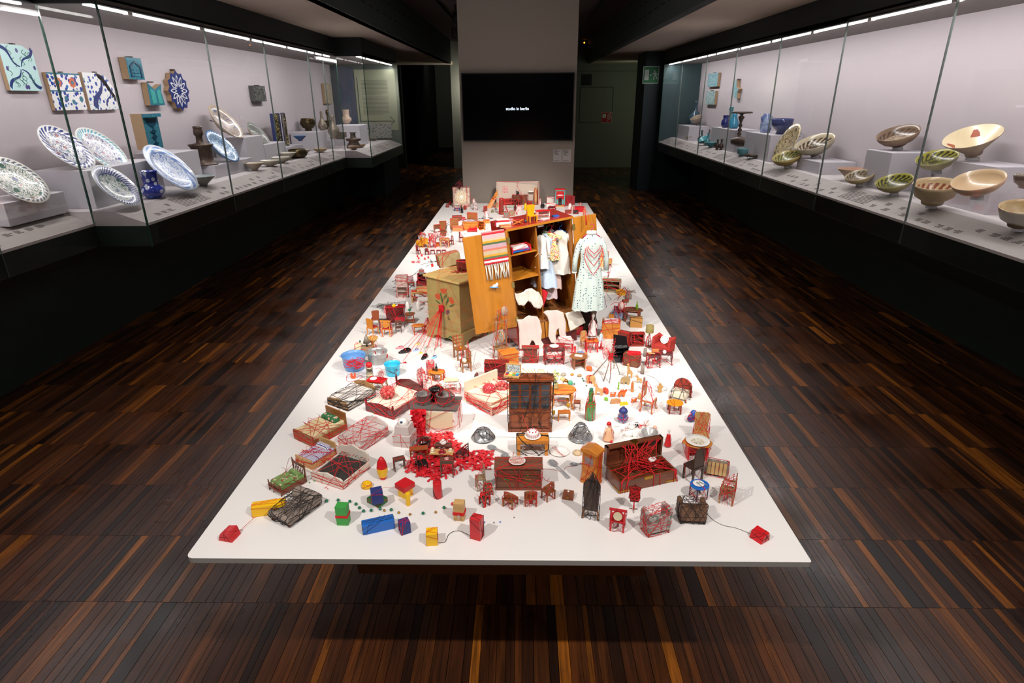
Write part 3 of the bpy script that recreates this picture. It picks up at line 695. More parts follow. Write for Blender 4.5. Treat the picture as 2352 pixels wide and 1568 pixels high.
BOWL = [(.0, .04), (.15, .04), (.15, 0), (.18, 0), (.2, .05), (.36, .11), (.46, .21), (.5, .32), (.485, .325), (.45, .23), (.35, .14), (.2, .085), (0, .075)]
DEEP = [(.0, .05), (.2, .05), (.2, 0), (.24, 0), (.25, .08), (.42, .2), (.49, .42), (.5, .5), (.48, .5), (.46, .42), (.38, .22), (.2, .12), (0, .11)]
CONE = [(.0, .05), (.12, .05), (.12, 0), (.15, 0), (.16, .07), (.5, .38), (.5, .4), (.48, .39), (.15, .1), (0, .09)]
def dish(label, px, py, X, R, m, back='#c9bca6', lean=58, yaw=0, deep=.12, name='dish', cat='plate', wide=1):
    'dish on a stand, its face turned to the room; px,py the centre, R picture radius (long axis)'
    p = yz(px, py, X); r = kof(p)*R*wide; sg = -1 if X < 0 else 1
    prof = [(0, -deep*r*1.05), (.32*r, -deep*r*1.05), (.34*r, -deep*r*1.35), (.38*r, -deep*r*1.35), (.42*r, -deep*r*1.0), (.7*r, -deep*r*.78), (r, -.012*r), (r*.985, .012*r), (.7*r, -deep*r*.3), (.62*r, -deep*r*.62), (.3*r, -deep*r*.75), (0, -deep*r*.75)]
    b = B().lathe(prof, 40, split=6, cap=False)
    t = Th(name, cat, label, loc=p)
    t.o.rotation_euler = (0, math.radians(-sg*lean), math.radians(yaw))
    t.part('body', b, [pm('clay '+back, back, .5), m])
    q = B(); q.tube([(sg*.6*r*-1*sg, -.06, -deep*r*1.3), (sg*-.6*r*sg, -.06, -deep*r*1.3)], .004, 5)
    t.part('stand', B().tube([(r*.2*sg, 0, -deep*r*1.2), (r*.55*sg, 0, -deep*r*1.2-.25*r)], .006, 6), pm('stand wire', '#8a8583', .4, 1))
    return t
dm = lambda *a, **k: plate_mat(*a, **k)
Z = -3.62
r_ = lambda px, py, X, R: kof(yz(px, py, X))*R
dish('tall dish with dark blue rim and flower sprays, nearer the aqua tile', 155, 338, -3.66, 62, dm('dish a', '#d9dad8', '#2f3b78', ['#26356f', '#3f7f62', '#a85b45', '#26356f'], r_(155, 338, -3.66, 62), 12, 36, r1=.7), lean=52)
dish('tall dish with turquoise rim and blue scale lattice', 236, 342, -3.66, 60, dm('dish b', '#dcdcd6', '#4f9db0', ['#3c4a86', '#b4674c', '#dcdcd6'], r_(236, 342, -3.66, 60), 18, 44, r1=.74), lean=52)
dish('dish painted with tulips and red carnations at the photo edge', 42, 413, -3.66, 66, dm('dish c', '#dddbd4', '#55606a', ['#2f5f52', '#b04a38', '#2c3f86', '#2f5f52'], r_(42, 413, -3.66, 66), 16, 26, r1=.8), lean=52)
dish('deep dish with scaly blue rim, lowest near the showcase corner', 270, 426, -3.28, 58, dm('dish d', '#cfd4d4', '#2c3c84', ['#29564e', '#2b3f88', '#29564e'], r_(270, 426, -3.28, 58), 24, 36, r1=.66), lean=52, deep=.2, back='#9fa6a3')
dish('large white porcelain charger with pale blue sprays', 394, 385, -3.28, 66, dm('dish e', '#cfd9e6', '#6f8fc8', ['#4a6fb8', '#5f82c2', '#cfd9e6'], r_(394, 385, -3.28, 66), 5, 22, r1=.7, thr=.35, c3='#cfd9e6'), lean=50, deep=.16, back='#c3ccd8')
dish('beige dish with blue and orange rays', 520, 279, -3.66, 46, dm('dish f', '#b5a592', '#a0917e', ['#5d6285', '#a8835f', '#b5a592'], r_(520, 279, -3.66, 46), 9, 22, r1=.86, thr=.4), lean=52, deep=.3)
dish('deep blue and white dish next to the candlestick', 512, 335, -3.5, 44, dm('dish g', '#2f5f92', '#b9cfe0', ['#b9cfe0', '#2a4f80', '#b9cfe0'], r_(512, 335, -3.5, 44), 16, 40, r1=.86, thr=.7, c3='#2f5f92'), lean=52, deep=.3, back='#7d95ab')
dish('speckled grey bowl leaning behind a footed grey bowl', 594, 306, -3.7, 32, dm('dish h', '#98968c', '#4f5a5e', ['#55606a', '#8a8878', '#98968c'], r_(594, 306, -3.7, 32), 16, 40, r1=.8), lean=52, deep=.35)
GB = lambda n, a, c: spots(n, a, [c], 60, .25, .3, .3)
vessel('bowl', 'bowl', 'grey-blue painted bowl below the bronze candlestick', 466, 416, -3.25, CONE, 56, [GB('gb1', '#7c7a72', '#5d6468'), GB('gb2', '#96a2a4', '#5b6e78')], split=6)
vessel('bowl', 'bowl', 'footed grey bowl in front of the leaning speckled bowl', 583, 331, -3.6, DEEP, 42, [pm('gb3', '#8f8d83', .4), pm('gb3i', '#a5a399', .4)], split=7)
vessel('bowl', 'bowl', 'small beige bowl standing alone on the deck near the captions', 584, 381, -3.3, CONE, 43, [pm('beige cl', '#9c8d7d', .5), pm('beige in', '#b5a794', .4)], split=6)
vessel('bowl', 'bowl', 'patterned pale bowl, first of three overlapping ones', 620, 374, -3.3, BOWL, 42, [pm('pale cl', '#a39b8a', .5), GB('pal1', '#c3bcae', '#6e7a80')], split=8)
vessel('bowl', 'bowl', 'patterned pale bowl, middle of three overlapping ones', 645, 369, -3.32, BOWL, 42, [pm('pale cl', '#a39b8a', .5), GB('pal2', '#bdb8ac', '#78828a')], split=8)
vessel('bowl', 'bowl', 'patterned pale bowl, last of three overlapping ones', 660, 360, -3.4, CONE, 40, [pm('pale cl', '#a39b8a', .5), GB('pal3', '#c9c5ba', '#5d6a72')], split=6)
BRZ = pm('bronze', '#5a4b30', .32, .8, c2='#3d3424', sc=25); BRD = pm('dark bronze', '#3a2e28', .45, .5, c2='#5c4a40', sc=90, bump=.4)
vessel('bowl', 'bronze_bowl', 'wide dark bronze bowl at the front of the deck', 684, 358, -3.35, [(0, 0), (.3, .0), (.46, .12), (.5, .26), (.45, .38), (.42, .44), (.4, .44), (.42, .38), (.46, .26), (.3, .05), (0, .04)], 44, [BRZ, BRZ])
vessel('bowl', 'bowl', 'small blue bowl on a mount above the bronze bowl', 690, 324, -3.5, CONE, 29, [pm('blue cl', '#33507e', .3), pm('blue in', '#3f6aa0', .2)], split=6)
vessel('bowl', 'bowl', 'black and white bowl tilted behind the bronze bowl', 700, 340, -3.45, CONE, 27, [pm('bw cl', '#7c6f60', .4), GB('bw1', '#c9c2b4', '#3a3634')], split=6)
vessel('bowl', 'bowl', 'flat yellowish bowl near the cauldron plinth', 736, 345, -3.3, BOWL, 30, [pm('ye cl', '#96825f', .5), pm('ye in', '#b8a274', .4)], split=8)
vessel('cauldron', 'bronze_cauldron', 'round bronze cauldron with rim handles on a plinth', 709, 300, -3.6, [(0, .0), (.2, 0), (.24, .03), (.2, .12), (.38, .2), (.5, .42), (.5, .56), (.42, .72), (.44, .78), (.41, .78), (.39, .72), (.45, .5), (0, .2)], 34, [BRZ, BRZ])
vessel('flask', 'flask', 'pear-shaped silvery flask with stopper', 742, 299, -3.6, [(0, 0), (.28, 0), (.5, .35), (.42, .7), (.2, 1.1), (.12, 1.5), (.18, 1.6), (.1, 1.7), (.17, 1.85), (0, 2.0)], 21, [pm('silver etched', '#a89c8b', .4, .4, c2='#6e6355', sc=60)])
vessel('mortar', 'mortar', 'bronze mortar with upright pestle behind the flask', 757, 306, -3.65, [(0, 0), (.4, 0), (.34, .1), (.36, 1.1), (.5, 1.25), (.46, 1.25), (.12, 1.2), (.1, 1.7), (.2, 2.0), (.12, 2.3), (0, 2.3)], 22, [BRZ])
vessel('vase', 'vase', 'beige vase with broad neck on the plinth by the blue panel', 797, 285, -3.3, [(0, 0), (.25, 0), (.28, .1), (.5, .35), (.48, .55), (.3, .75), (.3, 1.28), (.33, 1.35), (.28, 1.35), (0, 1.2)], 23, [pm('beige vase', '#a68d78', .5, c2='#bfa994', sc=40)])
vessel('jug', 'incense_burner', 'pierced silvery burner among the far bronzes', 768, 318, -3.3, [(0, 0), (.4, 0), (.3, .2), (.5, .5), (.5, .8), (.2, 1.2), (.1, 1.6), (.2, 1.8), (0, 2)], 26, [pm('silver etched', '#a89c8b', .4)])
vessel('bowl', 'metal_basin', 'etched metal basin on small feet beside the burner', 783, 319, -3.25, [(0, 0), (.35, 0), (.3, .1), (.5, .15), (.5, .5), (.53, .52), (.48, .52), (.45, .2), (0, .15)], 28, [pm('silver etched', '#a89c8b', .4)])
vessel('lamp', 'bronze_oil_lamp', 'dark bronze oil lamp at the showcase step', 812, 325, -3.0, [(0, 0), (.5, 0), (.5, .1), (.3, .4), (.5, .5), (.5, .6), (.2, .62), (.16, .9), (.24, 1.0), (0, 1.0)], 34, [BRD])
vessel('bowl', 'bowl', 'brown footed bowl in front of the oil lamp', 812, 334, -2.9, BOWL, 26, [pm('br cl', '#8a6c50', .5), pm('br in', '#a58460', .4)], split=8)
vessel('bowl', 'bowl', 'second brown bowl overlapping by the oil lamp', 828, 335, -2.9, BOWL, 24, [pm('br cl2', '#8f7457', .5), pm('br in2', '#ab8c66', .4)], split=8)
vessel('jar', 'jar', 'waisted white jar near the end of the deck', 840, 320, -3.2, [(0, 0), (.5, .1), (.4, .5), (.25, .7), (.45, 1.0), (.5, 1.2), (.4, 1.2), (0, .9)], 20, [pm('jar wh', '#b9ab9a', .4, c2='#8d7f70', sc=60)])
vessel('bowl', 'bowl', 'low metal bowl towards the wall text', 859, 326, -3.1, BOWL, 20, [pm('gm', '#77716a', .4), pm('gmi', '#8d877f', .4)], split=8)
vessel('bowl', 'bowl', 'small ochre bowl last before the wall text', 880, 316, -3.1, CONE, 18, [pm('oc cl', '#94754c', .5), pm('oc in', '#b3925f', .4)], split=6)
# jug, candlestick, niche tile, gilded tile stand
JB = spots('jug blue', '#27369a', ['#cfd8ea', '#4a78c4', '#cfd8ea'], 24, .4, .2, .6)
t, k, _ = vessel('jug', 'jug', 'blue and white round-bellied jug with a wide neck', 351, 441, -3.3, [(0, 0), (.28, 0), (.3, .04), (.47, .22), (.5, .36), (.42, .54), (.3, .62), (.32, .75), (.36, 1.2), (.38, 1.24), (.35, 1.24), (.3, .75), (0, .6)], 49, [JB])
t, k, _ = vessel('candlestick', 'bronze_candlestick', 'dark bell-shaped bronze candlestick', 469, 378, -3.6, [(0, 0), (.5, 0), (.48, .04), (.38, .08), (.34, .3), (.36, .6), (.42, .68), (.42, .72), (.15, .76), (.12, .8), (.11, 1.0), (.16, 1.05), (.16, 1.2), (.14, 1.24), (.16, 1.28), (.15, 1.34), (.1, 1.34), (0, 1.2)], 62, [BRD])
p = yz(355, 342, -3.6); k = kof(p)
t = Th('niche_tile', 'tile', 'upright three-dimensional turquoise tile with beige side', loc=p, rot=0)
w, h = 38*k, 76*k
t.part('body', B().bb(-.09, -w*.8, 0, .02, w*.8, h), pm('tile clay', '#a98c6c', .7))
b = B(); b.prism([(-w*.75, .02*h), (w*.75, .02*h), (w*.75, h), (-w*.75, h)], .02, .024, ax='yz')
t.part('glaze', b, TUR); b = B(); b.prism([(-.5*w, .85*h), (.5*w, .85*h), (.35*w, .7*h), (0, .62*h), (-.35*w, .7*h)], .024, .03, ax='yz')
for zz in (.15, .35, .5): b.prism([(-.3*w, zz*h), (0, (zz-.08)*h), (.3*w, zz*h), (.1*w, (zz+.06)*h), (0, (zz+.12)*h), (-.1*w, (zz+.06)*h)], .024, .03, ax='yz')
t.part('leaf_motif', b, pm('turq dark', '#123c52', .3)); t.part('ledge', B().bb(.02, -w*.8, h*.9, .06, w*.8, h), TUR)
p = yz(647, 334, -3.75); k = kof(p); w, h = 46*k, 68*k
t = Th('corner_tile', 'tile', 'folded corner tile with gold scrolls and blue edges', loc=p)
t.part('wing', B().bb(-.02, -w*.7, 0, .02, 0, h), spots('gold scroll', '#2a2a22', ['#a08a4c', '#c3b27a'], 40, .42, .35)); t.part('wing', B().box(.05, w*.35, 0, .03, w*.7, h, rz=.5), spots('gold scroll', '#2a2a22', ['#a08a4c']))
b = B(); [b.bb(-.03, yy-.01, 0, .03, yy+.01, h*1.02) for yy in (-w*.7, 0, w*.7)]; t.part('edge', b, COB)
# right showcase
vessel('flask', 'round_flask', 'dark blue-grey round flask with a long neck', 1595, 286, 3.5, [(0, 0), (.3, 0), (.32, .05), (.5, .4), (.46, .68), (.2, .95), (.1, 1.1), (.08, 1.55), (.14, 1.65), (.12, 1.75), (0, 1.75)], 29, [pm('flask', '#3c5666', .2, coat=.4)])
vessel('bowl', 'bowl', 'beige lettered bowl leaning on the dark flask', 1602, 288, 3.35, DEEP, 28, [GB('bl', '#8f8070', '#4f463c'), pm('bli', '#a3947f', .4)], split=7, tilt=18)
vessel('ewer', 'green_ewer', 'dark green bird-headed ewer behind its turquoise twin', 1611, 318, 3.4, [(0, 0), (.3, 0), (.5, .45), (.46, .7), (.14, .95), (.1, 1.5), (.2, 1.6), (0, 1.7)], 17, [pm('ewer g', '#1f4a4a', .2, coat=.5)])
vessel('ewer', 'green_ewer', 'turquoise bird-headed ewer beside its dark green twin', 1626, 320, 3.35, [(0, 0), (.3, 0), (.5, .45), (.46, .7), (.14, .95), (.1, 1.55), (.2, 1.65), (0, 1.75)], 16, [pm('ewer t', '#3a7f84', .2, coat=.5)])
vessel('fragment', 'glazed_fragment', 'green glazed lump near the showcase end', 1553, 314, 3.45, [(0, 0), (.5, 0), (.55, .3), (.35, .65), (0, .8)], 19, [pm('frag', '#3f6a62', .25, coat=.5, bump=.8, c2='#274b48', sc=30)])
p = yz(1565, 315, 3.4); k = kof(p)
t = Th('caption_frame_stand', 'frame', 'small pale upright caption frame beside the green lump', loc=p, rot=-20)
t.part('frame', B().bb(-.03, -.004, 0, .03, .004, 20*k), pm('fr', '#a9b0b4', .5)); t.part('picture', B().bb(-.02, -.006, 5*k, .02, -.004, 16*k), pm('fr2', '#2c3238', .5))
vessel('bowl', 'bowl', 'small footed gilt bowl near the showcase end', 1583, 322, 3.4, CONE, 21, [pm('gilt', '#9d8a66', .4), pm('gilti', '#b8a67f', .3)], split=6)
vessel('bowl', 'turquoise_bowl', 'turquoise bowl tilted behind a plain one', 1620, 330, 3.35, CONE, 29, [pm('tb', '#38707c', .25), pm('tbi', '#4f98a2', .2)], split=6, tilt=22)
vessel('bowl', 'turquoise_bowl', 'upright turquoise bowl before the tilted one', 1632, 335, 3.28, CONE, 29, [pm('tb2', '#346a70', .25), pm('tbi2', '#468d90', .2)], split=6)
vessel('ewer', 'bronze_ewer', 'small bronze ewer with beaked neck, first of two', 1647, 340, 3.26, [(0, 0), (.4, 0), (.25, .25), (.5, .55), (.5, .9), (.2, 1.3), (.16, 1.8), (.3, 1.95), (0, 2.1)], 11, [BRD])
vessel('ewer', 'bronze_ewer', 'small bronze ewer with beaked neck, second of two', 1656, 338, 3.3, [(0, 0), (.4, 0), (.25, .25), (.5, .55), (.5, .9), (.2, 1.3), (.16, 1.9), (.3, 2.05), (0, 2.2)], 11, [BRD])
vessel('jar', 'navy_jar', 'dark blue jar next to the turquoise pear vase', 1665, 293, 3.5, [(0, 0), (.35, 0), (.5, .35), (.48, .75), (.3, 1.0), (.34, 1.35), (.38, 1.4), (.3, 1.4), (0, 1)], 19, [pm('navy gl', '#22286a', .2, coat=.5)])
vessel('vase', 'long_necked_vase', 'turquoise flared neck rising behind the two jars', 1675, 290, 3.62, [(0, 0), (.5, 0), (.5, .4), (.2, 1.0), (.16, 2.0), (.3, 2.3), (.36, 2.75), (.3, 2.75), (0, 2)], 15, [pm('turq n', '#2e7f86', .2, coat=.5)])
vessel('vase', 'pear_vase', 'turquoise pear-shaped vase with handle', 1684, 295, 3.4, [(0, 0), (.36, 0), (.5, .25), (.46, .5), (.26, .95), (.22, 1.15), (.26, 1.4), (.22, 1.4), (0, 1.1)], 24, [pm('turq p', '#2f84a4', .2, coat=.5)])
vessel('candlestick', 'tall_candlestick', 'tall dark turned stand with a round tray', 1697, 316, 3.35, [(0, 0), (.4, 0), (.3, .1), (.14, .2), (.24, .4), (.12, .55), (.24, .8), (.1, 1.0), (.22, 1.25), (.1, 1.5), (.2, 1.8), (.34, 2.1), (.12, 2.3), (.3, 2.45), (1.1, 2.5), (1.1, 2.65), (1.0, 2.6), (0, 2.55)], 21, [BRD])
t = Th('bronze_fragment', 'fragment', 'long dark bronze spout fragment below the tall stand', loc=yz(1697, 338, 3.3), rot=25)
t.part('body', B().lathe([(0, -.16), (.05, -.14), (.075, 0), (.06, .12), (.03, .2)], 12).xf(Matrix.Translation((0, 0, .08)) @ Matrix.Rotation(PI/2, 4, 'X')), BRD)
vessel('bowl', 'turquoise_cup', 'low turquoise cup with straight sides', 1707, 350, 3.28, [(0, 0), (.3, 0), (.34, .12), (.48, .2), (.5, .6), (.48, .62), (.44, .25), (0, .2)], 28, [pm('tqc', '#4f7f86', .25), pm('tqci', '#5a9096', .2)])
t, k, _ = vessel('tray', 'bronze_tray', 'small dark tray on little legs', 1727, 356, 3.27, [(0, .14), (.44, .14), (.5, .28), (.48, .28), (.42, .2), (0, .2)], 33, [BRD])
q = B(); [q.cyl(.3*k*math.cos(a), .3*k*math.sin(a), 0, .02*k, .16*k, n=6) for a in (0, 1.6, 3.1, 4.7)]; t.part('feet', q, BRD)
vessel('jar', 'striped_jar', 'white waisted jar with blue vertical stripes', 1757, 304, 3.5, [(0, 0), (.38, 0), (.42, .1), (.48, .3), (.44, .8), (.5, 1.2), (.3, 1.38), (.33, 1.5), (.28, 1.5), (0, 1.2)], 27, [pm('strj', '#9fb0cc', .2, c2='#2f3f86', sc=9, coat=.5)])
vessel('bowl', 'cobalt_bowl', 'deep cobalt bowl on a pale foot', 1793, 308, 3.4, [(0, 0), (.24, 0), (.22, .16), (.36, .24), (.47, .42), (.5, .68), (.48, .7), (.44, .4), (.2, .26), (0, .24)], 48, [pm('cobb', '#1d2557', .2, coat=.5, c2='#2a356e', sc=40)], n=32)
RIMB = lambda n, bg, rim, mot, px, py, X, R, **k: plate_mat(n, bg, rim, mot, kof(yz(px, py, X))*R, **k)
dish('upright cream dish with dark bird figures, leaning on the plinth', 1806, 328, 3.36, 46, RIMB('di1', '#c9b88c', '#4a3a2c', ['#3a2c24', '#8f4a2c', '#c9b88c'], 1806, 328, 3.36, 46, thr=.5, r1=.85), lean=66, deep=.16, back='#a3936f')
vessel('bowl', 'green_bowl', 'cream bowl with green triangles inside and banded outside', 1812, 366, 3.28, BOWL, 64, [stripes('gbo', ['#b09a60', '#8a7440', '#b8a468'], 60, 2), RIMB('gbi', '#b09f60', '#4a5a36', ['#3f6a44', '#6b5a30'], 1812, 366, 3.28, 32, r1=.6)], split=8, tilt=16)
vessel('bowl', 'brown_figured_bowl', 'white bowl with brown-black figured interior', 1890, 362, 3.45, BOWL, 86, [pm('bfo', '#a59c84', .35, coat=.3), RIMB('bfi', '#b7ab90', '#3a2b20', ['#3a2b20', '#5c4230'], 1890, 362, 3.45, 43, r1=.7, thr=.8)], split=8, tilt=18)
vessel('bowl', 'conical_bowl', 'pinkish conical bowl behind a small ochre bowl', 1958, 407, 3.42, CONE, 70, [pm('cbo', '#a8917c', .45), pm('cbi', '#a87f68', .4)], split=6)
vessel('bowl', 'ochre_bowl', 'small ochre bowl before the conical one', 1976, 416, 3.28, BOWL, 60, [pm('obo', '#a4936a', .4), RIMB('obi', '#9c8f74', '#55483c', ['#55483c'], 1976, 416, 3.28, 30)], split=8, tilt=16)
vessel('bowl', 'brown_geometric_bowl', 'brown bowl with geometric lines, alone on a plinth', 2070, 344, 3.5, BOWL, 88, [pm('bgo', '#8a715a', .45, c2='#7a624e', sc=20), RIMB('bgi', '#75604e', '#4f3d30', ['#a39480', '#4f3d30'], 2070, 344, 3.5, 44, thr=.7)], split=8, tilt=17)
vessel('bowl', 'yellow_green_bowl', 'green and yellow bowl low at the front of the deck', 2056, 434, 3.3, BOWL, 76, [pm('ygo', '#8c8258', .4), RIMB('ygi', '#8f8a34', '#31341c', ['#31341c', '#6b6a24'], 2056, 434, 3.3, 38, thr=.8)], split=8, tilt=17)
vessel('bowl', 'yellow_scroll_bowl', 'yellow bowl with dark scrolls half behind a plinth', 2150, 398, 3.6, BOWL, 84, [pm('yso', '#b0ab84', .35), RIMB('ysi', '#94902f', '#3b3a1a', ['#3b3a1a'], 2150, 398, 3.6, 42, thr=.8)], split=8, tilt=17)
t, k, M = vessel('bowl', 'wide_banded_bowl', 'wide cream bowl with red and black bands, high on a plinth', 2268, 368, 3.5, CONE, 112, [pm('wbo', '#a18c76', .5, c2='#93806c', sc=20), pm('wbi', '#d3c3a0', .25, coat=.4)], split=6, tilt=20, n=44)
b = B()
for a in (-.9, .9, 2.6, -2.6):
    i0 = len(b.v); b.box(.36*k, 0, .27*k, .16*k, .16*k, .006*k); b.xf(Matrix.Rotation(a, 4, 'Z') @ Matrix.Translation((.36*k, 0, .285*k)) @ Matrix.Rotation(-.68, 4, 'Y') @ Matrix.Translation((-.36*k, 0, -.272*k)), i0)
b.xf(M); t.part('red_band', b, pm('bowl red', '#9a4a2c', .35))
vessel('bowl', 'animal_bowl', 'cream bowl with a brown beast frieze inside', 2142, 462, 3.22, DEEP, 92, [pm('abo', '#b09c78', .45, c2='#a08a66', sc=10), RIMB('abi', '#c3ac84', '#8a4a34', ['#4a3426'], 2142, 462, 3.3, 46, r1=.72, r2=.86)], split=7, tilt=6, n=36)
vessel('bowl', 'plain_pink_bowl', 'large plain pinkish bowl with a small diamond mark', 2243, 458, 3.2, BOWL, 104, [pm('ppo', '#a98666', .45, c2='#b8977a', sc=8), RIMB('ppi', '#c6ab86', '#5c4434', ['#c6ab86'], 2243, 458, 3.35, 54, r1=.93, r2=.96, thr=.12)], split=8, tilt=18, n=44)
vessel('bowl', 'grey_patterned_bowl', 'dark patterned bowl cut by the photo edge, upper', 2356, 432, 3.4, DEEP, 60, [GB('gpo', '#6e6458', '#39342e'), GB('gpi', '#9a8f7d', '#2f2a26')], split=7)
vessel('bowl', 'dark_rimmed_bowl', 'cream bowl with a dark rim cut by the photo edge, lower', 2346, 500, 3.22, DEEP, 92, [pm('dro', '#6b5c48', .4), pm('dri', '#bda77c', .35, c2='#a58f66', sc=8)], split=7, tilt=8, n=40)
# ================================================================= BUILDERS FOR THE MINIATURES
def legs(t, pts, z, r, m, r2=None, style='sq', foot=None):
    for (x, y) in pts:
        b = B()
        if style == 'sq': b.box(x, y, 0, (r2 or r)*2, (r2 or r)*2, z, tx=r/(r2 or r))
        elif style == 'round': b.lathe([(r*.7, 0), (r, z*.15), (r*.7, z*.3), (r*1.1, z*.6), (r*.8, z*.8), (r*1.1, z)], 8, x, y)
        elif style == 'cab':
            sx = 1 if x > 0 else -1; sy = 1 if y > 0 else -1
            b.tube([(x+sx*r*1.2, y+sy*r*1.2, r*.6), (x+sx*r*.2, y+sy*r*.2, z*.25), (x-sx*r*.2, y-sy*r*.2, z*.5), (x+sx*r*.6, y+sy*r*.6, z*.85), (x, y, z)], r*.8, 6, r2=r*1.5)
            b.ball(x+sx*r*1.4, y+sy*r*1.4, r*.8, r*1.4, n=8, m=5)
        t.part('leg', b, m)
def chair(label, px, py, rot, w, h, m=None, sm=None, style='slat', n=0, tm=None, d=.95, sh=.45, name='dining_chair', ls='sq', arms=0, g=None, z=TZ, loc=None, cat='chair', bm=None):
    m = m or MWOOD; t = Th(name, cat, label, px, py, rot, z=z, g=g, loc=loc); W = w*t.k; D = W*d; H = h*t.kv; s = H*sh; q = W*.07
    legs(t, [(-W/2+q, -D/2+q), (W/2-q, -D/2+q), (-W/2+q, D/2-q), (W/2-q, D/2-q)], s, q*.8, m, style=ls)
    t.part('seat', B().box(0, 0, s-H*.03, W, D, H*.05), m)
    if sm: t.part('cushion', B().box(0, 0, s+H*.02, W*.9, D*.9, H*.06, tx=.85), sm, bevel=W*.04)
    y0 = D/2-q
    if style == 'solid':
        b = B(); P = [(-W*.48, s+H*.02), (W*.48, s+H*.02), (W*.5, H*.85), (W*.35, H*.97), (0, H), (-W*.35, H*.97), (-W*.5, H*.85)]
        b.prism(P, y0-q*.6, y0+q*.4)
    elif style == 'tall':
        b = B().prism([(-W*.4, s), (W*.4, s), (W*.5, H*.93), (W*.4, H), (-W*.4, H), (-W*.5, H*.93)], y0-q*.6, y0+q*.4)
    elif style == 'oval':
        b = B().lathe([(W*.36, -q*.4), (W*.36, q*.4)], 16, sy=1.1).xf(Matrix.Translation((0, y0, s+(H-s)*.55)) @ FRONT)
        b.bb(-W*.5, y0-q*.3, s, -W*.4, y0+q*.5, H); b.bb(W*.4, y0-q*.3, s, W*.5, y0+q*.5, H); b.bb(-W*.6, y0-q*.5, H*.92, W*.6, y0+q*.6, H*1.02)
    elif style == 'curve':
        b = B(); nn = 12
        for i in range(nn):
            a0 = PI*i/nn; a1 = PI*(i+1)/nn
            pp = [(math.cos(a)*W*r_, math.sin(a)*D*r_) for a, r_ in ((a0, .52), (a1, .52), (a1, .44), (a0, .44))]
            hh = s+(H-s)*(.45+.55*math.sin((a0+a1)/2)); b.prism([(p[0], p[1]-.0) for p in pp], hh-H*.12, hh, ax='xy')
        for a in (0, .8, PI/2, PI-.8, PI): b.box(math.cos(a)*W*.48, math.sin(a)*D*.48, s, q*.8, q*.8, (H-s)*(.35+.5*math.sin(a)))
    else:
        b = B(); k = q*.55
        b.bb(-W*.5, y0-k, s, -W*.5+2*k, y0+k, H); b.bb(W*.5-2*k, y0-k, s, W*.5, y0+k, H)
        if style == 'ladder':
            for f in (.35, .62, .93): b.bb(-W*.48, y0-k*.6, s+(H-s)*f-H*.04, W*.48, y0+k*.6, s+(H-s)*f+H*.02)
        else:
            b.bb(-W*.5, y0-k, H*.93, W*.5, y0+k, H)
            for f in (-.25, 0, .25): b.bb(W*f-k*.6, y0-k*.5, s, W*f+k*.6, y0+k*.5, H*.95)
    t.part('backrest', b, bm or m)
    if arms:
        for sx in (-1, 1):
            b = B().bb(sx*W/2-q*.6, -D*.4, s+H*.2, sx*W/2+q*.6, y0, s+H*.25); b.box(sx*W/2, -D*.38, s, q, q, H*.2); t.part('armrest', b, m)
    if n: t.wrap(n, tm)
    t.W, t.D, t.H, t.s = W, D, H, s
    return t
def armchair(label, px, py, rot, w, h, m, fm=None, n=0, tm=None, d=.8, name='armchair', cat='armchair', wing=0, ls='cab', cush=None, backm=None, round_=False, r=None, g=None):
    t = Th(name, cat, label, px, py, rot, g=g); W = w*t.k; H = h*t.kv; D = W*d if w < h*1.6 else H*.95; f = H*.14; e = W*.045
    D = min(D, H*1.1)
    legs(t, [(-W*.42, -D*.42), (W*.42, -D*.42), (-W*.42, D*.42), (W*.42, D*.42)], f, W*.035, fm or MWOOD, style=ls)
    t.part('seat', B().box(0, -D*.06, f, W*.8, D*.86, H*.32), m, bevel=e)
    if round_:
        b = B(); P = [(W*.5*math.cos(a), f+(H-f)*(.25+.75*math.sin(a)**.7)) for a in np.linspace(0, PI, 13)]+[(-W*.5, f), (W*.5, f)]
        b.prism(P[:-2]+[(-W*.5, f), (W*.5, f)], D*.3, D*.48); t.part('backrest', b, backm or m, bevel=e*.6)
    elif wing:
        t.part('backrest', B().prism([(-W*.46, f), (W*.46, f), (W*.48, H*.9), (W*.3, H*.8), (.1*W, H*.72), (-.1*W, H*.72), (-W*.3, H*.8), (-W*.48, H*.9)], D*.26, D*.5), backm or m, bevel=e*.8)
    else: t.part('backrest', B().box(0, D*.38, f, W*.92, D*.24, H-f, ty=.8, tx=.94), backm or m, bevel=e)
    if not round_:
        for sx in (-1, 1):
            t.part('armrest', B().box(sx*W*.43, -D*.05, f, W*.16, D*.9, H*(.5+.36*min(1, wing*1.6))-f*.5*(wing > 0), ty=.9), m, bevel=e)
    if cush: t.part('cushion', B().box(0, -D*.1, f+H*.32, W*.66, D*.7, H*.1, tx=.9), cush, bevel=e)
    if n: t.wrap(n, tm, r)
    t.W, t.D, t.H, t.s = W, D, H, f+H*.32
    return t
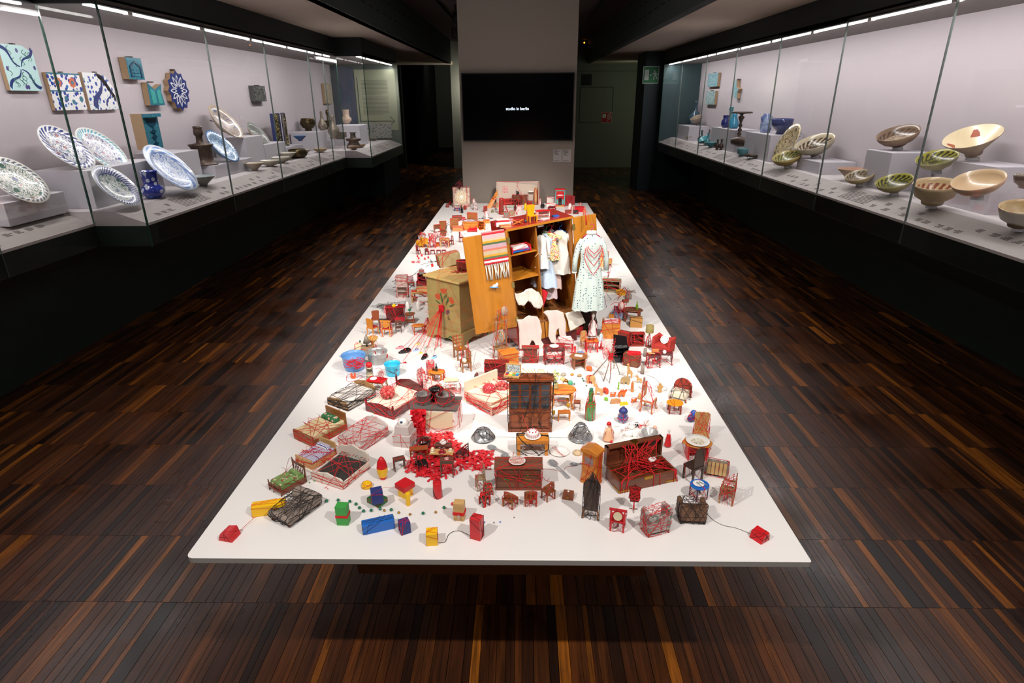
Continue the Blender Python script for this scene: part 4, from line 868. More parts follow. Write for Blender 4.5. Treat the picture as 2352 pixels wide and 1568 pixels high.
def table(label, px, py, rot, w, h, m, shape='rect', d=.65, n=0, tm=None, lm=None, ls='sq', name='side_table', top=.08, shelf=0, g=None, ped=0, z=TZ, loc=None, panel=0, lr=.04, cat='table', drawer=0):
    t = Th(name, cat, label, px, py, rot, z=z, g=g, loc=loc); W = w*t.k; D = W*d; H = h*t.kv; th = H*top; lm = lm or m
    b = B()
    if shape == 'rect': b.box(0, 0, H-th, W, D, th)
    elif shape == 'oct': b.lathe([(W/2, 0), (W/2, th)], 8, 0, 0, H-th, sy=d)
    else: b.lathe([(W*.48, 0), (W/2, th*.4), (W/2, th*.8), (W*.49, th)], 28, 0, 0, H-th, sy=d)
    t.part('tabletop', b, m)
    if ped:
        t.part('pedestal', B().lathe([(W*.06, H*.1), (W*.09, H*.2), (W*.04, H*.5), (W*.07, H-th)], 10), lm)
        for a in (PI/6, PI/6+2.09, PI/6+4.19):
            t.part('leg', B().tube([(W*.04*math.cos(a), W*.04*math.sin(a), H*.2), (W*.2*math.cos(a), W*.2*math.sin(a), H*.14), (W*.3*math.cos(a), W*.3*math.sin(a), W*.02)], W*.025, 6), lm)
    elif panel:
        for sx in (-1, 1): t.part('leg', B().box(sx*W*.3, 0, 0, W*.06, D*.7, H-th), lm)
        t.part('leg', B().box(0, D*.2, 0, W*.6, W*.05, H-th), lm)
    else:
        ix = W/2-W*lr*1.3 if shape == 'rect' else W*.32; iy = D/2-W*lr*1.3 if shape == 'rect' else D*.32
        legs(t, [(-ix, -iy), (ix, -iy), (-ix, iy), (ix, iy)], H-th, W*lr, lm, style=ls)
        b = B(); a = H*.12
        b.box(0, 0, H-th-a, ix*2, iy*2, a); t.part('apron', b, lm)
    if drawer: t.part('drawer', B().box(0, -D/2+W*.04, H-th-H*.13, W*.6, W*.03, H*.11), m)
    if shelf: t.part('shelf', B().box(0, 0, H*.22, W*.86, D*.82, H*.05), m)
    if n: t.wrap(n, tm)
    t.W, t.D, t.H = W, D, H
    return t
def bed(label, A, Bp, Cp, hh, fh, m, mm, style='flat', sh=12, n=20, tm=None, pillow=None, cover=None, name='toy_bed', head=None, mt=None, rails=1, r=None, spread=.35):
    'A, Bp: the two foot corners; Cp: head corner on the Bp side (picture points on the table)'
    a, b_, c = (hit(*p, 2, TZ) for p in (A, Bp, Cp)); u = b_-a; v = c-b_; u.z = v.z = 0
    W = u.length; L = v.length; ang = math.atan2(v.y, v.x)-PI/2; ctr = (a+b_)/2+v/2
    t = Th(name, 'bed', label, loc=ctr, rot=math.degrees(ang)); k, kv = t.k, t.kv; hh *= kv; fh *= kv; s = sh*kv; e = W*.05
    def board(yc, h, nm):
        b = B()
        if style == 'arch': P = [(-W/2, 0), (W/2, 0), (W/2, h*.7), (W*.38, h*.85), (0, h), (-W*.38, h*.85), (-W/2, h*.7)]
        elif style == 'scroll': P = [(-W/2, 0), (W/2, 0), (W*.5, h*.72), (W*.42, h*.82), (W*.2, h*.86), (0, h), (-W*.2, h*.86), (-W*.42, h*.82), (-W*.5, h*.72)]
        else: P = [(-W/2, 0), (W/2, 0), (W/2, h), (-W/2, h)]
        if style == 'slats':
            b.bb(-W/2, yc-e/2, h*.8, W/2, yc+e/2, h*.92); b.bb(-W/2, yc-e/2, s*.5, W/2, yc+e/2, s*.8)
            for i in range(7): x = -W/2+W*(i+.5)/7; b.bb(x-e*.3, yc-e*.3, s*.5, x+e*.3, yc+e*.3, h*.85)
        else: b.prism(P, yc-e/2, yc+e/2)
        t.part(nm, b, head or m)
    board(L/2, hh, 'headboard'); board(-L/2, fh, 'footboard')
    if style in ('posts', 'slats') or style == 'arch' and rails == 2:
        for x in (-W/2, W/2):
            for y, h in ((-L/2, fh*1.25), (L/2, hh*1.12)): t.part('post', B().lathe([(e*.6, 0), (e*.8, h*.1), (e*.5, h*.5), (e*.7, h*.85), (e*.35, h*.88), (e*.6, h*.94), (0, h)], 8, x, y), m)
    if rails:
        for x in (-W/2, W/2): t.part('side_rail', B().bb(x-e*.4, -L/2, s*.15, x+e*.4, L/2, s*.9), m)
    t.part('mattress', B().bb(-W/2+e*.6, -L/2+e*.6, s*.25, W/2-e*.6, L/2-e*.6, s*(mt or 1.35)), mm, bevel=e*.8)
    if cover: t.part('blanket', B().box(0, -L*.12, s*(mt or 1.35), W*.92, L*.66, s*.35, tx=.96), cover, bevel=e)
    if pillow: t.part('pillow', B().box(0, L*.32, s*(mt or 1.35), W*.78, L*.22, s*.6, tx=.8), pillow, bevel=e*1.2)
    if n:
        lo = [p for p in t.pts if p[2] <= s*1.45]; ls_ = [(p[0], p[1], min(p[2], s*1.4)) for p in t.pts]
        t.wrap(n-3, tm, r, spread=spread, pts=lo+ls_); t.wrap(3, tm, r)
    t.W, t.L, t.s = W, L, s*1.35
    return t
def cabinet(label, px, py, rot, w, h, m, d=.45, over=.05, doors=2, drawers=0, glass=0, n=0, tm=None, name='toy_cabinet', cat='cabinet', knob=None, plinth=.06, topm=None, g=None, z=TZ, cols=1, pediment=0, fr=None, openfront=0, loc=None, back=None):
    t = Th(name, cat, label, px, py, rot, g=g, z=z, loc=loc); W = w*t.k; H = h*t.kv; D = W*d; o = W*over; p = H*plinth; th = H*.04; knob = knob or GOLD; fr = fr or m
    if openfront:
        b = B(); tt = W*.04
        b.bb(-W/2, -D/2, p, -W/2+tt, D/2, H-th); b.bb(W/2-tt, -D/2, p, W/2, D/2, H-th); b.bb(-W/2, D/2-tt, p, W/2, D/2, H-th); b.bb(-W/2, -D/2, p, W/2, D/2, p+tt)
        t.part('body', b, m)
        for i in range(openfront): t.part('shelf', B().bb(-W/2+tt, -D/2+tt, p+(H-p)*(i+1)/(openfront+1), W/2-tt, D/2-tt, p+(H-p)*(i+1)/(openfront+1)+tt*.6), m)
    else: t.part('body', B().bb(-W/2, -D/2, p, W/2, D/2, H-th), m)
    t.part('top', B().bb(-W/2-o, -D/2-o, H-th, W/2+o, D/2+o*.3, H), topm or m)
    t.part('plinth', B().bb(-W/2-o*.5, -D/2-o*.5, 0, W/2+o*.5, D/2, p), m)
    y = -D/2; zz = p+H*.02; H2 = H-th-H*.02; f = W*.012
    if drawers:
        fh = (H2-zz)*(1.0 if not doors else .3); z1 = H2-fh if doors else zz
        rows = drawers; dh = (H2-z1)/rows
        for i in range(rows):
            for c in range(cols):
                x0 = -W/2+W*.03+c*W*.94/cols; x1 = x0+W*.94/cols-f
                dr = t.part('drawer', B().bb(x0, y-W*.02, z1+i*dh+f/2, x1, y, z1+(i+1)*dh-f/2), fr)
                for kx in ((x0+x1)/2,) if cols > 1 or W < .05 else (x0+(x1-x0)*.25, x0+(x1-x0)*.75):
                    t.part('knob', B().ball(kx, y-W*.035, z1+(i+.5)*dh, W*.022, n=6, m=4), knob, parent=dr)
        if doors: H2 = z1
    if doors:
        for c in range(doors):
            x0 = -W/2+W*.03+c*W*.94/doors; x1 = x0+W*.94/doors-f
            dr = t.part('door', B().bb(x0, y-W*.015, zz, x1, y, H2-f), fr)
            t.part('door_panel', B().bb(x0+W*.04, y-W*.022, zz+H*.04, x1-W*.04, y-W*.015, H2-f-H*.04), glass or fr, parent=dr)
            t.part('knob', B().ball(x1-W*.03 if c % 2 == 0 else x0+W*.03, y-W*.03, (zz+H2)/2, W*.015, n=6, m=4), knob, parent=dr)
    if pediment:
        b = B().prism([(-W*.5, 0), (W*.5, 0), (W*.5, H*.02), (W*.2, H*.035), (W*.12, H*.09), (W*.05, H*.08), (W*.05, H*.03), (-W*.05, H*.03), (-W*.05, H*.08), (-W*.12, H*.09), (-W*.2, H*.035), (-W*.5, H*.02)], -D/2, -D/2+W*.04)
        b.xf(Matrix.Translation((0, 0, H))); t.part('pediment', b, m)
    if n: t.wrap(n, tm)
    t.W, t.D, t.H = W, D, H
    return t
def block(label, px, py, rot, w, h, m, d=1.0, n=6, tm=None, name='toy_block', cat='block', tilt=(0, 0), z=TZ, loc=None, shape='box', g=None, taper=1, r=None):
    t = Th(name, cat, label, px, py, rot, z=z, loc=loc, tilt=tilt, g=g); W = w*t.k; H = h*t.kv
    if shape == 'box': b = B().box(0, 0, 0, W, W*d, H, tx=taper)
    elif shape == 'cyl': b = B().lathe([(W*.47, 0), (W/2, H*.03), (W/2*taper, H*.97), (W*.47*taper, H)], 20)
    elif shape == 'wedge': b = B().prism([(-W/2, 0), (W/2, 0), (W*.32, H), (-W*.3, H*.8)], -W*d/2, W*d/2)
    elif shape == 'tri': b = B().prism([(-W*d/2, 0), (W*d/2, 0), (W*d*.2, H), (-W*d*.2, H)], -W/2, W/2, ax='yz').xf(Matrix.Rotation(0, 4, 'Z'))
    t.part('body', b, m, bevel=W*.02 if shape != 'cyl' else 0)
    if n: t.wrap(n, tm, r)
    t.W, t.H = W, H
    return t
def lath(label, cat, name, px, py, w, prof, m, n=20, z=TZ, loc=None, nw=0, tm=None, rot=0, g=None, r=None, tilt=(0, 0), part='body'):
    'turned thing; prof in units of its full width w (picture px)'
    t = Th(name, cat, label, px, py, rot, z=z, loc=loc, g=g, tilt=tilt); k = w*t.k
    t.part(part, B().lathe([(a*k, b*k) for a, b in prof], n), m); t.W = k
    if nw: t.wrap(nw, tm, r)
    return t
PLATE = [(0, 0), (.28, 0), (.3, .02), (.5, .08), (.49, .1), (.32, .05), (0, .04)]
CUP = [(0, 0), (.5, .02), (.5, .05), (.25, .06), (.22, .08), (.32, .3), (.34, .42), (.31, .42), (.28, .2), (0, .12)]
POT = [(0, 0), (.3, 0), (.45, .15), (.5, .35), (.42, .6), (.25, .72), (.3, .76), (.2, .84), (.06, .9), (.08, .98), (0, 1.0)]
BOTTLE = [(0, 0), (.46, 0), (.5, .05), (.5, 1.5), (.45, 1.75), (.24, 2.1), (.2, 2.3), (.24, 2.9), (.2, 2.95), (.2, 3.15), (0, 3.15)]
def silhouette(label, px, py, rot, w, poly, m, cat='figure', name='wooden_animal', th=.22, n=0, tm=None, g=None):
    'cut-out animal: outline in units of its width, extruded'
    t = Th(name, cat, label, px, py, rot, g=g); k = w*t.k; b = B()
    b.prism([(a*k, c*k) for a, c in poly], -th*k/2, th*k/2); t.part('body', b, m, bevel=k*.02)
    if n: t.wrap(n, tm)
    return t
GIR = [(-.42, 0), (-.3, 0), (-.22, .7), (.1, .75), (.2, 0), (.34, 0), (.42, .9), (.3, 1.15), (.0, 1.35), (-.2, 2.1), (-.22, 2.4), (-.48, 2.38), (-.6, 2.25), (-.44, 2.2), (-.42, 1.6), (-.4, 1.0)]
ELE = [(-.5, .1), (-.42, .05), (-.36, .35), (-.28, .35), (-.26, 0), (-.06, 0), (-.04, .26), (.14, .26), (.18, 0), (.4, 0), (.44, .3), (.5, .55), (.4, .74), (.1, .84), (-.2, .82), (-.42, .68), (-.52, .4)]
HOR = [(-.3, 0), (-.18, 0), (-.12, .4), (.18, .42), (.26, 0), (.4, 0), (.44, .5), (.36, .68), (.02, .72), (-.12, .95), (-.24, 1.18), (-.34, 1.12), (-.52, .98), (-.46, .88), (-.3, .86), (-.32, .5)]
BEA = [(-.4, 0), (-.2, 0), (-.12, .3), (.12, .3), (.2, 0), (.42, 0), (.46, .5), (.36, .78), (.1, .9), (-.1, .8), (-.3, .85), (-.5, .7), (-.5, .5), (-.4, .4)]
CAM_ = [(-.4, 0), (-.28, 0), (-.2, .28), (0, .3), (.1, 0), (.22, 0), (.28, .4), (.5, .8), (.4, .85), (.25, .62), (.15, .6), (.08, .85), (-.02, .6), (-.14, .84), (-.24, .6), (-.4, .5), (-.48, .3)]
DOG = [(-.45, 0), (-.3, 0), (-.2, .3), (.1, .3), (.15, 0), (.32, 0), (.36, .5), (.5, .85), (.3, .8), (.16, .62), (-.2, .58), (-.44, .9), (-.5, .55)]
MAN = [(-.3, 0), (-.08, 0), (0, .35), (.08, 0), (.3, 0), (.26, .6), (.5, .95), (.45, 1.1), (.18, 1.08), (.22, 1.35), (.12, 1.55), (-.12, 1.55), (-.22, 1.35), (-.18, 1.08), (-.45, 1.1), (-.5, .95), (-.26, .6)]
CAT_ = [(-.5, .0), (.5, .0), (.5, .25), (.35, .45), (.2, .3), (.05, .5), (-.1, .32), (-.25, .48), (-.5, .3)]
def thread(label, pts, m, r=.0011, name='long_thread', cat='thread', zs=None, g=None):
    'thread lying on or spanning over the table: picture points, optional heights above the table'
    P = [hit(x, y, 2, TZ+.0015+(zs[i] if zs else 0)) for i, (x, y) in enumerate(pts)]
    Q = []
    for i in range(len(P)-1):
        p0 = P[max(i-1, 0)]; p1 = P[i]; p2 = P[i+1]; p3 = P[min(i+2, len(P)-1)]
        for s_ in range(6):
            u = s_/6; Q.append(.5*((2*p1)+(p2-p0)*u+(2*p0-5*p1+4*p2-p3)*u*u+(-p0+3*p1-3*p2+p3)*u**3))
    Q.append(P[-1]); o = Q[0].copy(); b = B().tube([q-o for q in Q], r, 5)
    return solo(name, cat, label, b, m, loc=o, g=g)
ORD = 'first second third fourth fifth sixth seventh eighth ninth tenth eleventh twelfth'.split()
def bead(px, py, w, m, label, name='bead', cat='bead', g=None, z=TZ):
    p = hit(px, py, 2, z); k = kof(p)*w/2
    return solo(name, cat, label, B().ball(0, 0, k, k, n=12, m=8), m, loc=p, g=g)
def spoon(label, p0, p1, w, m=None, name='spoon'):
    'bowl centre and handle end as picture points'
    a, c = hit(*p0, 2, TZ), hit(*p1, 2, TZ); v = c-a; L = v.length; t = Th(name, 'spoon', label, loc=a, rot=math.degrees(math.atan2(v.y, v.x))); k = w*t.k
    b = B().lathe([(0, 0), (.5, .12), (.9, .42), (1, .62), (.95, .64), (.8, .45), (0, .12)], 20, sx=k*.72, sy=k*.5)
    b.v = [(x, y, z*k*.4+.0005) for x, y, z in b.v]; t.part('bowl', b, m or STEEL)
    h = B(); nn = 8
    for i in range(nn):
        f0, f1 = i/nn, (i+1)/nn
        def sec(f): x = k*.6+(L-k*.6)*f; return x, k*(.1+.13*f**2), k*.25+math.sin(f*PI)*k*.22*(1-f)
        x0, w0, z0 = sec(f0); x1, w1, z1 = sec(f1); e = k*.05
        h.add([(x0, -w0, z0), (x0, w0, z0), (x1, w1, z1), (x1, -w1, z1), (x0, -w0, z0-e), (x0, w0, z0-e), (x1, w1, z1-e), (x1, -w1, z1-e)], [(3, 2, 1, 0), (4, 5, 6, 7), (0, 1, 5, 4), (3, 7, 6, 2), (0, 4, 7, 3), (1, 2, 6, 5)])
    t.part('handle', h, m or STEEL)
    return t
def doll(label, px, py, rot, w, h, dress, skin=None, hair=None, n=0, name='doll', cat='doll', tm=None, z=TZ):
    'small standing doll: flared dress, torso, arms, head, hair as one figure in clothes'
    t = Th(name, cat, label, px, py, rot, z=z); W = w*t.k; H = h*t.kv; skin = skin or pm('doll skin', '#e3b394', .5)
    b = B().lathe([(.12*W, 0), (.14*W, H*.3), (.3*W, H*.35), (.22*W, H*.55), (.26*W, H*.66), (.1*W, H*.72), (.09*W, H*.76), (.19*W, H*.84), (.17*W, H*.94), (0, H)], 14, sy=.8)
    for s_ in (-1, 1): b.tube([(s_*.2*W, 0, H*.66), (s_*.42*W, -.05*W, H*.5), (s_*.45*W, -.12*W, H*.38)], W*.07, 6, r2=W*.05)
    for s_ in (-1, 1): b.ball(s_*.06*W, -.15*W, H*.89, W*.018, n=6, m=4)
    b.ball(0, -.165*W, H*.86, W*.025, n=6, m=4)
    t.part('body', b, skin)
    t.part('dress', B().lathe([(.5*W, H*.08), (.5*W, H*.1), (.3*W, H*.5), (.28*W, H*.66), (.14*W, H*.71)], 14, sy=.8), dress)
    if hair: t.part('hair', B().ball(0, .02*W, H*.9, .22*W, .19*W, H*.11, n=10, m=6), hair)
    if n: t.wrap(n, tm)
    return t
def tangle(label, px, py, w, d, h, m, n=60, name='wire_tangle', cat='wire', seed=1, r=None, z=TZ, loops=0, stuff=1, loc=None):
    t = Th(name, cat, label, px, py, 0, z=z, loc=loc); W = w*t.k; D = d*t.k; H = h*t.kv; R = random.Random(seed); b = B(); r = r or t.k*.5
    for i in range(n):
        a = R.uniform(0, 2*PI); q = math.sqrt(R.random()); p = Vector((math.cos(a)*q*W/2, math.sin(a)*q*D/2, R.uniform(0, H)))
        P = [p.copy()]
        if loops:
            rr = R.uniform(.06, .13)*W; tl = R.uniform(-.6, .6)
            P = [Vector((p.x+rr*math.cos(s_), p.y+rr*math.sin(s_)*.8, max(r, p.z+rr*math.sin(s_)*tl))) for s_ in np.linspace(0, 2*PI, 11)[:-1]]
            b.tube(P, r, 3, closed=True); continue
        for _ in range(4):
            p = p+Vector((R.gauss(0, W*.08), R.gauss(0, D*.08), R.gauss(0, H*.3))); p.z = min(max(p.z, r), H*1.1); P.append(p.copy())
        b.tube(P, r, 3)
    t.part('strands', b, m, kind='stuff')
    return t
def lamp(label, px, py, w, h, m, shade, n=0, name='floor_lamp'):
    t = Th(name, 'lamp', label, px, py); W = w*t.k; H = h*t.kv
    t.part('base', B().lathe([(W*.4, 0), (W*.4, H*.03), (W*.1, H*.06)], 14), m)
    t.part('pole', B().lathe([(W*.05, H*.05), (W*.07, H*.2), (W*.04, H*.4), (W*.06, H*.65)], 8), REDW if n else m)
    t.part('shade', B().lathe([(W*.5, H*.66), (W*.48, H*.97), (W*.46, H*.97), (W*.48, H*.66)], 20, cap=False), shade)
    if n: t.wrap(n, pts=[(x*W*.3, y*W*.3, z*H*.6) for x in (-1, 1) for y in (-1, 1) for z in (.03, .4)]+[(.06*W, 0, H*.63), (-.06*W, 0, H*.63)])
    return t
def tub(label, px, py, w, h, m, fill, name='washtub', cat='basin', handles=1, band=1):
    t = Th(name, cat, label, px, py); W = w*t.k; H = h*t.kv
    t.part('body', B().lathe([(0, 0), (.38*W, 0), (.4*W, H*.1), (.46*W, H*.85), (.5*W, H*.95), (.5*W, H), (.47*W, H), (.44*W, H*.8), (.36*W, H*.08), (0, H*.06)], 28), m)
    if band: t.part('hoop', B().lathe([(.43*W, H*.35), (.445*W, H*.4), (.43*W, H*.45)], 28, cap=False), m)
    if handles:
        for s_ in (-1, 1): t.part('handle', B().tube([(s_*(.49*W+.0*a)+s_*math.sin(a)*W*.07, math.cos(a)*W*.1, H*.9) for a in np.linspace(0, PI, 7)], W*.012, 5), m)
    return t
# ================================================================= FRONT OF THE TABLE
GREYC = pm('grey cloth', '#97877c', .9, c2='#7f7168', sc=200, bump=.4); BRC = pm('brown leather', '#5c4030', .5, c2='#7a5338', sc=30)
# wooden blocks
block('red wooden wedge at the table corner below the yellow bar', 528, 1233, -12, 36, 19, REDP, d=.9, n=7, tm=DRED, shape='wedge')
block('long yellow bar wound in red thread', 620, 1176, 14, 72, 22, YEL, d=.33, n=8)
block('green double block with a red ribbon round its middle', 790, 1200, -3, 26, 41, GRN, d=.8, n=0)
t = Th('ribbon', 'ribbon', 'red ribbon round the upright green double block', 790, 1200, -3); W = 27*t.k; H = 41*t.kv
t.part('band', B().box(0, 0, H*.42, W*1.04, W*.84, H*.12), RED)
block('flat green block under the blue block, tied in red', 867, 1153, -32, 38, 11, pm('green block', '#2e6b3a', .45), d=.75, n=6)
block('blue block resting on the flat green one', 867, 1150, 20, 26, 25, NAVY, n=4, z=TZ+.0225)
block('long blue hexagonal bar wound in black thread', 870, 1214, 20, 72, 20, BLU, d=.34, n=9, tm=BLK)
block('small blue cube tied with red thread', 930, 1220, 28, 23, 24, NAVY, n=9)
block('yellow cube tied with red thread, joined by wire to a red block', 993, 1245, 6, 25, 26, YEL, n=8)
block('tall red block bound with black thread', 1096, 1233, -22, 25, 46, REDP, d=.9, n=8, tm=BLK)
block('red drum-shaped block bound with black thread', 1006, 1141, 0, 20, 34, REDP, shape='cyl', n=5, tm=BLK)
block('small upright yellow cylinder beside the red-roofed block', 938, 1159, 0, 11, 26, YEL, shape='cyl', n=0)
t = block('yellow cube under a red roof slab', 932, 1137, -38, 24, 18, YEL, n=4)
t.part('roof_slab', B().box(0, 0, t.H, t.W*1.35, t.W*1.35, t.H*.6), REDP, bevel=.001)
block('red kite-shaped block on a long wire at the other table corner', 1744, 1236, 35, 32, 18, REDP, shape='wedge', d=1.0, n=7, tm=BLK)
thread('black wire bowing from the yellow cube to the tall red block', [(1007, 1246), (1022, 1244), (1030, 1228), (1042, 1220), (1056, 1219), (1068, 1224), (1082, 1231)], BLK, .0009)
thread('dark wire trailing from the black armchair to the red corner block', [(1618, 1170), (1636, 1192), (1662, 1206), (1690, 1212), (1726, 1226)], BLK, .0006)
thread('red thread running from the yellow bar to the red wedge', [(586, 1187), (560, 1210), (536, 1236)], RED, .0007, zs=[.01, .004, .01])
thread('red thread from the red-roofed block to the blue block', [(880, 1119), (918, 1121)], RED, .0006, zs=[.03, .02])
block('pale wooden block bound with a thick red band', 1056, 1190, -8, 24, 38, TAN, d=.8, n=0)
t = Th('crystal_drop', 'ornament', 'clear glass drop held by the red band', 1053, 1186, 0, z=TZ+.025); t.part('drop', B().lathe([(0, -.012), (.005, -.006), (.003, .004), (0, .008)], 8), CLR)
t = Th('ribbon', 'ribbon', 'thick red band round the pale wooden block', 1056, 1190, -8); W = 26*t.k; H = 38*t.kv
t.part('band', B().box(0, 0, H*.34, W*1.03, W*.84, H*.16), RED)
bead(1040, 1160, 8, REDP, 'single red wooden bead behind the pale block', 'red_bead')
lath('tall red and yellow painted skittle', 'skittle', 'skittle', 880, 1099, 25, [(.22, 0), (.3, .1), (.36, .3)], REDP)
t = Th('skittle_body', 'skittle', 'x', 880, 1099); bpy.data.objects.remove(t.o)
sk = [o for o in bpy.data.objects if o.name == 'skittle'][0]; k = 25*kof(sk.location)
link('middle_band', B().lathe([(.36*k, .3*k), (.5*k, .85*k), (.49*k, 1.25*k)], 20, cap=False).mesh('middle_band', YEL), sk)
link('upper_body', B().lathe([(.49*k, 1.25*k), (.4*k, 1.8*k), (.22*k, 2.2*k), (.1*k, 2.33*k), (0, 2.36*k)], 20, cap=False).mesh('upper_body', REDP), sk)
t = Th('cake_mould', 'mould', 'small yellow fluted mould tied in red', 843, 1118); k = 11.5*t.k; b = B(); nn = 32
pr = [(1, 0), (1, .5), (.8, 1.0), (.55, 1.1), (.2, .9), (.0, .8)]
b.lathe([(r*k, z*k) for r, z in pr], nn)
for i, v in enumerate(b.v):
    a = math.atan2(v[1], v[0]); f = 1+.1*math.cos(8*a)*(1 if i < nn*4 else .3); b.v[i] = (v[0]*f, v[1]*f, v[2])
t.part('body', b, YEL); t.wrap(4)
GB_ = [(750.4, 1153), (777, 1151), (804, 1154), (818, 1160), (826, 1168.5), (835.5, 1176), (853, 1174.5), (873.5, 1171), (899, 1173), (972, 1181), (1020, 1168)]
for i, p in enumerate(GB_): bead(*p, 7.6, BEADG, ORD[i]+' green glass bead of the curved row, counted from the grey daybed', 'green_bead', g='green beads in a curved row')
for i, p in enumerate([(883, 1174), (916, 1179), (942, 1183), (1001, 1178)]): bead(*p, 6, GOLD, ORD[i]+' tiny brass bell among the green beads, counted from the daybed', 'brass_bell', 'bell', g='brass bells in the row of beads')
for i, p in enumerate([(711, 1109), (722, 1105)]): bead(*p, 3.5, GRN, ['green seed bead closest to the green floral bed', 'green seed bead closer to the white ornate bed'][i], 'seed_bead', g='seed beads by the green bed')
for i, p in enumerate([(747, 1121), (753, 1123), (750, 1119)]): bead(*p, 2.6, REDP, ORD[i]+' of three tiny red seed beads above the grey daybed', 'red_seed_bead', g='red seed beads by the grey daybed')
for p, q in (((1113, 1200), 'closest to the tall red block'), ((1149, 1199.6), 'below the first corner chair')): bead(*p, 3.6, BLU, 'tiny blue bead '+q, 'blue_bead', g='blue beads near the table front')
bead(1134.6, 1201, 3.6, GREYC, 'tiny grey-green bead between two blue ones', 'grey_bead'); bead(1181, 1189, 3, MWOOD, 'tiny brown bead in front of the middle corner chair', 'brown_bead')
bead(779, 944, 4.5, GOLD, 'tiny brass bead below the black-threaded bed', 'brass_bead')
for i, p in enumerate([(859, 951), (852.6, 964.5), (779.6, 1021), (773, 1024)]): bead(*p, 3, ORW, 'orange seed bead '+['just below the dark red bed', 'above the milky bed headboard', 'in front of the milky bed foot', 'beside the striped bed head'][i], 'orange_bead', g='orange seed beads between the beds')
for i, p in enumerate([(854.5, 956), (854.5, 959)]): bead(*p, 3, BLKP, ['upper', 'lower'][i]+' of two black seed beads below the dark red bed', 'black_bead', g='black seed beads below the dark red bed')
# beds
GFL = spots('green floral cloth', '#6f8d4f', ['#6f8d4f', '#c9b49a', '#8c3a34', '#6f8d4f'], 95, .42, .9)
t = bed('toy bed with green floral quilt and turned posts', (620, 1124), (647, 1140), (704, 1107), 40, 20, BRW, GFL, 'slats', 13, n=10, tm=DRED, cover=GFL, pillow=GFL)
t = bed('white ornate toy bed with bare black mattress', (725.5, 1097), (782.6, 1128), (843, 1078), 44, 26, pm('ivory lacquer', '#d9cfc2', .4), pm('charcoal mattress', '#2f2b29', .95, c2='#3b3532', sc=150), 'scroll', 16, n=26, mt=.9)
b = B()
for sx in (-1, 1):
    for i in range(9): f = i/8; b.ball(sx*t.W*(.1+.36*f), t.L/2-t.W*.04, (.036+.006*math.sin(i*1.7))*(1 if f < .9 else .7)+.001, t.W*.012, n=6, m=4)
t.part('painted_scrolls', b, BLKP, hull=False)
bed('small wooden toy bed with blue and white striped mattress', (682.6, 1063), (718, 1080), (772.5, 1046), 30, 20, TAN, stripes('blue stripes', ['#e6e2df', '#3a3a8c'], 420, 1), 'flat', 13, n=22, pillow=stripes('blue stripes', ['#e6e2df', '#3a3a8c']))
QUI = spots('quilt', '#d9c89e', ['#d9c89e', '#2f6a40', '#d9c89e'], 60, .5, .9)
bed('tan toy bed with cream quilt and green leafy pillow', (676.5, 1007), (722.5, 1027), (798, 986), 38, 22, MWOOD, pm('cream quilt', '#d6c79c', .9, c2='#c9b78a', sc=40, bump=.6), 'flat', 16, n=30, pillow=spots('leafy cloth', '#2f6a40', ['#2f6a40', '#1f4f30', '#c9a48c'], 90, .5, .9))
PLS = pm('milky plastic', '#d9cbc6', .3, trans=.25)
bed('milky white plastic toy bed netted in red', (782.6, 1015.5), (826.5, 1040), (888, 1001), 34, 20, PLS, PLS, 'arch', 16, n=30, head=PLS)
bed('toy bed with tan arched headboard netted in black thread', (758, 926), (797, 946), (859, 912), 30, 20, pm('cream side', '#d6ccc0', .8), pm('white sheet', '#ddd3cc', .9), 'arch', 15, n=44, tm=BLK, head=wood('tan board', '#8a6338', '#a37a48'), mt=1.2)
t = bed('large dark red four-post toy bed with white mattress', (848, 940), (899, 965.5), (968, 921.6), 40, 24, MAHO, pm('ivory sheet', '#e0d3bf', .9), 'arch', 18, n=22, rails=2, mt=1.15)
def cluster(label, loc, R, m, n, k, seed=2, name='bubble_cluster', cat='ornament', flat=.85):
    t = Th(name, cat, label, loc=loc); Rr = random.Random(seed); b = B()
    for i in range(n):
        a = i*2.4; zz = 1-2*(i+.5)/n; q = math.sqrt(1-zz*zz); r = R*Rr.uniform(.2, .38)
        if zz < -.7: continue
        b.ball(math.cos(a)*q*(R-r), math.sin(a)*q*(R-r), R*flat*.85+zz*(R-r)*flat, r, n=9, m=6)
    t.part('bubbles', b, m, kind=None); t.wrap(k, RED, t.k*.5, seed=seed, spread=.6)
    return t
PINK = pm('blush rubber', '#d9685f', .2, trans=.15, coat=.5, c2='#c94f50', sc=60); DPINK = pm('deep pink rubber', '#b52f35', .15, coat=.5)
cluster('lump of pink bubbles in red thread on the dark red bed', t.top(-t.W*.12, -t.L*.12, t.s*.85), 18*t.k, PINK, 34, 16)
# grey daybed bound in black
a, b_, c = (hit(*p, 2, TZ) for p in ((626.7, 1190), (660.7, 1218), (733, 1164))); u = b_-a; v = c-b_
t = Th('daybed', 'daybed', 'grey cloth daybed bound in black thread', loc=(a+b_)/2+v/2, rot=math.degrees(math.atan2(v.y, v.x))-90); W, L = u.length, v.length; h = 14*t.kv
t.part('seat', B().bb(-W/2, -L/2, h*.25, W/2, L/2, h*1.1), GREYC, bevel=W*.12)
t.part('headrest', B().lathe([(h*.95, -W*.52), (h*.95, W*.52)], 16).xf(Matrix.Translation((0, L*.38, h*1.35)) @ Matrix.Rotation(PI/2, 4, 'Y')), GREYC, bevel=W*.06)
t.part('footrest', B().lathe([(h*.5, -W*.5), (h*.5, W*.5)], 12).xf(Matrix.Translation((0, -L*.45, h*1.0)) @ Matrix.Rotation(PI/2, 4, 'Y')), GREYC)
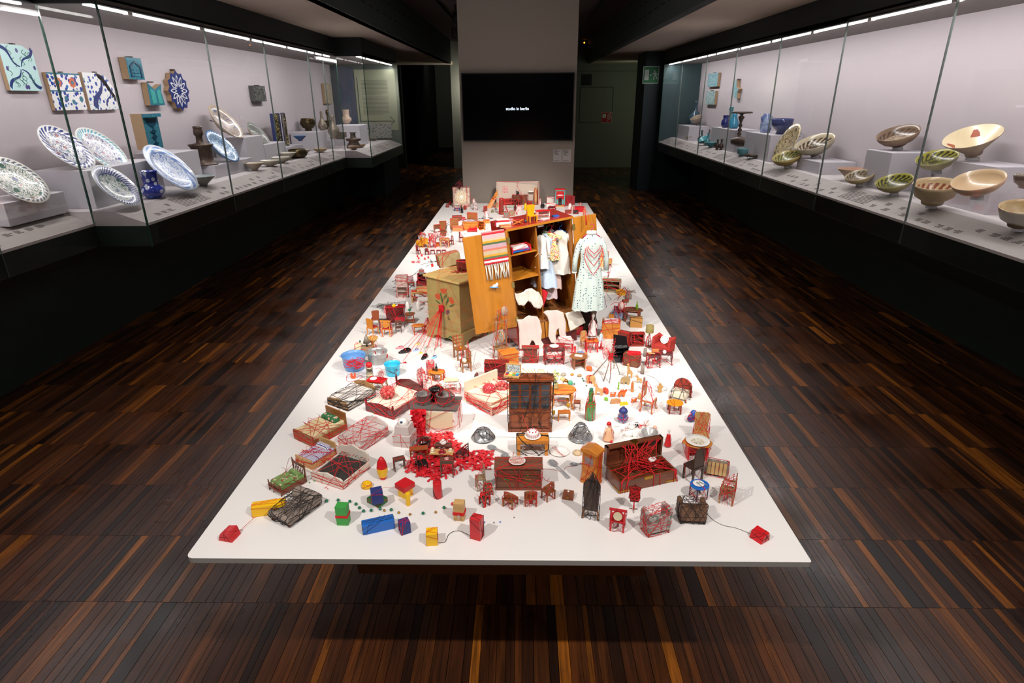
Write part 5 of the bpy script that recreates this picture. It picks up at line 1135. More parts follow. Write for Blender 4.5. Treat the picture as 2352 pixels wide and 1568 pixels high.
for x in (-W*.4, W*.4):
    for y in (-L*.45, L*.45): t.part('foot', B().ball(x, y, h*.2, h*.25, rz=h*.22, n=8, m=6), REDW)
t.wrap(40, BLK, t.k*.75)
# spindle of furniture in front middle
TW2 = wood('weathered wood', '#8a7a60', '#a3916f'); OLV = wood('olive wood', '#4f4632', '#655a40')
t = chair('tall weathered chair, back to its side, behind the toppled ones', 1104, 1122, -75, 22, 52, TW2, style='tall', n=6, sh=.5, name='weathered_chair')
t = chair('olive chair bound upside down in red yarn', 1113, 1158, -60, 20, 34, OLV, style='ladder', n=0, name='toppled_chair'); t.wrap(9, RED, t.k*1.6)
t = chair('second olive chair leaning over the bound one', 1122, 1135, 35, 18, 26, TW2, style='solid', n=0, name='toppled_chair'); t.wrap(7, RED, t.k*1.4)
CW = wood('corner chair wood', '#7d3f1c', '#9b5828')
chair('small corner chair, first of three, near the olive chairs', 1172, 1160, 150, 28, 36, CW, style='curve', n=8, name='corner_chair')
chair('small corner chair, middle one of three, heavily threaded', 1219, 1156, 180, 28, 36, CW, style='curve', n=16, name='corner_chair')
chair('small corner chair, last of three, near the little box', 1259, 1144, 215, 25, 42, CW, style='curve', n=8, name='corner_chair')
t = block('small brown wooden box with a pearl on its lid', 1305, 1142, -14, 26, 12, wood('box wood', '#6b3018', '#8a4524'), d=.8, n=0, name='wooden_box', cat='box', taper=.9)
t.part('pearl', B().ball(0, 0, t.H*1.15, t.W*.1, n=10, m=6), GLOSSW); t.part('clasp', B().box(0, -t.W*.4, t.H*.3, t.W*.2, t.W*.03, t.H*.3), GOLD)
# brown sideboard with painted leaves, plate on top
t = cabinet('brown toy sideboard with green painted leaves', 1191, 1112, 0, 100, 50, BRW, d=.42, over=.045, doors=2, n=26, name='toy_sideboard', plinth=.1)
b = B()
for sx in (-.27, .2):
    for i, (dx, dz, rr) in enumerate(((.0, .68, .035), (-.03, .5, .035), (.05, .48, .04), (.0, .32, .03), (.03, .22, .02))):
        b.ball(t.W*(sx+dx), -t.D/2-t.W*.023, t.H*dz, t.W*rr, t.W*.003, t.W*rr*.5, n=8, m=4)
t.part('painted_leaf', b, GRN, hull=False)
PLM = plate_mat('flower plate', '#e3e0d8', '#e3e0d8', ['#c8402c', '#3f8a4a', '#e0a020', '#e3e0d8'], .028, sc=34, r1=.9, r2=.95)
pt = lath('flowered plate in a wire stand on the sideboard', 'plate', 'flowered_plate', 0, 0, 39, PLATE, PLM, loc=t.top(-t.W*.03, 0, t.H+.003), n=28); pt.wrap(8, RED, t.k*.4)
pt.part('stand', B().tube([(-.02, -.02, -.002), (-.02, .02, -.002), (.02, .02, -.002), (.02, -.02, -.002)], .001, 4, closed=True), BLKP)
# grandfather clock
t = cabinet('orange longcase toy clock with arched hood', 1358, 1106, -38, 36, 72, ORW, d=.8, over=.1, doors=1, n=18, name='longcase_clock', cat='clock', plinth=.08, fr=ORW)
t.part('hood', B().prism([(-t.W*.62, 0), (t.W*.62, 0), (t.W*.6, t.H*.03), (t.W*.25, t.H*.07), (0, t.H*.1), (-t.W*.25, t.H*.07), (-t.W*.6, t.H*.03)], -t.D*.6, t.D*.55).xf(Matrix.Translation((0, 0, t.H))), ORW)
t.part('dial', B().box(0, -t.D/2-t.W*.025, t.H*.62, t.W*.6, t.W*.02, t.H*.22), pm('dial silver', '#a59a98', .3, .6)); t.wrap(20, RED, t.k*.35, pts=[(x, -t.D*.53, z) for x in (-t.W*.35, t.W*.35) for z in (t.H*.58, t.H*.9)]+[(x, -t.D*.45, z) for x in (-t.W*.3, t.W*.3) for z in (t.H*.6, t.H*.85)])
# cheval mirror with pointed top
t = Th('cheval_mirror', 'mirror', 'tall dark toy mirror with a pointed crest, seen from behind', 1356, 1190, -14); W, H = 38*t.k, 104*t.kv
dkb = wood('umber wood', '#2f1f18', '#4a3124')
b = B().prism([(-W*.42, .17*H), (W*.42, .17*H), (W*.5, .72*H), (W*.36, .82*H), (W*.1, .86*H), (0, H), (-W*.08, .93*H), (-W*.22, .84*H), (-W*.5, .72*H)], -W*.04, W*.04)
t.part('back_board', b, dkb, bevel=W*.01)
for sx in (-1, 1): t.part('leg', B().tube([(sx*W*.4, 0, .2*H), (sx*W*.46, -W*.02, .12*H), (sx*W*.4, 0, .06*H), (sx*W*.48, -W*.12, .01*H)], W*.05, 6), MWOOD)
for sx in (-1, 1): t.part('leg', B().tube([(sx*W*.4, W*.1, .18*H), (sx*W*.46, W*.3, .01*H)], W*.045, 6), MWOOD)
t.wrap(20, BLK)
# brass-bound chest
a, b_, c = hit(1421, 1134, 2, TZ), hit(1552, 1105, 2, TZ), hit(1396, 1095, 2, TZ); u = b_-a; W = u.length; D = (c-a).length*.98
ang = math.atan2(u.y, u.x); nrm = Vector((-math.sin(ang), math.cos(ang), 0)); ctr = a+u/2+nrm*D/2
t = Th('brass_bound_chest', 'chest', 'open brown wooden chest with brass corners, strung with red yarn', loc=ctr, rot=math.degrees(ang)); H = .047; e = .008
CHW = wood('chest wood', '#5a2a18', '#7d4226', rough=.35, coat=.3); CHI = wood('chest lining', '#3a1f12', '#4f2c18')
b = B(); b.bb(-W/2, -D/2, 0, W/2, -D/2+e, H); b.bb(-W/2, D/2-e, 0, W/2, D/2, H); b.bb(-W/2, -D/2+e, 0, -W/2+e, D/2-e, H); b.bb(W/2-e, -D/2+e, 0, W/2, D/2-e, H); b.bb(-W/2+e, -D/2+e, 0, W/2-e, D/2-e, e)
t.part('box', b, CHW, bevel=.001)
b = B(); hz = .075; y = D/2; dl = .022
b.bb(-W/2, y+dl-e*.5, H, W/2, y+dl, H+hz); b.bb(-W/2, y, H, -W/2+e, y+dl, H+hz); b.bb(W/2-e, y, H, W/2, y+dl, H+hz); b.bb(-W/2, y, H+hz-e, W/2, y+dl, H+hz); b.bb(-W/2, y, H, W/2, y+dl, H+e*.4)
t.part('lid', b, CHW, bevel=.001)
for (x, z, w_) in ((-W/2, .008, .05), (W/2, .008, .04), (-W/2, H-.01, .0)):
    if w_: t.part('brass_corner', B().bb(min(x, x-math.copysign(w_, x)), -D/2-.0012, .004, max(x, x-math.copysign(w_, x)), -D/2, .011).bb(x-.0012 if x < 0 else x-.0, -D/2, .004, x if x < 0 else x+.0012, -D/2+.04, .011), GOLD)
t.part('lock_plate', B().bb(-.016, -D/2-.0012, H-.012, .016, -D/2, H), GOLD); t.part('hasp', B().bb(-.012, y-.001, H+hz-.004, .012, y+dl, H+hz+.001).bb(-.004, y-.006, H+hz-.012, .004, y-.001, H+hz), GOLD)
b = B(); Rr = random.Random(12); hubs = [(-.03, .0, H+.012), (.02, .01, H+.02), (.05, 0, H+.004), (-.06, .01, H)]
E = []
for i in range(34):
    k_ = i % 4
    h_ = Vector(hubs[k_])+Vector((Rr.gauss(0, .012), Rr.gauss(0, .008), 0))
    s_ = Rr.random()
    if s_ < .4: e_ = Vector((Rr.uniform(-W/2, W/2), y, H+hz-.002))
    elif s_ < .75: e_ = Vector((Rr.uniform(-W/2, W/2), -D/2-.001, H))
    elif s_ < .87: e_ = Vector((-W/2, Rr.uniform(-D/2, D/2), H))
    else: e_ = Vector((W/2, Rr.uniform(-D/2, D/2), H))
    b.tube([h_, e_], .0013, 5); E.append((h_, e_))
    if .4 < s_ < .75: b.tube([e_, Vector((e_.x+Rr.uniform(-.01, .01), -D/2-.0015, .0))], .0013, 5)
for i in range(26): p, q = Rr.sample(E, 2); b.tube([p[0].lerp(p[1], Rr.random()), q[0].lerp(q[1], Rr.random())], .0013, 5)
t.part('red_yarn', b, RED)
CH = t
pl = cabinet('tiny brown dresser lying inside the chest', 0, 0, math.degrees(ang), 30, 10, BRW, d=.6, doors=2, loc=t.top(-W*.1, 0, e+.001), name='tiny_dresser')
f = Th('feather', 'feather', 'ruffled white tuft hanging in the chest strings', loc=t.top(W*.2, D*.05, H+.022)); b = B(); Rr = random.Random(5)
for i in range(16): a_ = i*.7; b.ball(.009*math.cos(a_), .006*math.sin(a_), Rr.uniform(-.002, .004), .006, .005, .004, n=7, m=5)
f.part('tuft', b, pm('white tulle', '#e6dfdd', .9))
f = Th('glass_vial', 'vial', 'small clear glass vial hanging among the chest strings', loc=t.top(W*.22, -D*.1, H-.01)); f.part('glass', B().lathe([(0, -.008), (.006, 0), (.004, .01), (.006, .016)], 12), glassmat('vial', f=.3)); f.part('cap', B().cyl(0, 0, .016, .004, .003), STEEL)
# oval hand mirror / drum on the clock side
t = Th('drum_disc', 'drum', 'cream oval disc in a brass hoop, leaning between clock and chest', loc=hit(1411, 1078, 2, TZ+.008), rot=-10, tilt=(68, 0)); k = 24*t.k
t.part('skin', B().lathe([(k*.84, 0), (k*.84, .002)], 28, y=k*1.0, sy=1.15), CREAM); t.part('hoop', B().tube([(k*.87*math.cos(a), k*1.0+k*math.sin(a), .002) for a in np.linspace(0, 2*PI, 33)[:-1]], .0014, 6, closed=True), GOLD)
b = B(); Rr = random.Random(3)
for i in range(46):
    a1, a2 = Rr.uniform(0, 6.28), Rr.uniform(0, 6.28); b.tube([(k*.85*math.cos(a1), k+k*.98*math.sin(a1), .0035), (k*.85*math.cos(a2), k+k*.98*math.sin(a2), .0035)], .0004, 3)
t.part('thread_wrap', b, RED)
# music stand
t = Th('music_stand', 'music stand', 'red toy music stand with threaded desk in front of the chest', 1455, 1172, -8); k, kv = t.k, t.kv; RB = wood('rust wood', '#5c1c16', '#7a2a20')
t.part('desk', B().prism([(-.018, .012), (.018, .012), (.016, .036), (.02, .05), (.006, .054), (.0, .06), (-.006, .054), (-.02, .05), (-.016, .036)], -.001, .001).xf(Matrix.Translation((0, -.002, .034)) @ Matrix.Rotation(math.radians(-12), 4, 'X') @ Matrix.Scale(1.05, 4)), RB)
t.part('lower_desk', B().bb(-.014, -.001, .034, .014, .002, .048), RB); t.part('pole', B().lathe([(.0018, .004), (.003, .012), (.0016, .03), (.0025, .036)], 8), RED)
for a in (.5, 2.6, 4.7): t.part('leg', B().tube([(0, 0, .009), (.008*math.cos(a), .008*math.sin(a), .006), (.015*math.cos(a), .015*math.sin(a), .001)], .0011, 6), MWOOD)
t.wrap(30, RED, k*.5, pts=[(x, y, z) for x in (-.016, .016) for y, z in ((-.008, .045), (.0, .045), (.002, .085), (.01, .085))])
# chairs in the near right part
t = chair('small red throne with cream oval back, seen from behind', 1418, 1212, 165, 33, 50, REDP, style='oval', n=6, name='throne_chair', tm=DRED)
t.part('oval_panel', B().lathe([(t.W*.3, -t.W*.02), (t.W*.3, t.W*.02)], 18, sy=1.15).xf(Matrix.Translation((0, t.D/2+t.W*.02, t.s+(t.H-t.s)*.5)) @ FRONT), CREAM)
GYF = spots('grey floral upholstery', '#a39c96', ['#7d8078', '#6e746c', '#a39c96'], 60, .55, .9)
armchair('grey patterned winged sofa netted in red, seen from behind', 1504, 1218, 200, 62, 54, GYF, CW, n=30, d=.6, name='winged_sofa', cat='sofa', wing=1, ls='round')
armchair('brown leather club chair bound in black thread', 1586, 1190, 178, 60, 48, BRC, pm('dark base', '#2f2a27', .8), n=34, tm=BLK, d=.75, name='club_chair', wing=.4, ls='sq')
t = table('round blue toy table with thin threaded legs', 1603, 1142, 20, 44, 30, BLU, 'round', d=.95, n=8, lm=pm('grey blue', '#3a3f5c', .5), lr=.02, name='blue_table')
P = lath('tiny white plate on the blue table', 'plate', 'tiny_plate', 0, 0, 26, PLATE, GLOSSW, loc=t.top(-.003, .002, t.H))
for i, (dx, lab) in enumerate(((-.006, 'tiny steel fork laid over the plate on the blue table'), (.007, 'tiny steel knife laid over the plate on the blue table'))):
    q = Th(['tiny_fork', 'tiny_knife'][i], 'cutlery', lab, loc=t.top(dx, -.004, t.H+.005), rot=20+i*25); q.part('handle', B().box(0, -.008, 0, .0022, .022, .001), STEEL); q.part('head', B().box(0, .007, 0, .004 if i == 0 else .003, .011, .0012), STEEL)
t = chair('big plain brown chair with a round-topped solid back', 1590, 1100, -148, 34, 76, dkb, style='solid', sh=.42, n=2, name='brown_chair'); 
t = table('wooden toy table on red legs under a painted plate', 1598, 1047, -5, 68, 32, ORW, 'oct', d=.75, lm=REDP, panel=1, n=10, name='octagonal_table')
lath('oval white plate with painted flowers on the red-legged table', 'plate', 'painted_plate', 0, 0, 54, PLATE, plate_mat('gold plate', '#e8e5dd', '#e8e5dd', ['#b59a4a', '#8a8f8c', '#e8e5dd', '#e8e5dd'], .034, sc=22, thr=.4), loc=t.top(0, 0, t.H), n=30)
chair('tall pale high-backed chair behind the painted plate', 1608, 1014, -10, 34, 60, TAN, style='tall', n=16, name='high_backed_chair', sh=.3)
t = armchair('slatted wooden armchair with a threaded seat', 1645, 1086, 160, 50, 36, GREYW, GREYW, n=12, d=.75, name='slatted_armchair', ls='sq', cush=FABR)
for i in range(5): t.part('slat', B().box((i-2)*t.W*.17, t.D*.51, t.H*.18, t.W*.13, t.W*.03, t.H*.75), TAN)
t = chair('wooden armchair with red threads fanning from a tall back post', 1668, 1150, -115, 34, 58, wood('pale brown', '#8a6548', '#a57f5a'), sh=.42, style='ladder', n=22, arms=1, name='threaded_armchair')
# ================================================================= STOVE AND RED RIBBON PILE
t = cabinet('white toy range with dark top, tied in red, pots on it', 1006, 976, -4, 100, 52, WHW, d=.62, over=.03, doors=1, n=16, name='toy_stove', cat='stove', topm=pm('slate', '#5a5450', .4), knob=REDP, glass=CREAM, plinth=.12)
ST = t
POTG = pm('pot enamel', '#7a7370', .3, coat=.3); GLID = glassmat('lid glass', f=.35)
def pot(label, loc, w, m, lidm, n=5, name='cooking_pot', h=.62):
    p = lath(label, 'pot', name, 0, 0, w*1.12, [(0, 0), (.42, 0), (.46, .06), (.46, h), (.5, h+.02), (.44, h+.04), (.42, .1), (0, .06)], m, loc=loc, n=24); k = p.W
    p.part('lid', B().lathe([(.48*k, (h+.03)*k), (.4*k, (h+.1)*k), (.12*k, (h+.14)*k), (.06*k, (h+.2)*k), (.09*k, (h+.25)*k), (0, (h+.27)*k)], 24), lidm)
    for s_ in (-1, 1): p.part('handle', B().tube([(s_*(.46+.1*math.sin(a))*k, math.cos(a)*.12*k, h*.85*k) for a in np.linspace(0, PI, 6)], .02*k, 5), BLKP)
    if n: p.wrap(n, RED, p.k*.9)
    return p
pot('black pot with a bracket handle, hindmost on the range', ST.top(ST.W*-.02, ST.D*.22, ST.H), 30, BLKP, BLKP, h=.8)
pot('grey pot with glass lid over the red ribbons', ST.top(-ST.W*.28, -ST.D*.05, ST.H), 33, POTG, GLID)
pot('grey pot with glass lid on the open side of the range', ST.top(ST.W*.2, -ST.D*.1, ST.H), 36, POTG, GLID)
RIB = pm('red ribbon film', '#d8202c', .35, coat=.2, trans=.12)
def ribbons(label, poly, n, seed, hmax, L=.045, w=.011, name='ribbon_pile', z0=0):
    R = random.Random(seed); V2 = [hit(x, y, 2, TZ) for x, y in poly]; c = sum(V2, Vector())/len(V2); b = B(); k = 0
    def ins(p):
        r = False; j = len(V2)-1
        for i in range(len(V2)):
            if (V2[i].y > p.y) != (V2[j].y > p.y) and p.x < (V2[j].x-V2[i].x)*(p.y-V2[i].y)/(V2[j].y-V2[i].y)+V2[i].x: r = not r
            j = i
        return r
    x0, x1 = min(v.x for v in V2), max(v.x for v in V2); y0, y1 = min(v.y for v in V2), max(v.y for v in V2)
    while k < n:
        p = Vector((R.uniform(x0, x1), R.uniform(y0, y1), 0))
        if not ins(p): continue
        k += 1; a = R.uniform(0, 2*PI); l = L*R.uniform(.5, 1.3); ww = w*R.uniform(.5, 1.2); h = R.uniform(.001, hmax); ph = R.uniform(0, 6); tw = R.uniform(-1.5, 1.5)
        P = []
        for i in range(6):
            f = i/5-.5; zz = z0+h*(.6+.4*math.sin(ph+i*1.5))*(1-abs(f)*.9)+.0012
            px, py = p.x+math.cos(a+f*tw)*l*f, p.y+math.sin(a+f*tw)*l*f; nx, ny = -math.sin(a+f*tw), math.cos(a+f*tw); rl = math.sin(ph+i*1.1)*.6
            P.append(((px-nx*ww/2-c.x, py-ny*ww/2-c.y, zz-rl*min(h*.4, ww/2)), (px+nx*ww/2-c.x, py+ny*ww/2-c.y, zz+rl*min(h*.4, ww/2))))
        P = [tuple((q[0], q[1], max(.0006, q[2])) for q in pr_) for pr_ in P]
        b.add([q for pr_ in P for q in pr_], [(2*i, 2*i+1, 2*i+3, 2*i+2) for i in range(5)], 0, True)
    o = solo(name, 'ribbon', label, b, RIB, loc=(c.x, c.y, TZ)); o['kind'] = 'stuff'; return o
ribbons('heap of shredded red ribbon spilling around the miniature tables', [(972, 1000), (1030, 992), (1048, 1010), (1060, 1035), (1085, 1040), (1100, 1036), (1132, 1036), (1130, 1072), (1106, 1082), (1085, 1076), (1060, 1080), (1020, 1098), (995, 1100), (960, 1092), (930, 1086), (935, 1060), (950, 1045), (958, 1015)], 360, 3, .012)
R = random.Random(9); b = B(); o0 = ST.top(-ST.W*.34, -ST.D*.55, 0)
for i in range(150):
    a, h = R.uniform(-1, 1), R.random(); ww = .007*R.uniform(.6, 1.5); P = []
    hh = ST.H*(1.05-h*1.0); x = a*.022*(1-.2*h)+R.uniform(-.004, .004); y = -.004-.012*R.random()-.01*h
    for j in range(5):
        f = j/4; P += [(x-ww+R.uniform(-.004, .004), y-.006*math.sin(f*3+i), max(.001, hh-.02*f)), (x+ww, y-.006*math.cos(f*3+i), max(.001, hh-.02*f+R.uniform(-.004, .004)))]
    b.add(P, [(2*j, 2*j+1, 2*j+3, 2*j+2) for j in range(4)], 0, True)
o = solo('ribbon_cascade', 'ribbon', 'red ribbons pouring down the front of the white range', b, RIB, loc=o0); o['kind'] = 'stuff'
p = lath('dark brown lidded casserole at the head of the ribbon pile', 'pot', 'casserole', 974, 1028, 34, [(0, 0), (.4, 0), (.46, .1), (.48, .55), (.52, .6), (.5, .66), (.2, .8), (.06, .82), (.08, .9), (0, .92)], pm('brown glaze', '#2a1512', .12, coat=.7), n=28, nw=6)
DK2 = wood('walnut', '#4a3326', '#65483a')
q = table('brown threaded bench beside the casserole', 963, 1046, 10, 42, 18, CW, n=6, d=.45, name='toy_bench', cat='bench')
q = table('dark bench carrying a white teapot in the ribbons', 1019, 1036, -6, 38, 16, DK2, n=3, d=.45, name='toy_bench', cat='bench')
def teapot(label, loc, w, m=GLOSSW, z=TZ, n=0):
    t = lath(label, 'teapot', 'toy_teapot', 0, 0, w, POT, m, loc=loc, n=20); k = t.W
    t.part('spout', B().tube([(.4*k, 0, .3*k), (.6*k, 0, .45*k), (.7*k, 0, .65*k)], .06*k, 6, r2=.035*k), m); t.part('handle', B().tube([(-.42*k-.2*k*math.sin(a), 0, .4*k+.2*k*math.cos(a)) for a in np.linspace(0, PI, 7)], .03*k, 5), m)
    if n: t.wrap(n, RED, t.k*.5)
    return t
teapot('white toy teapot on the dark bench in the ribbons', q.top(0, 0, q.H), 15, n=2)
q = table('long tan table set with cups amid the red ribbons', 1016, 1055, -3, 54, 18, TAN, n=5, d=.42, name='tea_table', lm=REDP, ls='round')
for dx, dy, lab in ((-.4, -.1, 'cream toy cup at the daybed end of the tan table'), (.35, .25, 'cream toy cup at the far end of the tan table'), (-.42, .3, 'white toy cup behind the cream one on the tan table')):
    lath(lab, 'cup', 'toy_cup', 0, 0, 11, CUP, CREAM if 'cream' in lab else GLOSSW, loc=q.top(dx*q.W, dy*q.D, q.H), n=14)
lath('dark red toy pot on a red dish in the middle of the tan table', 'pot', 'red_pot', 0, 0, 18, [(0, 0), (.5, .02), (.5, .05), (.3, .06), (.34, .3), (.25, .45), (.05, .5), (0, .52)], pm('deep red', '#8c0f18', .25, coat=.5), loc=q.top(q.W*.02, -q.D*.15, q.H), n=16)
chair('dark red toy chair tipped among the ribbons', 1063, 1051, -120, 22, 32, wood('burgundy', '#3a1618', '#552427'), n=8, style='ladder', name='ribbon_chair')
chair('dark carved toy chair at the daybed end of the ribbons', 969, 1075, 30, 24, 30, BLKP, n=4, style='curve', name='carved_chair', bm=DK2)
q = table('small dark table with long legs at the pile front', 1028, 1092, 2, 30, 38, DK2, n=2, d=.6, name='tall_side_table')
lath('tiny pink and white cake on the small dark table', 'cake', 'tiny_cake', 0, 0, 11, [(0, 0), (.5, 0), (.5, .15), (.3, .3), (0, .35)], pm('pink icing', '#e0b9b9', .5), loc=q.top(0, 0, q.H), n=12, nw=3)
table('small brown side table at the ribbon pile edge', 918, 1077, 25, 26, 26, DK2, n=3, d=.55, name='brown_side_table')
# grey glass-eyed box
t = block('milky plastic cabinet topped by a glass eye', 931, 1017, -12, 40, 26, PLS, n=6, name='plastic_cabinet', cat='ornament', taper=1.06)
t.part('upper_box', B().box(0, 0, t.H, t.W*.9, t.W*.85, t.H*.7, tx=.9), PLS, bevel=.002); t.part('eyeball', B().ball(0, -t.W*.08, t.H*1.85, t.W*.28, n=18, m=12), GLOSSW)
t.part('iris', B().ball(0, -t.W*.28, t.H*1.98, t.W*.11, t.W*.06, t.W*.11, n=14, m=8), pm('iris', '#4d6f86', .2, coat=.5)); t.part('pupil', B().ball(0, -t.W*.335, t.H*1.99, t.W*.05, t.W*.02, n=10, m=6), BLKP)
tangle('little black wire star beside the milky bed', 828, 980, 16, 10, 6, BLK, n=7, seed=4)
# white daybed with balloons
a, b_, c = hit(1129, 955, 2, TZ), hit(1201, 921, 2, TZ), hit(1141, 892, 2, TZ)
t = bed('large cream toy bed with orange edge, tied in red', (1129, 955), (1201, 921), (1141, 892), 46, 20, pm('cream fabric', '#e0d0b6', .85), pm('cream fabric', '#e0d0b6'), 'flat', 20, n=34, mt=1.3, rails=0)
t.part('piping', B().tube([(-t.W/2, -t.L/2-.001, t.s*1.0), (t.W/2, -t.L/2-.001, t.s*1.0)], .0016, 5).tube([(-t.W/2, -t.L/2-.001, .001), (t.W/2, -t.L/2-.001, .001)], .0016, 5), ORW, hull=False)
BAL = pm('red balloon', '#cf4a4f', .15, coat=.6, trans=.1, c2='#b9383e', sc=70)
q = Th('pink_ball', 'ball', 'shiny pinkish red ball with pins on the cream bed', loc=hit(1123, 908, 2, TZ+.034)); k = 15.5*q.k
q.part('ball', B().ball(0, 0, k, k, n=24, m=16), BAL); b = B(); R = random.Random(2)
for i in range(24): a = i*2.4; zz = 1-2*(i+.5)/24; s_ = math.sqrt(1-zz*zz); b.ball(math.cos(a)*s_*k, math.sin(a)*s_*k, k+zz*k, k*.055, n=6, m=4)
q.part('pin', b, GLOSSW, kind='stuff'); q.wrap(6, DRED, q.k*.4)
cluster('lump of pink bubbles behind the shiny ball', hit(1153, 902, 2, TZ+.03), 18*q.k, PINK, 26, 8, seed=8)
chair('dark little chair behind the cream bed', 1100, 888, 60, 16, 30, DK2, n=3, style='solid', name='dark_chair')
# white furniture group with wine bottle
q = table('honey wood table with bottle, among white chairs', 1004, 878, -10, 42, 26, ORW, 'oct', d=.7, n=8, name='honey_table')
lath('tiny dark bottle on the honey wood table', 'bottle', 'tiny_bottle', 0, 0, 6, BOTTLE, pm('bottle dark', '#1d2b30', .1, coat=.5), loc=q.top(0, 0, q.H), n=12)
lath('tiny brown jug beside the dark bottle', 'jug', 'tiny_jug', 0, 0, 6, [(0, 0), (.4, 0), (.5, .4), (.3, .9), (.4, 1.2), (0, 1.2)], pm('jug brown', '#4a2a20', .3), loc=q.top(-q.W*.18, .004, q.H), n=12)
PCL = pm('pink clear plastic', '#ead2d0', .2, trans=.3)
chair('clear chair wound dense with red, hindmost at the honey table', 990, 866, 10, 18, 36, PCL, n=24, style='tall', name='clear_chair')
chair('clear chair wound in red, aside the honey table', 972, 882, 70, 20, 34, PCL, n=18, name='clear_chair')
chair('white chair with a slatted back before the honey table', 990, 898, 150, 24, 40, WHW, n=6, style='ladder', name='white_chair')
q = table('white drop-leaf bench strung in red', 1035, 900, 8, 52, 24, WHW, 'oct', d=.5, n=12, name='white_bench', cat='bench', ls='cab')
q.part('folded_leaf', B().box(q.W*.05, 0, q.H*1.1, q.W*.6, q.D*.5, q.H*.12), CREAM)
# red stool, striped tower and baskets
q = table('red lacquer stool with a white dish', 868, 897, -14, 42, 26, REDP, 'rect', d=.62, n=5, lm=TAN, name='red_stool', cat='stool', ls='round', tm=DRED)
lath('small white dish on the red stool', 'dish', 'small_dish', 0, 0, 17, PLATE, GLOSSW, loc=q.top(-q.W*.2, 0, q.H), n=18)
w_ = Th('wine_glass', 'glass', 'clear stemmed glass netted in red on the red stool', loc=q.top(q.W*.25, q.D*.1, q.H)); k = 13*w_.k
w_.part('glass', B().lathe([(.35*k, 0), (.3*k, .03*k), (.05*k, .08*k), (.05*k, .5*k), (.4*k, .75*k), (.5*k, 1.1*k), (.42*k, 1.4*k)], 16, cap=False), glassmat('wine glass', f=.4)); w_.wrap(8, RED, w_.k*.4)
thread('curling pink wire above the red stool', [(862, 846), (872, 845), (878, 852), (877, 862), (884, 868)], RED, .0009, name='pink_wire', cat='wire', zs=[.03, .035, .03, .02, .02])
t = lath('cream tower bound in black yarn with a red cap', 'tower', 'striped_tower', 851, 873, 17, [(.5, 0), (.5, .5), (.4, .55), (.46, .9), (.3, 1.4), (.4, 1.9), (.42, 2.0)], CREAM, n=18)
k = t.W; t.part('cap', B().lathe([(.42*k, 2.0*k), (.42*k, 2.4*k), (.3*k, 2.6*k), (0, 2.65*k)], 18), REDP, hull=False)
b = B()
for i in range(13):
    zz = k*(.15+i*.14); R_ = k*(.5 if zz < .5*k else .44-.12*min(1, abs(zz/k-1.4)*-.6+.5)); b.tube([(R_*1.04*math.cos(a), R_*1.04*math.sin(a), zz+math.sin(a+i)*.04*k) for a in np.linspace(0, 2*PI, 17)[:-1]], .028*k, 4, closed=True)
t.part('yarn', b, BLK)
q = Th('orange_pincer', 'clip', 'orange plastic clip with looping wire below the blue tub', 812, 869); k = 12*q.k
q.part('jaws', B().prism([(-.5*k, .3*k), (-.3*k, 0), (.3*k, 0), (.5*k, .3*k), (.45*k, 1.1*k), (.2*k, 1.1*k), (.1*k, .5*k), (-.1*k, .5*k), (-.2*k, 1.1*k), (-.45*k, 1.1*k)], -.15*k, .15*k), pm('orange plastic', '#e2542a', .35))
thread('pink wire loops around the orange clip', [(795, 868), (800, 860), (820, 860), (832, 864), (826, 870), (806, 876), (796, 873), (797, 865)], pm('pink wire', '#c7545a', .5), .0008, name='wire_loop', cat='wire')
BT = pm('blue tub', '#5f8fc4', .35, coat=.3); ALU = pm('aluminium', '#b4b2b0', .35, .45, c2='#9c9a98', sc=30); CYB = pm('cyan plastic', '#35b3d4', .3, coat=.3)
tub('round blue tub full of red wire-rimmed lenses', 815, 846, 56, 32, BT, None)
def rings(label, px, py, w, n, h, seed, m=RED, name='wire_rings', cat='wire', zz=.01):
    t = Th(name, cat, label, px, py, z=TZ+zz); R = random.Random(seed); b = B(); W = w*t.k
    for i in range(n):
        a, q = R.uniform(0, 6.28), math.sqrt(R.random())*W*.36; rr = W*R.uniform(.1, .17); t1, t2 = R.uniform(-.8, .8), R.uniform(-.8, .8)
        b.tube([(q*math.cos(a)+rr*math.cos(s_), q*math.sin(a)+rr*math.sin(s_), R.uniform(.2, 1)*0+h*t.kv*(i/n)+rr*(.5+.5*abs(t1))+rr*math.cos(s_)*t1+rr*math.sin(s_)*t2) for s_ in np.linspace(0, 2*PI, 13)[:-1]], t.k*.55, 4, closed=True)
    t.part('rings', b, m, kind='stuff'); return t
rings('red wire rings heaped in the blue tub', 815, 846, 52, 26, 14, 3, zz=.045)
tub('shallow aluminium pan with red and blue pegs on its rim', 868, 832, 48, 26, ALU, None, name='aluminium_pan', handles=0)
for i, (x, y, c_) in enumerate(((863, 812, REDP), (881, 812, REDP), (889, 820, REDP), (850, 818, CYB))):
    p = hit(x, y, 2, TZ+.05); q = Th('clothes_peg', 'peg', ['red peg standing on the far rim of the pan', 'red peg leaning on the pan rim towards the slippers', 'second red peg on the pan rim, lower', 'blue peg on the pan rim by the wooden house'][i], loc=p, rot=20*i, tilt=(10, 12*(i-1)))
    q.part('jaw', B().box(-.0015, 0, -.004, .002, .004, .02), c_); q.part('jaw', B().box(.0015, 0, -.004, .002, .004, .02, tx=.6), c_)
tub('small cyan plastic bucket with a wire handle', 903, 860, 38, 26, CYB, None, name='cyan_bucket', cat='bucket', handles=0, band=0)
thread('looping red handle wire over the cyan bucket', [(897, 842), (898, 828), (905, 823), (914, 825), (920, 832)], RED, .0009, name='handle_wire', cat='wire', zs=[.03, .045, .05, .045, .03])
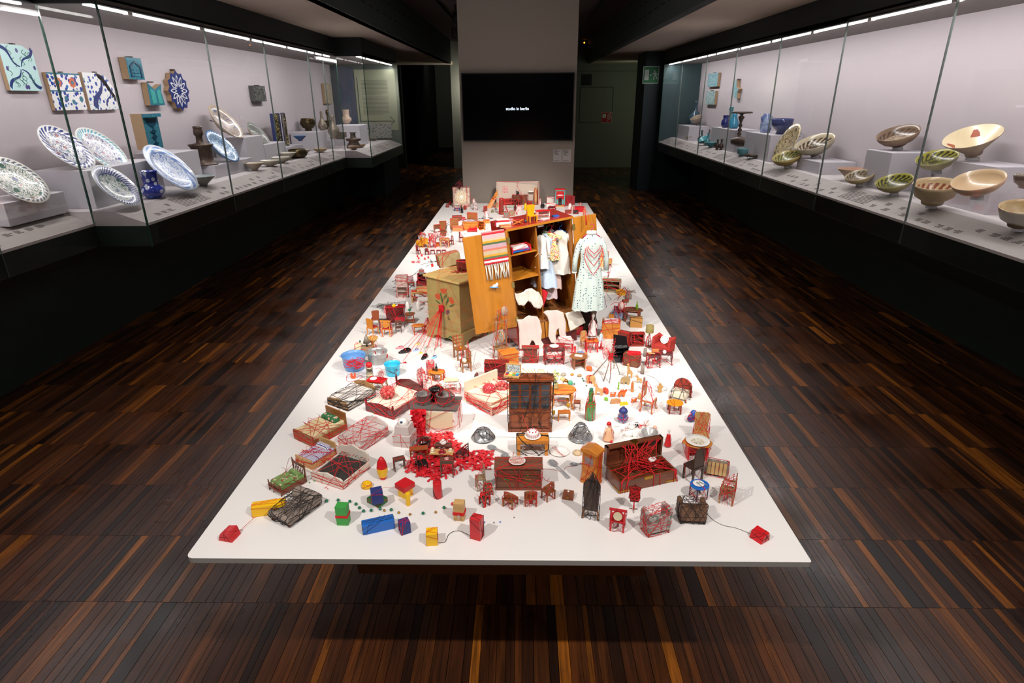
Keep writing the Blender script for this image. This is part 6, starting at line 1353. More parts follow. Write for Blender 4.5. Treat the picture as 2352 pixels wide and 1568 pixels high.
rings('dark wire and tweezers lying in the cyan bucket', 903, 858, 34, 6, 5, 12, pm('plum wire', '#5c2a3c', .4, .5), name='dark_wire', zz=.02)
# small house lamp, rabbit basket, tan toys
q = block('round white buttoned box tied in red, green bead on top', 825, 812, 0, 18, 22, CREAM, shape='cyl', n=8, name='tied_box', cat='box'); bead(827, 786, 5, BEADG, 'green bead on top of the tied white box', 'green_bead', z=TZ+.056)
bpy.data.objects[-1] if False else None
q = block('weathered wooden toy house lamp with pointed shade', 845, 814, 8, 24, 18, TW2, n=4, name='house_lamp', cat='lamp')
q.part('shade', B().lathe([(q.W*.35, q.H*1.5), (q.W*.06, q.H*2.5)], 14), GREYW); q.part('stem', B().cyl(0, 0, q.H, q.W*.07, q.H*.55), dkb)
q = lath('yellow wicker bowl wound in pale thread on a tall foot', 'basket', 'wicker_bowl', 858, 804, 26, [(0, 0), (.2, 0), (.12, .1), (.12, .7), (.3, .9), (.5, 1.2), (.46, 1.2), (.2, .95), (0, .9)], pm('wicker', '#c9a05a', .7, c2='#b0853f', sc=90, bump=.6), nw=10)
spoon('wooden doll spoon leaning over the blue tub', (821, 822), (813, 836), 7, TAN, name='wooden_spoon')
# slippers and shoes on the red cords
def shoe(label, px, py, rot, w, m, strap=RED, name='doll_shoe', g=None):
    t = Th(name, 'shoe', label, px, py, rot, g=g); L = w*t.k
    b = B().grid(lambda u, v: (math.cos(u*2*PI)*L*.5*(1 if True else 1)*(1-.0*v), math.sin(u*2*PI)*L*.21*(1+.12*math.cos(u*2*PI)*-1), 0), 18, 1)
    b = B(); n = 18; vs = []; prof = [(0, 1.0, 0), (.0, 1.04, .12), (.0, 1.0, .3), (0, .82, .42)]
    for (_, s_, z_) in prof:
        for j in range(n):
            a = 2*PI*j/n; x = math.cos(a)*L*.5; y = math.sin(a)*L*.2*(1-.18*math.cos(a)); zf = z_*L*.55*(1.25 if x < 0 else 1.0-.5*max(0, x/L)); vs.append((x*s_, y*s_, zf))
    fs = [(i*n+j, i*n+(j+1) % n, (i+1)*n+(j+1) % n, (i+1)*n+j) for i in range(len(prof)-1) for j in range(n)]+[tuple(reversed(range(n)))]
    b.add(vs, fs, 0, True)
    tip = len(b.v); toe = [(len(prof)-1)*n+j for j in range(n) if math.cos(2*PI*j/n) > .05]
    toe = sorted(toe, key=lambda q: math.sin(2*PI*(q % n)/n)); b.f.append(tuple(toe)); b.mi.append(0); b.sm.append(True)
    t.part('upper', b, m); t.part('insole', B().lathe([(L*.38, 0), (0, .0002)], 18, sy=.42, z=L*.03, x=-L*.02), pm('insole', '#2a2422', .8) if m is BLKP else m)
    t.part('strap', B().tube([(-.05*L, -.2*L, .1*L), (-.05*L, -.14*L, .24*L), (-.05*L, 0, .27*L), (-.05*L, .14*L, .24*L), (-.05*L, .2*L, .1*L)], L*.035, 5), strap); return t
SH = [('black patent doll slipper with red strap, nearer the pans', 930, 809, 210, 30, BLKP), ('black patent doll slipper with red strap, nearer the painted cabinet', 975, 822, 250, 26, BLKP),
      ('pink doll shoe on a red cord, outermost', 918, 800, 200, 19, pm('pink shoe', '#e08a90', .5)), ('small cream doll shoe on a cord behind the others', 959, 791, 200, 13, pm('cream shoe', '#e6d88c', .5)),
      ('pale blue doll shoe between the two black slippers', 955, 805, 215, 14, pm('pale blue shoe', '#8fb4dc', .5)), ('tiny yellow doll shoe before the second black slipper', 966, 811, 200, 10, pm('yellow shoe', '#e2c84a', .5)),
      ('mint doll shoe on a cord, half way out', 979, 800, 240, 12, pm('mint shoe', '#9fd0bd', .5)), ('light blue doll slipper, nearest the painted cabinet corner', 997, 822, 240, 18, pm('sky shoe', '#8cc4e6', .4)), ('mint doll shoe above the light blue slipper', 999, 804, 250, 11, pm('mint shoe', '#9fd0bd'))]
for a in SH: shoe(*a)
q = Th('bow', 'bow', 'pink ribbon bow lying beside the cyan bucket', 924, 834, 20); k = 9*q.k
for s_ in (-1, 1): q.part('loop', B().prism([(0, 0), (s_*k, .5*k), (s_*1.1*k, 0), (s_*k, -.5*k)], .0008, .003, ax='xy'), FABR)
# dark dresser group
q = cabinet('dark red toy dresser with a white shoe on top', 910, 737, 8, 38, 34, MAHO, d=.55, doors=0, drawers=2, n=16, name='dark_dresser', cat='dresser')
shoe('white doll shoe on the dark red dresser', 0, 0, 200, 14, GLOSSW, name='white_shoe') if False else None
p = q.top(0, -q.D*.1, q.H); t = Th('white_shoe', 'shoe', 'white doll shoe on the dark red dresser', loc=p, rot=200); L = 15*t.k
t.part('upper', B().ball(0, 0, L*.16, L*.5, L*.2, L*.17, n=14, m=8), GLOSSW); t.part('opening', B().ball(-L*.15, 0, L*.28, L*.2, L*.12, L*.06, n=10, m=6), BLKP)
bead(905, 706, 9, YEL, 'yellow pompon on the dark red dresser', 'yellow_pompon', 'pompon', z=q.loc.z+q.H-.0)
block('pink gauze bundle behind the dark dresser', 892, 716, 10, 18, 12, pm('pink gauze', '#d98a90', .6, trans=.2), n=3, name='gauze_bundle', cat='bundle')
R2 = wood('red brown wood', '#7d3a1e', '#9c5028')
chair('tall-backed toy chair with red cushion by the glass table', 864, 749, 200, 17, 38, R2, REDP, style='tall', name='tall_back_chair', ls='cab')
chair('honey toy chair with red cushion nearest the table edge', 857, 768, 150, 20, 38, ORW, FABR, style='tall', name='honey_chair', ls='cab')
chair('honey toy chair with red cushion seen from behind', 890, 770, 175, 20, 36, ORW, FABR, style='oval', name='honey_chair', n=4, ls='cab')
table('oval glass toy table with dark legs', 885, 755, 10, 36, 22, glassmat('table glass', f=.5), 'round', d=.7, lm=DK2, name='glass_table')
table('red cushioned square stool behind the dark chair', 920, 749, 5, 22, 18, FABR, d=.8, lm=DK2, name='cushioned_stool', cat='stool', top=.2)
chair('small dark brown toy chair in front of the red stool', 916, 763, 10, 14, 26, DK2, name='small_dark_chair', style='ladder')
q = table('two-tier side table with a green goblet', 943, 741, 8, 24, 22, R2, 'oct', d=.7, shelf=1, name='two_tier_table')
lath('green goblet on the two-tier side table', 'goblet', 'green_goblet', 0, 0, 7, [(.4, 0), (.1, .1), (.1, .6), (.5, 1.0), (.5, 1.4), (0, 1.4)], pm('green glass', '#2f9a6a', .1, trans=.4), loc=q.top(0, 0, q.H), n=12)
table('orange drop-leaf table leaning towards the painted cabinet', 962, 766, 12, 30, 20, ORW, 'round', d=.7, name='drop_leaf_table', n=4, lm=R2)
chair('little red-brown chair behind the orange table', 980, 762, -60, 16, 30, R2, n=6, name='little_chair')
chair('orange chair tied to the painted cabinet foot', 997, 772, 30, 16, 22, ORW, n=8, name='tied_chair')
# two ladder chairs with dice by the cabinet
q = chair('brown ladder-back chair with a yellow bead, behind', 1058, 822, 30, 26, 50, MWOOD, style='ladder', n=4, name='ladder_chair')
p = q.top(0, -q.D*.1, q.s+.001); solo('yellow_bean', 'bean', 'yellow bean on the seat of the ladder-back chair', B().ball(0, 0, .004, .006, .004, n=10, m=6), YEL, loc=p)
q = chair('brown ladder-back chair turned away, in front', 1070, 850, -70, 24, 46, MWOOD, style='ladder', n=2, name='ladder_chair')
DOT = spots('dotted ball', '#e3d8c2', ['#3a2a22'], 180, .22)
bead(1067, 833, 11, DOT, 'cream perforated ball beside the front ladder chair seat', 'dotted_ball', 'ball', z=q.loc.z+q.s); bead(1056, 852, 10, DOT, 'cream perforated ball on the table under the front ladder chair', 'dotted_ball', 'ball')
thread('red stick leaning over the ladder-back chair', [(1074, 785), (1076, 800), (1080, 830)], RED, .0022, name='red_stick', cat='stick', zs=[.08, .06, .03])
# spinning wheel
t = Th('spinning_wheel', 'spinning wheel', 'tall turned wooden spinning wheel with wool at the wardrobe door', 1152, 822, 30); k, kv = t.k, t.kv; H = 112*kv; w = 30*k; SW = wood('old wood', '#7a5c40', '#9c7a56')
t.part('seat', B().box(0, 0, .2*H, w*1.1, w*.8, .03*H), SW, bevel=.001)
for x, y in ((-w*.4, -w*.3), (w*.4, -w*.3), (-w*.4, w*.3), (w*.4, w*.3)): t.part('leg', B().tube([(x*1.3, y*1.3, 0), (x, y, .2*H)], w*.05, 6), SW)
for x in (-w*.42, w*.42): t.part('upright', B().lathe([(w*.06, .22*H), (w*.09, .3*H), (w*.05, .36*H), (w*.09, .45*H), (w*.05, .55*H), (w*.08, .62*H), (w*.06, .76*H)], 8, x, 0), SW)
t.part('crossbar', B().box(0, 0, .72*H, w*1.15, w*.12, .02*H), SW); t.part('wheel', B().tube([(w*.0, math.cos(a)*w*.42, .43*H+math.sin(a)*w*.42) for a in np.linspace(0, 2*PI, 21)[:-1]], w*.05, 6, closed=True), TAN)
t.part('spokes', B().tube([(0, -w*.4, .43*H), (0, w*.4, .43*H)], w*.02, 5).tube([(0, 0, .43*H-w*.4), (0, 0, .43*H+w*.4)], w*.02, 5), TAN)
t.part('distaff', B().tube([(-w*.3, 0, .76*H), (-w*.3, 0, .95*H)], w*.035, 6).tube([(-w*.6, 0, .82*H), (0, 0, .86*H)], w*.03, 6), SW); t.part('wool', B().ball(w*.3, 0, .92*H, w*.3, w*.16, .1*H, n=12, m=8), pm('wool', '#b3a08a', .95, c2='#8f7d68', sc=300, bump=1))
t.wrap(6)
# chests, fireplace, washstand, round table
cabinet('small dark red bureau with brass pulls behind the cream bed', 1141, 868, -2, 50, 38, MAHO, d=.42, doors=0, drawers=4, cols=2, n=16, name='toy_bureau', cat='dresser')
cabinet('orange toy writing desk with many little drawers', 1168, 838, 24, 38, 32, ORW, d=.75, doors=0, drawers=4, cols=3, n=10, name='writing_desk', cat='desk')
q = cabinet('brick-red toy chimney piece bound in red', 1218, 830, 0, 32, 34, stripes('brick', ['#7a4a3a', '#7a4a3a', '#4f2e26'], 1500, 2), d=.5, doors=0, n=22, name='toy_chimney', cat='chimney', over=.1)
q = table('dark toy washstand with white basin and a shelf', 1272, 832, 4, 46, 36, MAHO, d=.6, n=20, shelf=1, name='washstand', ls='sq')
lath('white oval basin set in the washstand', 'basin', 'wash_basin', 0, 0, 22, PLATE, GLOSSW, loc=q.top(0, 0, q.H), n=20)
for i, dx in enumerate((-.2, .22)): block(['folded white cloth on the washstand shelf, chimney side', 'folded white cloth on the washstand shelf, table side'][i], 0, 0, 12, 13, 6, pm('linen', '#e3d4cf', .9), n=3, loc=q.top(dx*q.W, 0, q.H*.27), name='folded_cloth', cat='cloth', d=.7)
q = table('round brown table with an open book on it', 1328, 843, 10, 40, 26, MWOOD, 'round', d=.9, n=3, name='round_table', panel=1)
t = Th('open_book', 'book', 'tiny open book on the round brown table', loc=q.top(0, 0, q.H), rot=-15); k = 9*t.k
for s_ in (-1, 1): t.part('page_block', B().box(s_*k*.5, 0, 0, k, k*1.2, .0022), pm('book paper', '#e3dccb', .8))
q = table('red-framed toy bed table with blankets behind the washstand', 1297, 806, -10, 38, 24, PCL, d=.6, n=10, name='red_frame_table', lm=REDP, lr=.03)
block('folded striped blanket on the red-framed table', 0, 0, 10, 30, 7, pm('striped blanket', '#dcd2cc', .9), n=6, loc=q.top(0, 0, q.H), name='folded_blanket', cat='blanket', d=.6)
block('wooden tray of blue trinkets near the red candle', 1336, 820, -8, 24, 9, TAN, n=2, name='trinket_tray', cat='tray', d=.7); block('small blue trinket in the wooden tray', 1334, 814, 20, 12, 6, pm('trinket blue', '#6f94c4', .4), n=2, name='trinket', cat='trinket', z=TZ+.016)
lath('thin red candle beside the trinket tray', 'candle', 'red_candle', 1320, 812, 6, [(.8, 0), (.8, .2), (.4, .3), (.4, 2.8), (.1, 3.2), (0, 3.3)], REDP, n=10)
chair('tan toy chair behind the orange sewing table', 1342, 797, 20, 16, 36, TAN, n=5, name='tan_chair', style='solid')
q = table('orange table with dark tools and red legs', 1358, 806, 5, 28, 26, ORW, n=14, d=.75, lm=REDP, name='orange_work_table')
tangle('dark tools bundled on the orange work table', 0, 0, 20, 12, 6, pm('tool dark', '#3a2a28', .5), n=16, seed=6, name='tool_bundle', cat='bundle', loc=q.top(0, 0, q.H))
lath('small red candle on a black foot', 'candle', 'footed_candle', 1380, 800, 12, [(.5, 0), (.5, .15), (.15, .2), (.2, .3), (.1, 1.3), (0, 1.4)], REDP, n=12)
# net balloon and stick tripod
t = Th('stick_tripod', 'tripod', 'tripod of bare sticks bound with red yarn', 1400, 868); s = t.loc; apx = Vector((0, 0, .122)); b = B()
feet = [hit(*p, 2, TZ)-s for p in ((1362, 862), (1386, 876), (1400, 880), (1424, 861), (1410, 846))]
for i, f in enumerate(feet):
    d_ = (apx-f); q = f+d_*1.22; t.part('stick', B().tube([f+Vector((0, 0, .002)), f.lerp(apx, .5)+Vector((.002*i, 0, 0)), q], .0032 if i < 2 else .0022, 6, r2=.0016), GREYW if i != 4 else SW)
b = B()
for i in range(16): a = i*.8; zz = .095+.0025*i; rr = .012-.0002*i; b.tube([(rr*math.cos(q), rr*math.sin(q), zz+.003*math.sin(q+i)) for q in np.linspace(0, 2*PI, 9)[:-1]], .0013, 4, closed=True)
for f in feet[:3]: b.tube([f.lerp(apx, .15)+Vector((.003, 0, 0)), f.lerp(apx, .6), apx], .0012, 4)
R = random.Random(1)
for i in range(14): b.tube([apx, apx+Vector((R.uniform(-.035, .035), R.uniform(-.02, .02), R.uniform(.0, .04)))], .0011, 4)
t.part('red_yarn', b, RED)
t = Th('net_lantern', 'net', 'red wire net cone standing above the stick tripod', 1393, 850, z=TZ+.0); b = B(); R = random.Random(21)
for i in range(100):
    f = (i+.5)/100; zz = .06+.105*f; rad = .014+.022*f**.7; a = i*2.4; rr = .005; c_ = Vector((rad*math.cos(a), rad*math.sin(a), zz)); u = Vector((-math.sin(a), math.cos(a), 0))
    b.tube([c_+u*rr*math.cos(q)+Vector((0, 0, rr*math.sin(q))) for q in np.linspace(0, 2*PI, 8)[:-1]], .00055, 3, closed=True)
t.part('net', b, RED, kind='stuff')
# ================================================================= MIDDLE OF THE TABLE
DG = pm('cabinet pane', '#3a4046', .08, spec=.8); CHN = wood('china cabinet wood', '#6b3218', '#8a4624', rough=.4)
t = cabinet('tall glazed toy china cabinet bound in black thread', 1217, 984, 0, 94, 116, CHN, d=.3, over=.05, doors=0, name='china_cabinet', plinth=.07, pediment=1)
W, D, H = t.W, t.D, t.H; y = -D/2
for i in range(4):
    x0 = -W*.48+i*W*.24; x1 = x0+W*.24-.001
    up = t.part('glazed_door', B().bb(x0, y-.003, H*.43, x1, y, H*.93), CHN, hull=False)
    t.part('pane', B().bb(x0+W*.025, y-.0042, H*.46, x1-W*.025, y-.003, H*.9), DG, parent=up, hull=False)
    for f in (.58, .68, .79): t.part('glazing_bar', B().bb(x0+W*.025, y-.005, H*f, x1-W*.025, y-.0042, H*(f+.012)), CHN, parent=up, hull=False)
    lo_ = t.part('door', B().bb(x0, y-.004, H*.09, x1, y, H*.39), CHN, hull=False)
    t.part('door_panel', B().bb(x0+W*.035, y-.0055, H*.13, x1-W*.035, y-.004, H*.35), wood('panel wood', '#7a3d1e', '#96502a'), parent=lo_, hull=False)
    t.part('knob', B().ball(x1-W*.02, y-.006, H*.25, W*.012, n=6, m=4), GOLD, parent=lo_, hull=False)
t.part('waist_moulding', B().bb(-W*.51, y-.006, H*.39, W*.51, y, H*.43), CHN); t.wrap(34, BLK, t.k*.5)
CC = t
q = Th('paint_box', 'paint box', 'open wooden paint box with coloured pans on the china cabinet', loc=t.top(-W*.42, -D*.1, H+.003), rot=-12); k = 36*q.k
q.part('tray', B().box(0, 0, 0, k, k*.62, k*.14), TAN); b = q.part('lid', B().box(0, k*.32, k*.1, k, k*.08, k*.62), TAN); q.part('picture', B().box(0, k*.275, k*.16, k*.86, k*.01, k*.5), spots('print', '#a9b4b8', ['#3a4248', '#e0e0dc'], 260, .4), parent=b)
for i, c_ in enumerate((REDP, YEL, GRN, BLU, NAVY, CREAM, ORW, CYB)): q.part('paint_pan', B().box((i % 4-1.5)*k*.22, (i//4-.6)*k*.22, k*.14, k*.17, k*.17, k*.03), c_)
thread('red thread from the paint box down to the cake', [(1180, 903), (1214, 988)], RED, .0008, zs=[.125, .05])
# cake table, cloches, dishes, spoons
q = table('yellowish bench table bound in thick black thread, cake on top', 1223, 1037, 0, 72, 34, ORW, d=.5, n=0, name='cake_table', lr=.05, top=.2); q.wrap(12, BLK, q.k*1.3)
pl = lath('white dish under the red and white cake', 'plate', 'cake_dish', 0, 0, 38, PLATE, GLOSSW, loc=q.top(0, 0, q.H), n=24)
ck = lath('tiny white cake with red berries', 'cake', 'berry_cake', 0, 0, 27, [(0, 0), (.5, 0), (.5, .42), (.44, .5), (0, .5)], pm('icing', '#eee2e2', .5), loc=q.top(0, 0, q.H+.003), n=20); k = ck.W; b = B()
for i in range(8): a = i*PI/4; b.ball(.36*k*math.cos(a), .36*k*math.sin(a), .55*k, .06*k, n=8, m=5)
ck.part('berries', b, REDP); b = B()
for i in range(18): a = i*PI/9; b.bb(.5*k*math.cos(a)-.01*k, .5*k*math.sin(a)-.01*k, .02*k, .5*k*math.cos(a)+.012*k, .5*k*math.sin(a)+.012*k, .3*k)
ck.part('drips', b, REDP)
CHR = pm('tarnished silver', '#b9babb', .22, .5, c2='#8f9092', sc=50)
lath('dull silver domed cover bound in black thread', 'cloche', 'silver_cover', 1110, 1006, 54, [(0, 0), (.3, 0), (.5, .06), (.46, .1), (.36, .12), (.34, .3), (.26, .42), (.12, .47), (0, .48)], CHR, nw=16, tm=BLK)
q = lath('silver jug bound in wire on a round salver', 'jug', 'silver_jug', 1333, 1006, 56, [(0, 0), (.3, 0), (.5, .05), (.48, .07), (.28, .03), (.26, .08), (.24, .4), (.18, .55), (.2, .62), (.1, .7), (0, .72)], CHR, nw=14, tm=BLK)
k = q.W; q.part('spout', B().tube([(-.22*k, -.05*k, .2*k), (-.32*k, -.08*k, .3*k), (-.3*k, -.1*k, .48*k)], .05*k, 7), CHR); q.part('handle', B().tube([(.2*k, 0, .12*k), (.36*k, 0, .25*k), (.2*k, 0, .5*k)], .012*k, 6), BLKP); bead(1340, 973, 8, REDP, 'red bead on the silver jug lid', 'red_bead', z=TZ+.0) if False else None
thread('fine black thread from the silver cover to the silver jug', [(1136, 1003), (1190, 1004), (1260, 1004), (1304, 1005)], BLK, .0005, zs=[.01, .0, 0, .01])
lath('white shallow dish with a red line ring', 'dish', 'red_line_dish', 1285, 1039, 45, PLATE, GLOSSW, n=30, nw=4)
lath('clear glass plate half hidden behind the clock hood', 'plate', 'glass_plate', 1358, 1030, 42, PLATE, PCL, n=28, nw=3)
lath('small round pale wooden lid with a knob', 'disc', 'knobbed_disc', 1326, 1042, 20, [(0, 0), (.5, 0), (.5, .28), (.4, .34), (.14, .36), (.16, .5), (0, .54)], pm('pale wood', '#d3b892', .6))
spoon('long spoon with a twisted handle before the silver cover', (1130, 1030), (1166, 1046), 17); spoon('big spoon standing its handle against the sideboard', (1161, 1052), (1178, 1064), 18)
spoon('dark-handled table spoon between sideboard and clock', (1270, 1066), (1306, 1100), 19); spoon('small teaspoon pointing at the clock', (1318, 1068), (1340, 1067), 13)
thread('red thread looping behind the sideboard', [(1160, 1052), (1176, 1050), (1180, 1038), (1178, 1050), (1183, 1058)], RED, .0006); thread('stray red thread at the sideboard end', [(1246, 1094), (1256, 1104), (1262, 1096), (1258, 1105), (1268, 1105)], RED, .0006)
thread('fine red thread crossing in front of the small teaspoon', [(1246, 1076), (1270, 1078), (1292, 1082), (1300, 1072), (1316, 1070)], RED, .0005)
# green bottle, goblets, tables beside the cabinet
BG = pm('bottle green', '#4a9a50', .08, trans=.55, coat=.6)
q = lath('green glass bottle netted in red thread', 'bottle', 'green_bottle', 1355, 962, 23, BOTTLE, BG, n=22, nw=14); q.part('stopper', B().cyl(0, 0, q.W*3.12, q.W*.19, q.W*.28, n=12), BEADG)
q = table('round orange toy table behind the cabinet corner', 1290, 929, 0, 64, 36, ORW, 'round', d=.8, n=6, name='orange_round_table', ls='cab')
v = lath('pale vase of yellow flowers on the orange round table', 'vase', 'flower_vase', 0, 0, 11, [(0, 0), (.4, 0), (.5, .6), (.35, 1.2), (.45, 1.5), (0, 1.3)], pm('vase olive', '#b3a878', .4), loc=q.top(-q.W*.22, -.005, q.H), n=14); b = B(); b2 = B(); R = random.Random(4); k = v.W
for i in range(16):
    a, rr, zz = R.uniform(0, 6.28), R.uniform(0, 1.1)*k, (1.9+R.uniform(0, 2.2))*k; p = (rr*math.cos(a)-.3*k, rr*math.sin(a), zz); b2.tube([(0, 0, 1.2*k), p], .03*k, 4)
    (b if i % 3 else b2).ball(*p, .32*k, .3*k, .2*k, n=7, m=5)
v.part('blossoms', b, pm('pale yellow petals', '#e0d68a', .7)); v.part('leaves', b2, pm('leaf green', '#6f8a4a', .7))
GOB = [(.5, 0), (.46, .06), (.06, .12), (.06, .9), (.4, 1.2), (.5, 1.7), (.42, 2.1), (.38, 2.1), (.1, 1.1)]
YG = pm('yellow glass', '#e0a930', .1, trans=.5, coat=.5)
for i, (x, y, s_) in enumerate(((1303, 932, 'by the orange table, first of three'), (1305, 944, 'nearest the orange bench'), (1271, 960, 'against the cabinet side'))): lath('yellow glass goblet '+s_, 'goblet', 'yellow_goblet', x, y, 9, GOB, YG, n=14)
table('small orange bench between the cabinet and the bottle', 1295, 964, 3, 28, 20, ORW, d=.5, n=3, name='orange_bench', cat='bench')
table('square dark red-brown stool casting a long shadow', 1325, 941, -4, 15, 20, R2, d=.9, name='square_stool', cat='stool')
# matches fan, candle, eggs, stones
MY = pm('match yellow', '#e8bf2a', .6)
MT = [((1172, 857), (1208, 866), '#b8b0a8'), ((1180, 853), (1218, 868), '#6b5a2a'), ((1191, 850), (1226, 868), '#c03a24'), ((1201, 847), (1230, 868), '#c84a24'), ((1213, 850), (1234, 870), '#e8bf2a'), ((1221, 851), (1236, 871), '#e8bf2a'), ((1227, 848), (1238, 872), '#5f8fd0'), ((1238, 849), (1241, 873), '#2f8a50'), ((1247, 850), (1245, 873), '#7fa8dc'), ((1258, 855), (1249, 876), '#7a6a2a'), ((1275, 850), (1250, 880), '#2f9a5a'), ((1276, 858), (1252, 883), '#a8912a')]
ON = 'grey olive red orange yellow amber blue green sky brown emerald khaki'.split()
for i, (a, c_, col) in enumerate(MT):
    p, q = hit(*a, 2, TZ+.002), hit(*c_, 2, TZ+.002); t = Th('coloured_match', 'match', 'yellow matchstick with %s tip in the fan, %s from the desk' % (ON[i], ORD[i]), loc=p, g='matchsticks fanned round the black and red reel'); d_ = q-p
    t.part('stick', B().tube([(0, 0, 0), d_], .0011, 4), MY); t.part('tip', B().ball(0, 0, .001, .0026, n=8, m=5), pm('tip '+col, col, .5))
t = lath('tall reel of black and red thread with a cream top', 'reel', 'thread_reel', 1243, 880, 17.5, [(0, 0), (.5, .03), (.5, .66)], BLKP, n=20); k = t.W
t.part('red_winding', B().cyl(0, 0, .66*k, .505*k, .78*k, n=20), pm('red winding', '#c01a20', .7, c2='#a51218', sc=400)); t.part('cap', B().lathe([(.5*k, 1.44*k), (.5*k, 1.74*k), (.42*k, 1.82*k), (0, 1.82*k)], 20), CREAM)
q = lath('glass dish holding small eggs and shells', 'dish', 'egg_dish', 1297, 886, 42, PLATE, PCL, n=26, nw=2)
for i, (x, y, r1, c_, l_) in enumerate(((1287, 884, 9, GLOSSW, 'white egg'), (1298, 888, 9, pm('egg pink', '#e6c2b3', .5), 'pinkish egg'), (1310, 884, 9, pm('jade', '#4aa07a', .2, coat=.5), 'jade green egg'), (1292, 876, 9, pm('shell', '#d9b67a', .5), 'ochre shell'), (1301, 879, 7, GOLD, 'brassy nut'), (1297, 874, 5, REDP, 'red berry'))):
    p = hit(x, y, 2, TZ+.008); k = kof(p)*r1*.6; solo('egg' if 'egg' in l_ else l_.split()[-1], 'egg' if 'egg' in l_ else 'ornament', l_+' in the glass dish', B().ball(0, 0, k, k*1.15, k, n=12, m=8), c_, loc=p)
for x, y, r1, l_, c_ in ((1294, 863, 13, 'largest grey pebble in the arc by the egg dish', '#a39886'), (1314, 862, 9, 'amber pebble in the arc by the egg dish', '#c08a3a'), (1331, 865, 11, 'speckled brown shell in the arc by the egg dish', '#a8865a')):
    p = hit(x, y, 2, TZ); k = kof(p)*r1/2; solo('pebble', 'pebble', l_, B().ball(0, 0, k*.6, k, k*.8, k*.6, n=10, m=7), pm('pebble'+c_, c_, .4), loc=p, rz=.4)
for i, p in enumerate(((1338, 871), (1340, 876), (1347, 887), (1319, 883), (1244, 888))): bead(*p, 4, BEADG, ORD[i]+' little green crumb bead trailing from the pebbles to the bottle', 'crumb_bead', g='little green beads by the pebbles')
# animals
CK = pm('cork', '#c79a5e', .7, c2='#b58850', sc=120); OR2 = pm('orange felt', '#d9682a', .7); LG = pm('lime green', '#7ab03a', .5)
AN = [('tall plain wooden giraffe cut-out', 1446, 868, 0, 15, GIR, CK), ('grey-brown wooden elephant cut-out', 1436, 882, -10, 22, ELE, pm('cork grey', '#a3895f', .7)), ('tan wooden horse cut-out beside the elephant', 1467, 879, -12, 16, HOR, CK),
      ('round-backed wooden bear bound in red', 1357, 880, -25, 22, BEA, TAN), ('orange toy figure above the bear', 1353, 852, -15, 14, BEA, OR2), ('red-orange wooden figure behind the bottle', 1391, 903, -60, 16, BEA, pm('coral', '#c9482f', .5)),
      ('pale orange wooden donkey by the bottle', 1374, 907, -20, 24, HOR, pm('peach wood', '#d39462', .6)), ('orange two-humped camel cut-out', 1429, 911, 12, 22, CAM_, OR2), ('small orange duck cut-out', 1408, 911, 10, 13, DOG, OR2),
      ('lime green toy caterpillar standing on end', 1420, 894, -80, 8, [(-.3, 0), (.3, 0), (.5, .5), (.3, 1), (.5, 1.5), (.3, 2), (0, 2.4), (-.3, 2.1), (-.2, 1.4), (-.4, .8)], LG), ('small lime green animal on its side', 1392, 920, -40, 10, BEA, LG),
      ('brown wooden bison cut-out lying low', 1413, 926, 8, 24, [(-.5, 0), (.5, 0), (.5, .42), (.1, .5), (-.4, .46)], pm('peach brown', '#b5835a', .6)), ('flat yellow-orange lizard cut-out', 1433, 930, 14, 19, CAT_, YEL), ('orange fox cut-out beside the white chair', 1456, 924, 12, 13, DOG, OR2),
      ('gingerbread-man shaped wooden cut-out on a wire', 1515, 901, 12, 15, MAN, CK)]
for l_, x, y, r, w, P, m in AN: silhouette(l_, x, y, r, w, P, m, n=6 if 'bound' in l_ else (2 if m is OR2 else 0), th=.35 if P is BEA else .24)
block('upright doll-shaped wooden peg by the caterpillar', 1452, 899, 0, 8, 22, CK, shape='cyl', n=3, name='wooden_peg', cat='figure', taper=.7); block('tall red and grey wooden figure beside the horse', 1478, 895, 0, 8, 28, GREYW, n=4, shape='cyl', taper=.6, name='wooden_peg', cat='figure')
lath('small wooden drop leaning behind the white chair', 'drop', 'wooden_drop', 1469, 916, 11, [(.3, 0), (.5, .4), (.3, 1), (0, 1.6)], CK, n=12)
chair('open-backed wooden toy chair with white seat pad', 1488, 941, 60, 30, 58, pm('peach chair', '#b5744a', .5), pm('white pad', '#e6dedb', .9), ls='cab', n=8, sh=.42, name='padded_chair')
thread('dark wire from the grey reel to the gingerbread cut-out', [(1477, 858), (1500, 866), (1511, 875), (1518, 884), (1530, 889), (1530, 896), (1512, 893), (1505, 886), (1516, 883)], BLK, .0006, zs=[.01, 0, 0, .01, .012, .012, .012, .012, .015], name='dark_wire', cat='wire')
lath('grey-brown thread reel standing by the dark red stools', 'reel', 'grey_reel', 1475, 858, 8.5, [(0, 0), (.5, 0), (.5, 2.5), (0, 2.5)], GREYC, n=16)
lath('grey-brown thread reel behind the brown chest', 'reel', 'grey_reel', 1481, 818, 8, [(0, 0), (.5, 0), (.5, 2.4), (0, 2.4)], GREYC, n=16)
t = armchair('round red toy armchair with a cream seat netted in black', 1562, 914, -35, 42, 40, pm('cream seat', '#e3d6bd', .8), CW, n=18, tm=BLK, round_=True, backm=pm('coral back', '#a83a28', .8), name='round_armchair')
table('round orange toy table netted in brown', 1548, 946, -6, 38, 22, pm('orange lacquer', '#e08a1a', .4), 'round', d=.9, n=7, tm=DRED, lm=REDW, name='orange_table')
t = Th('wooden_shoe_toy', 'shoe', 'blue and yellow hooded toy shoe tied in red', 1588, 968, 25); k = 24*t.k
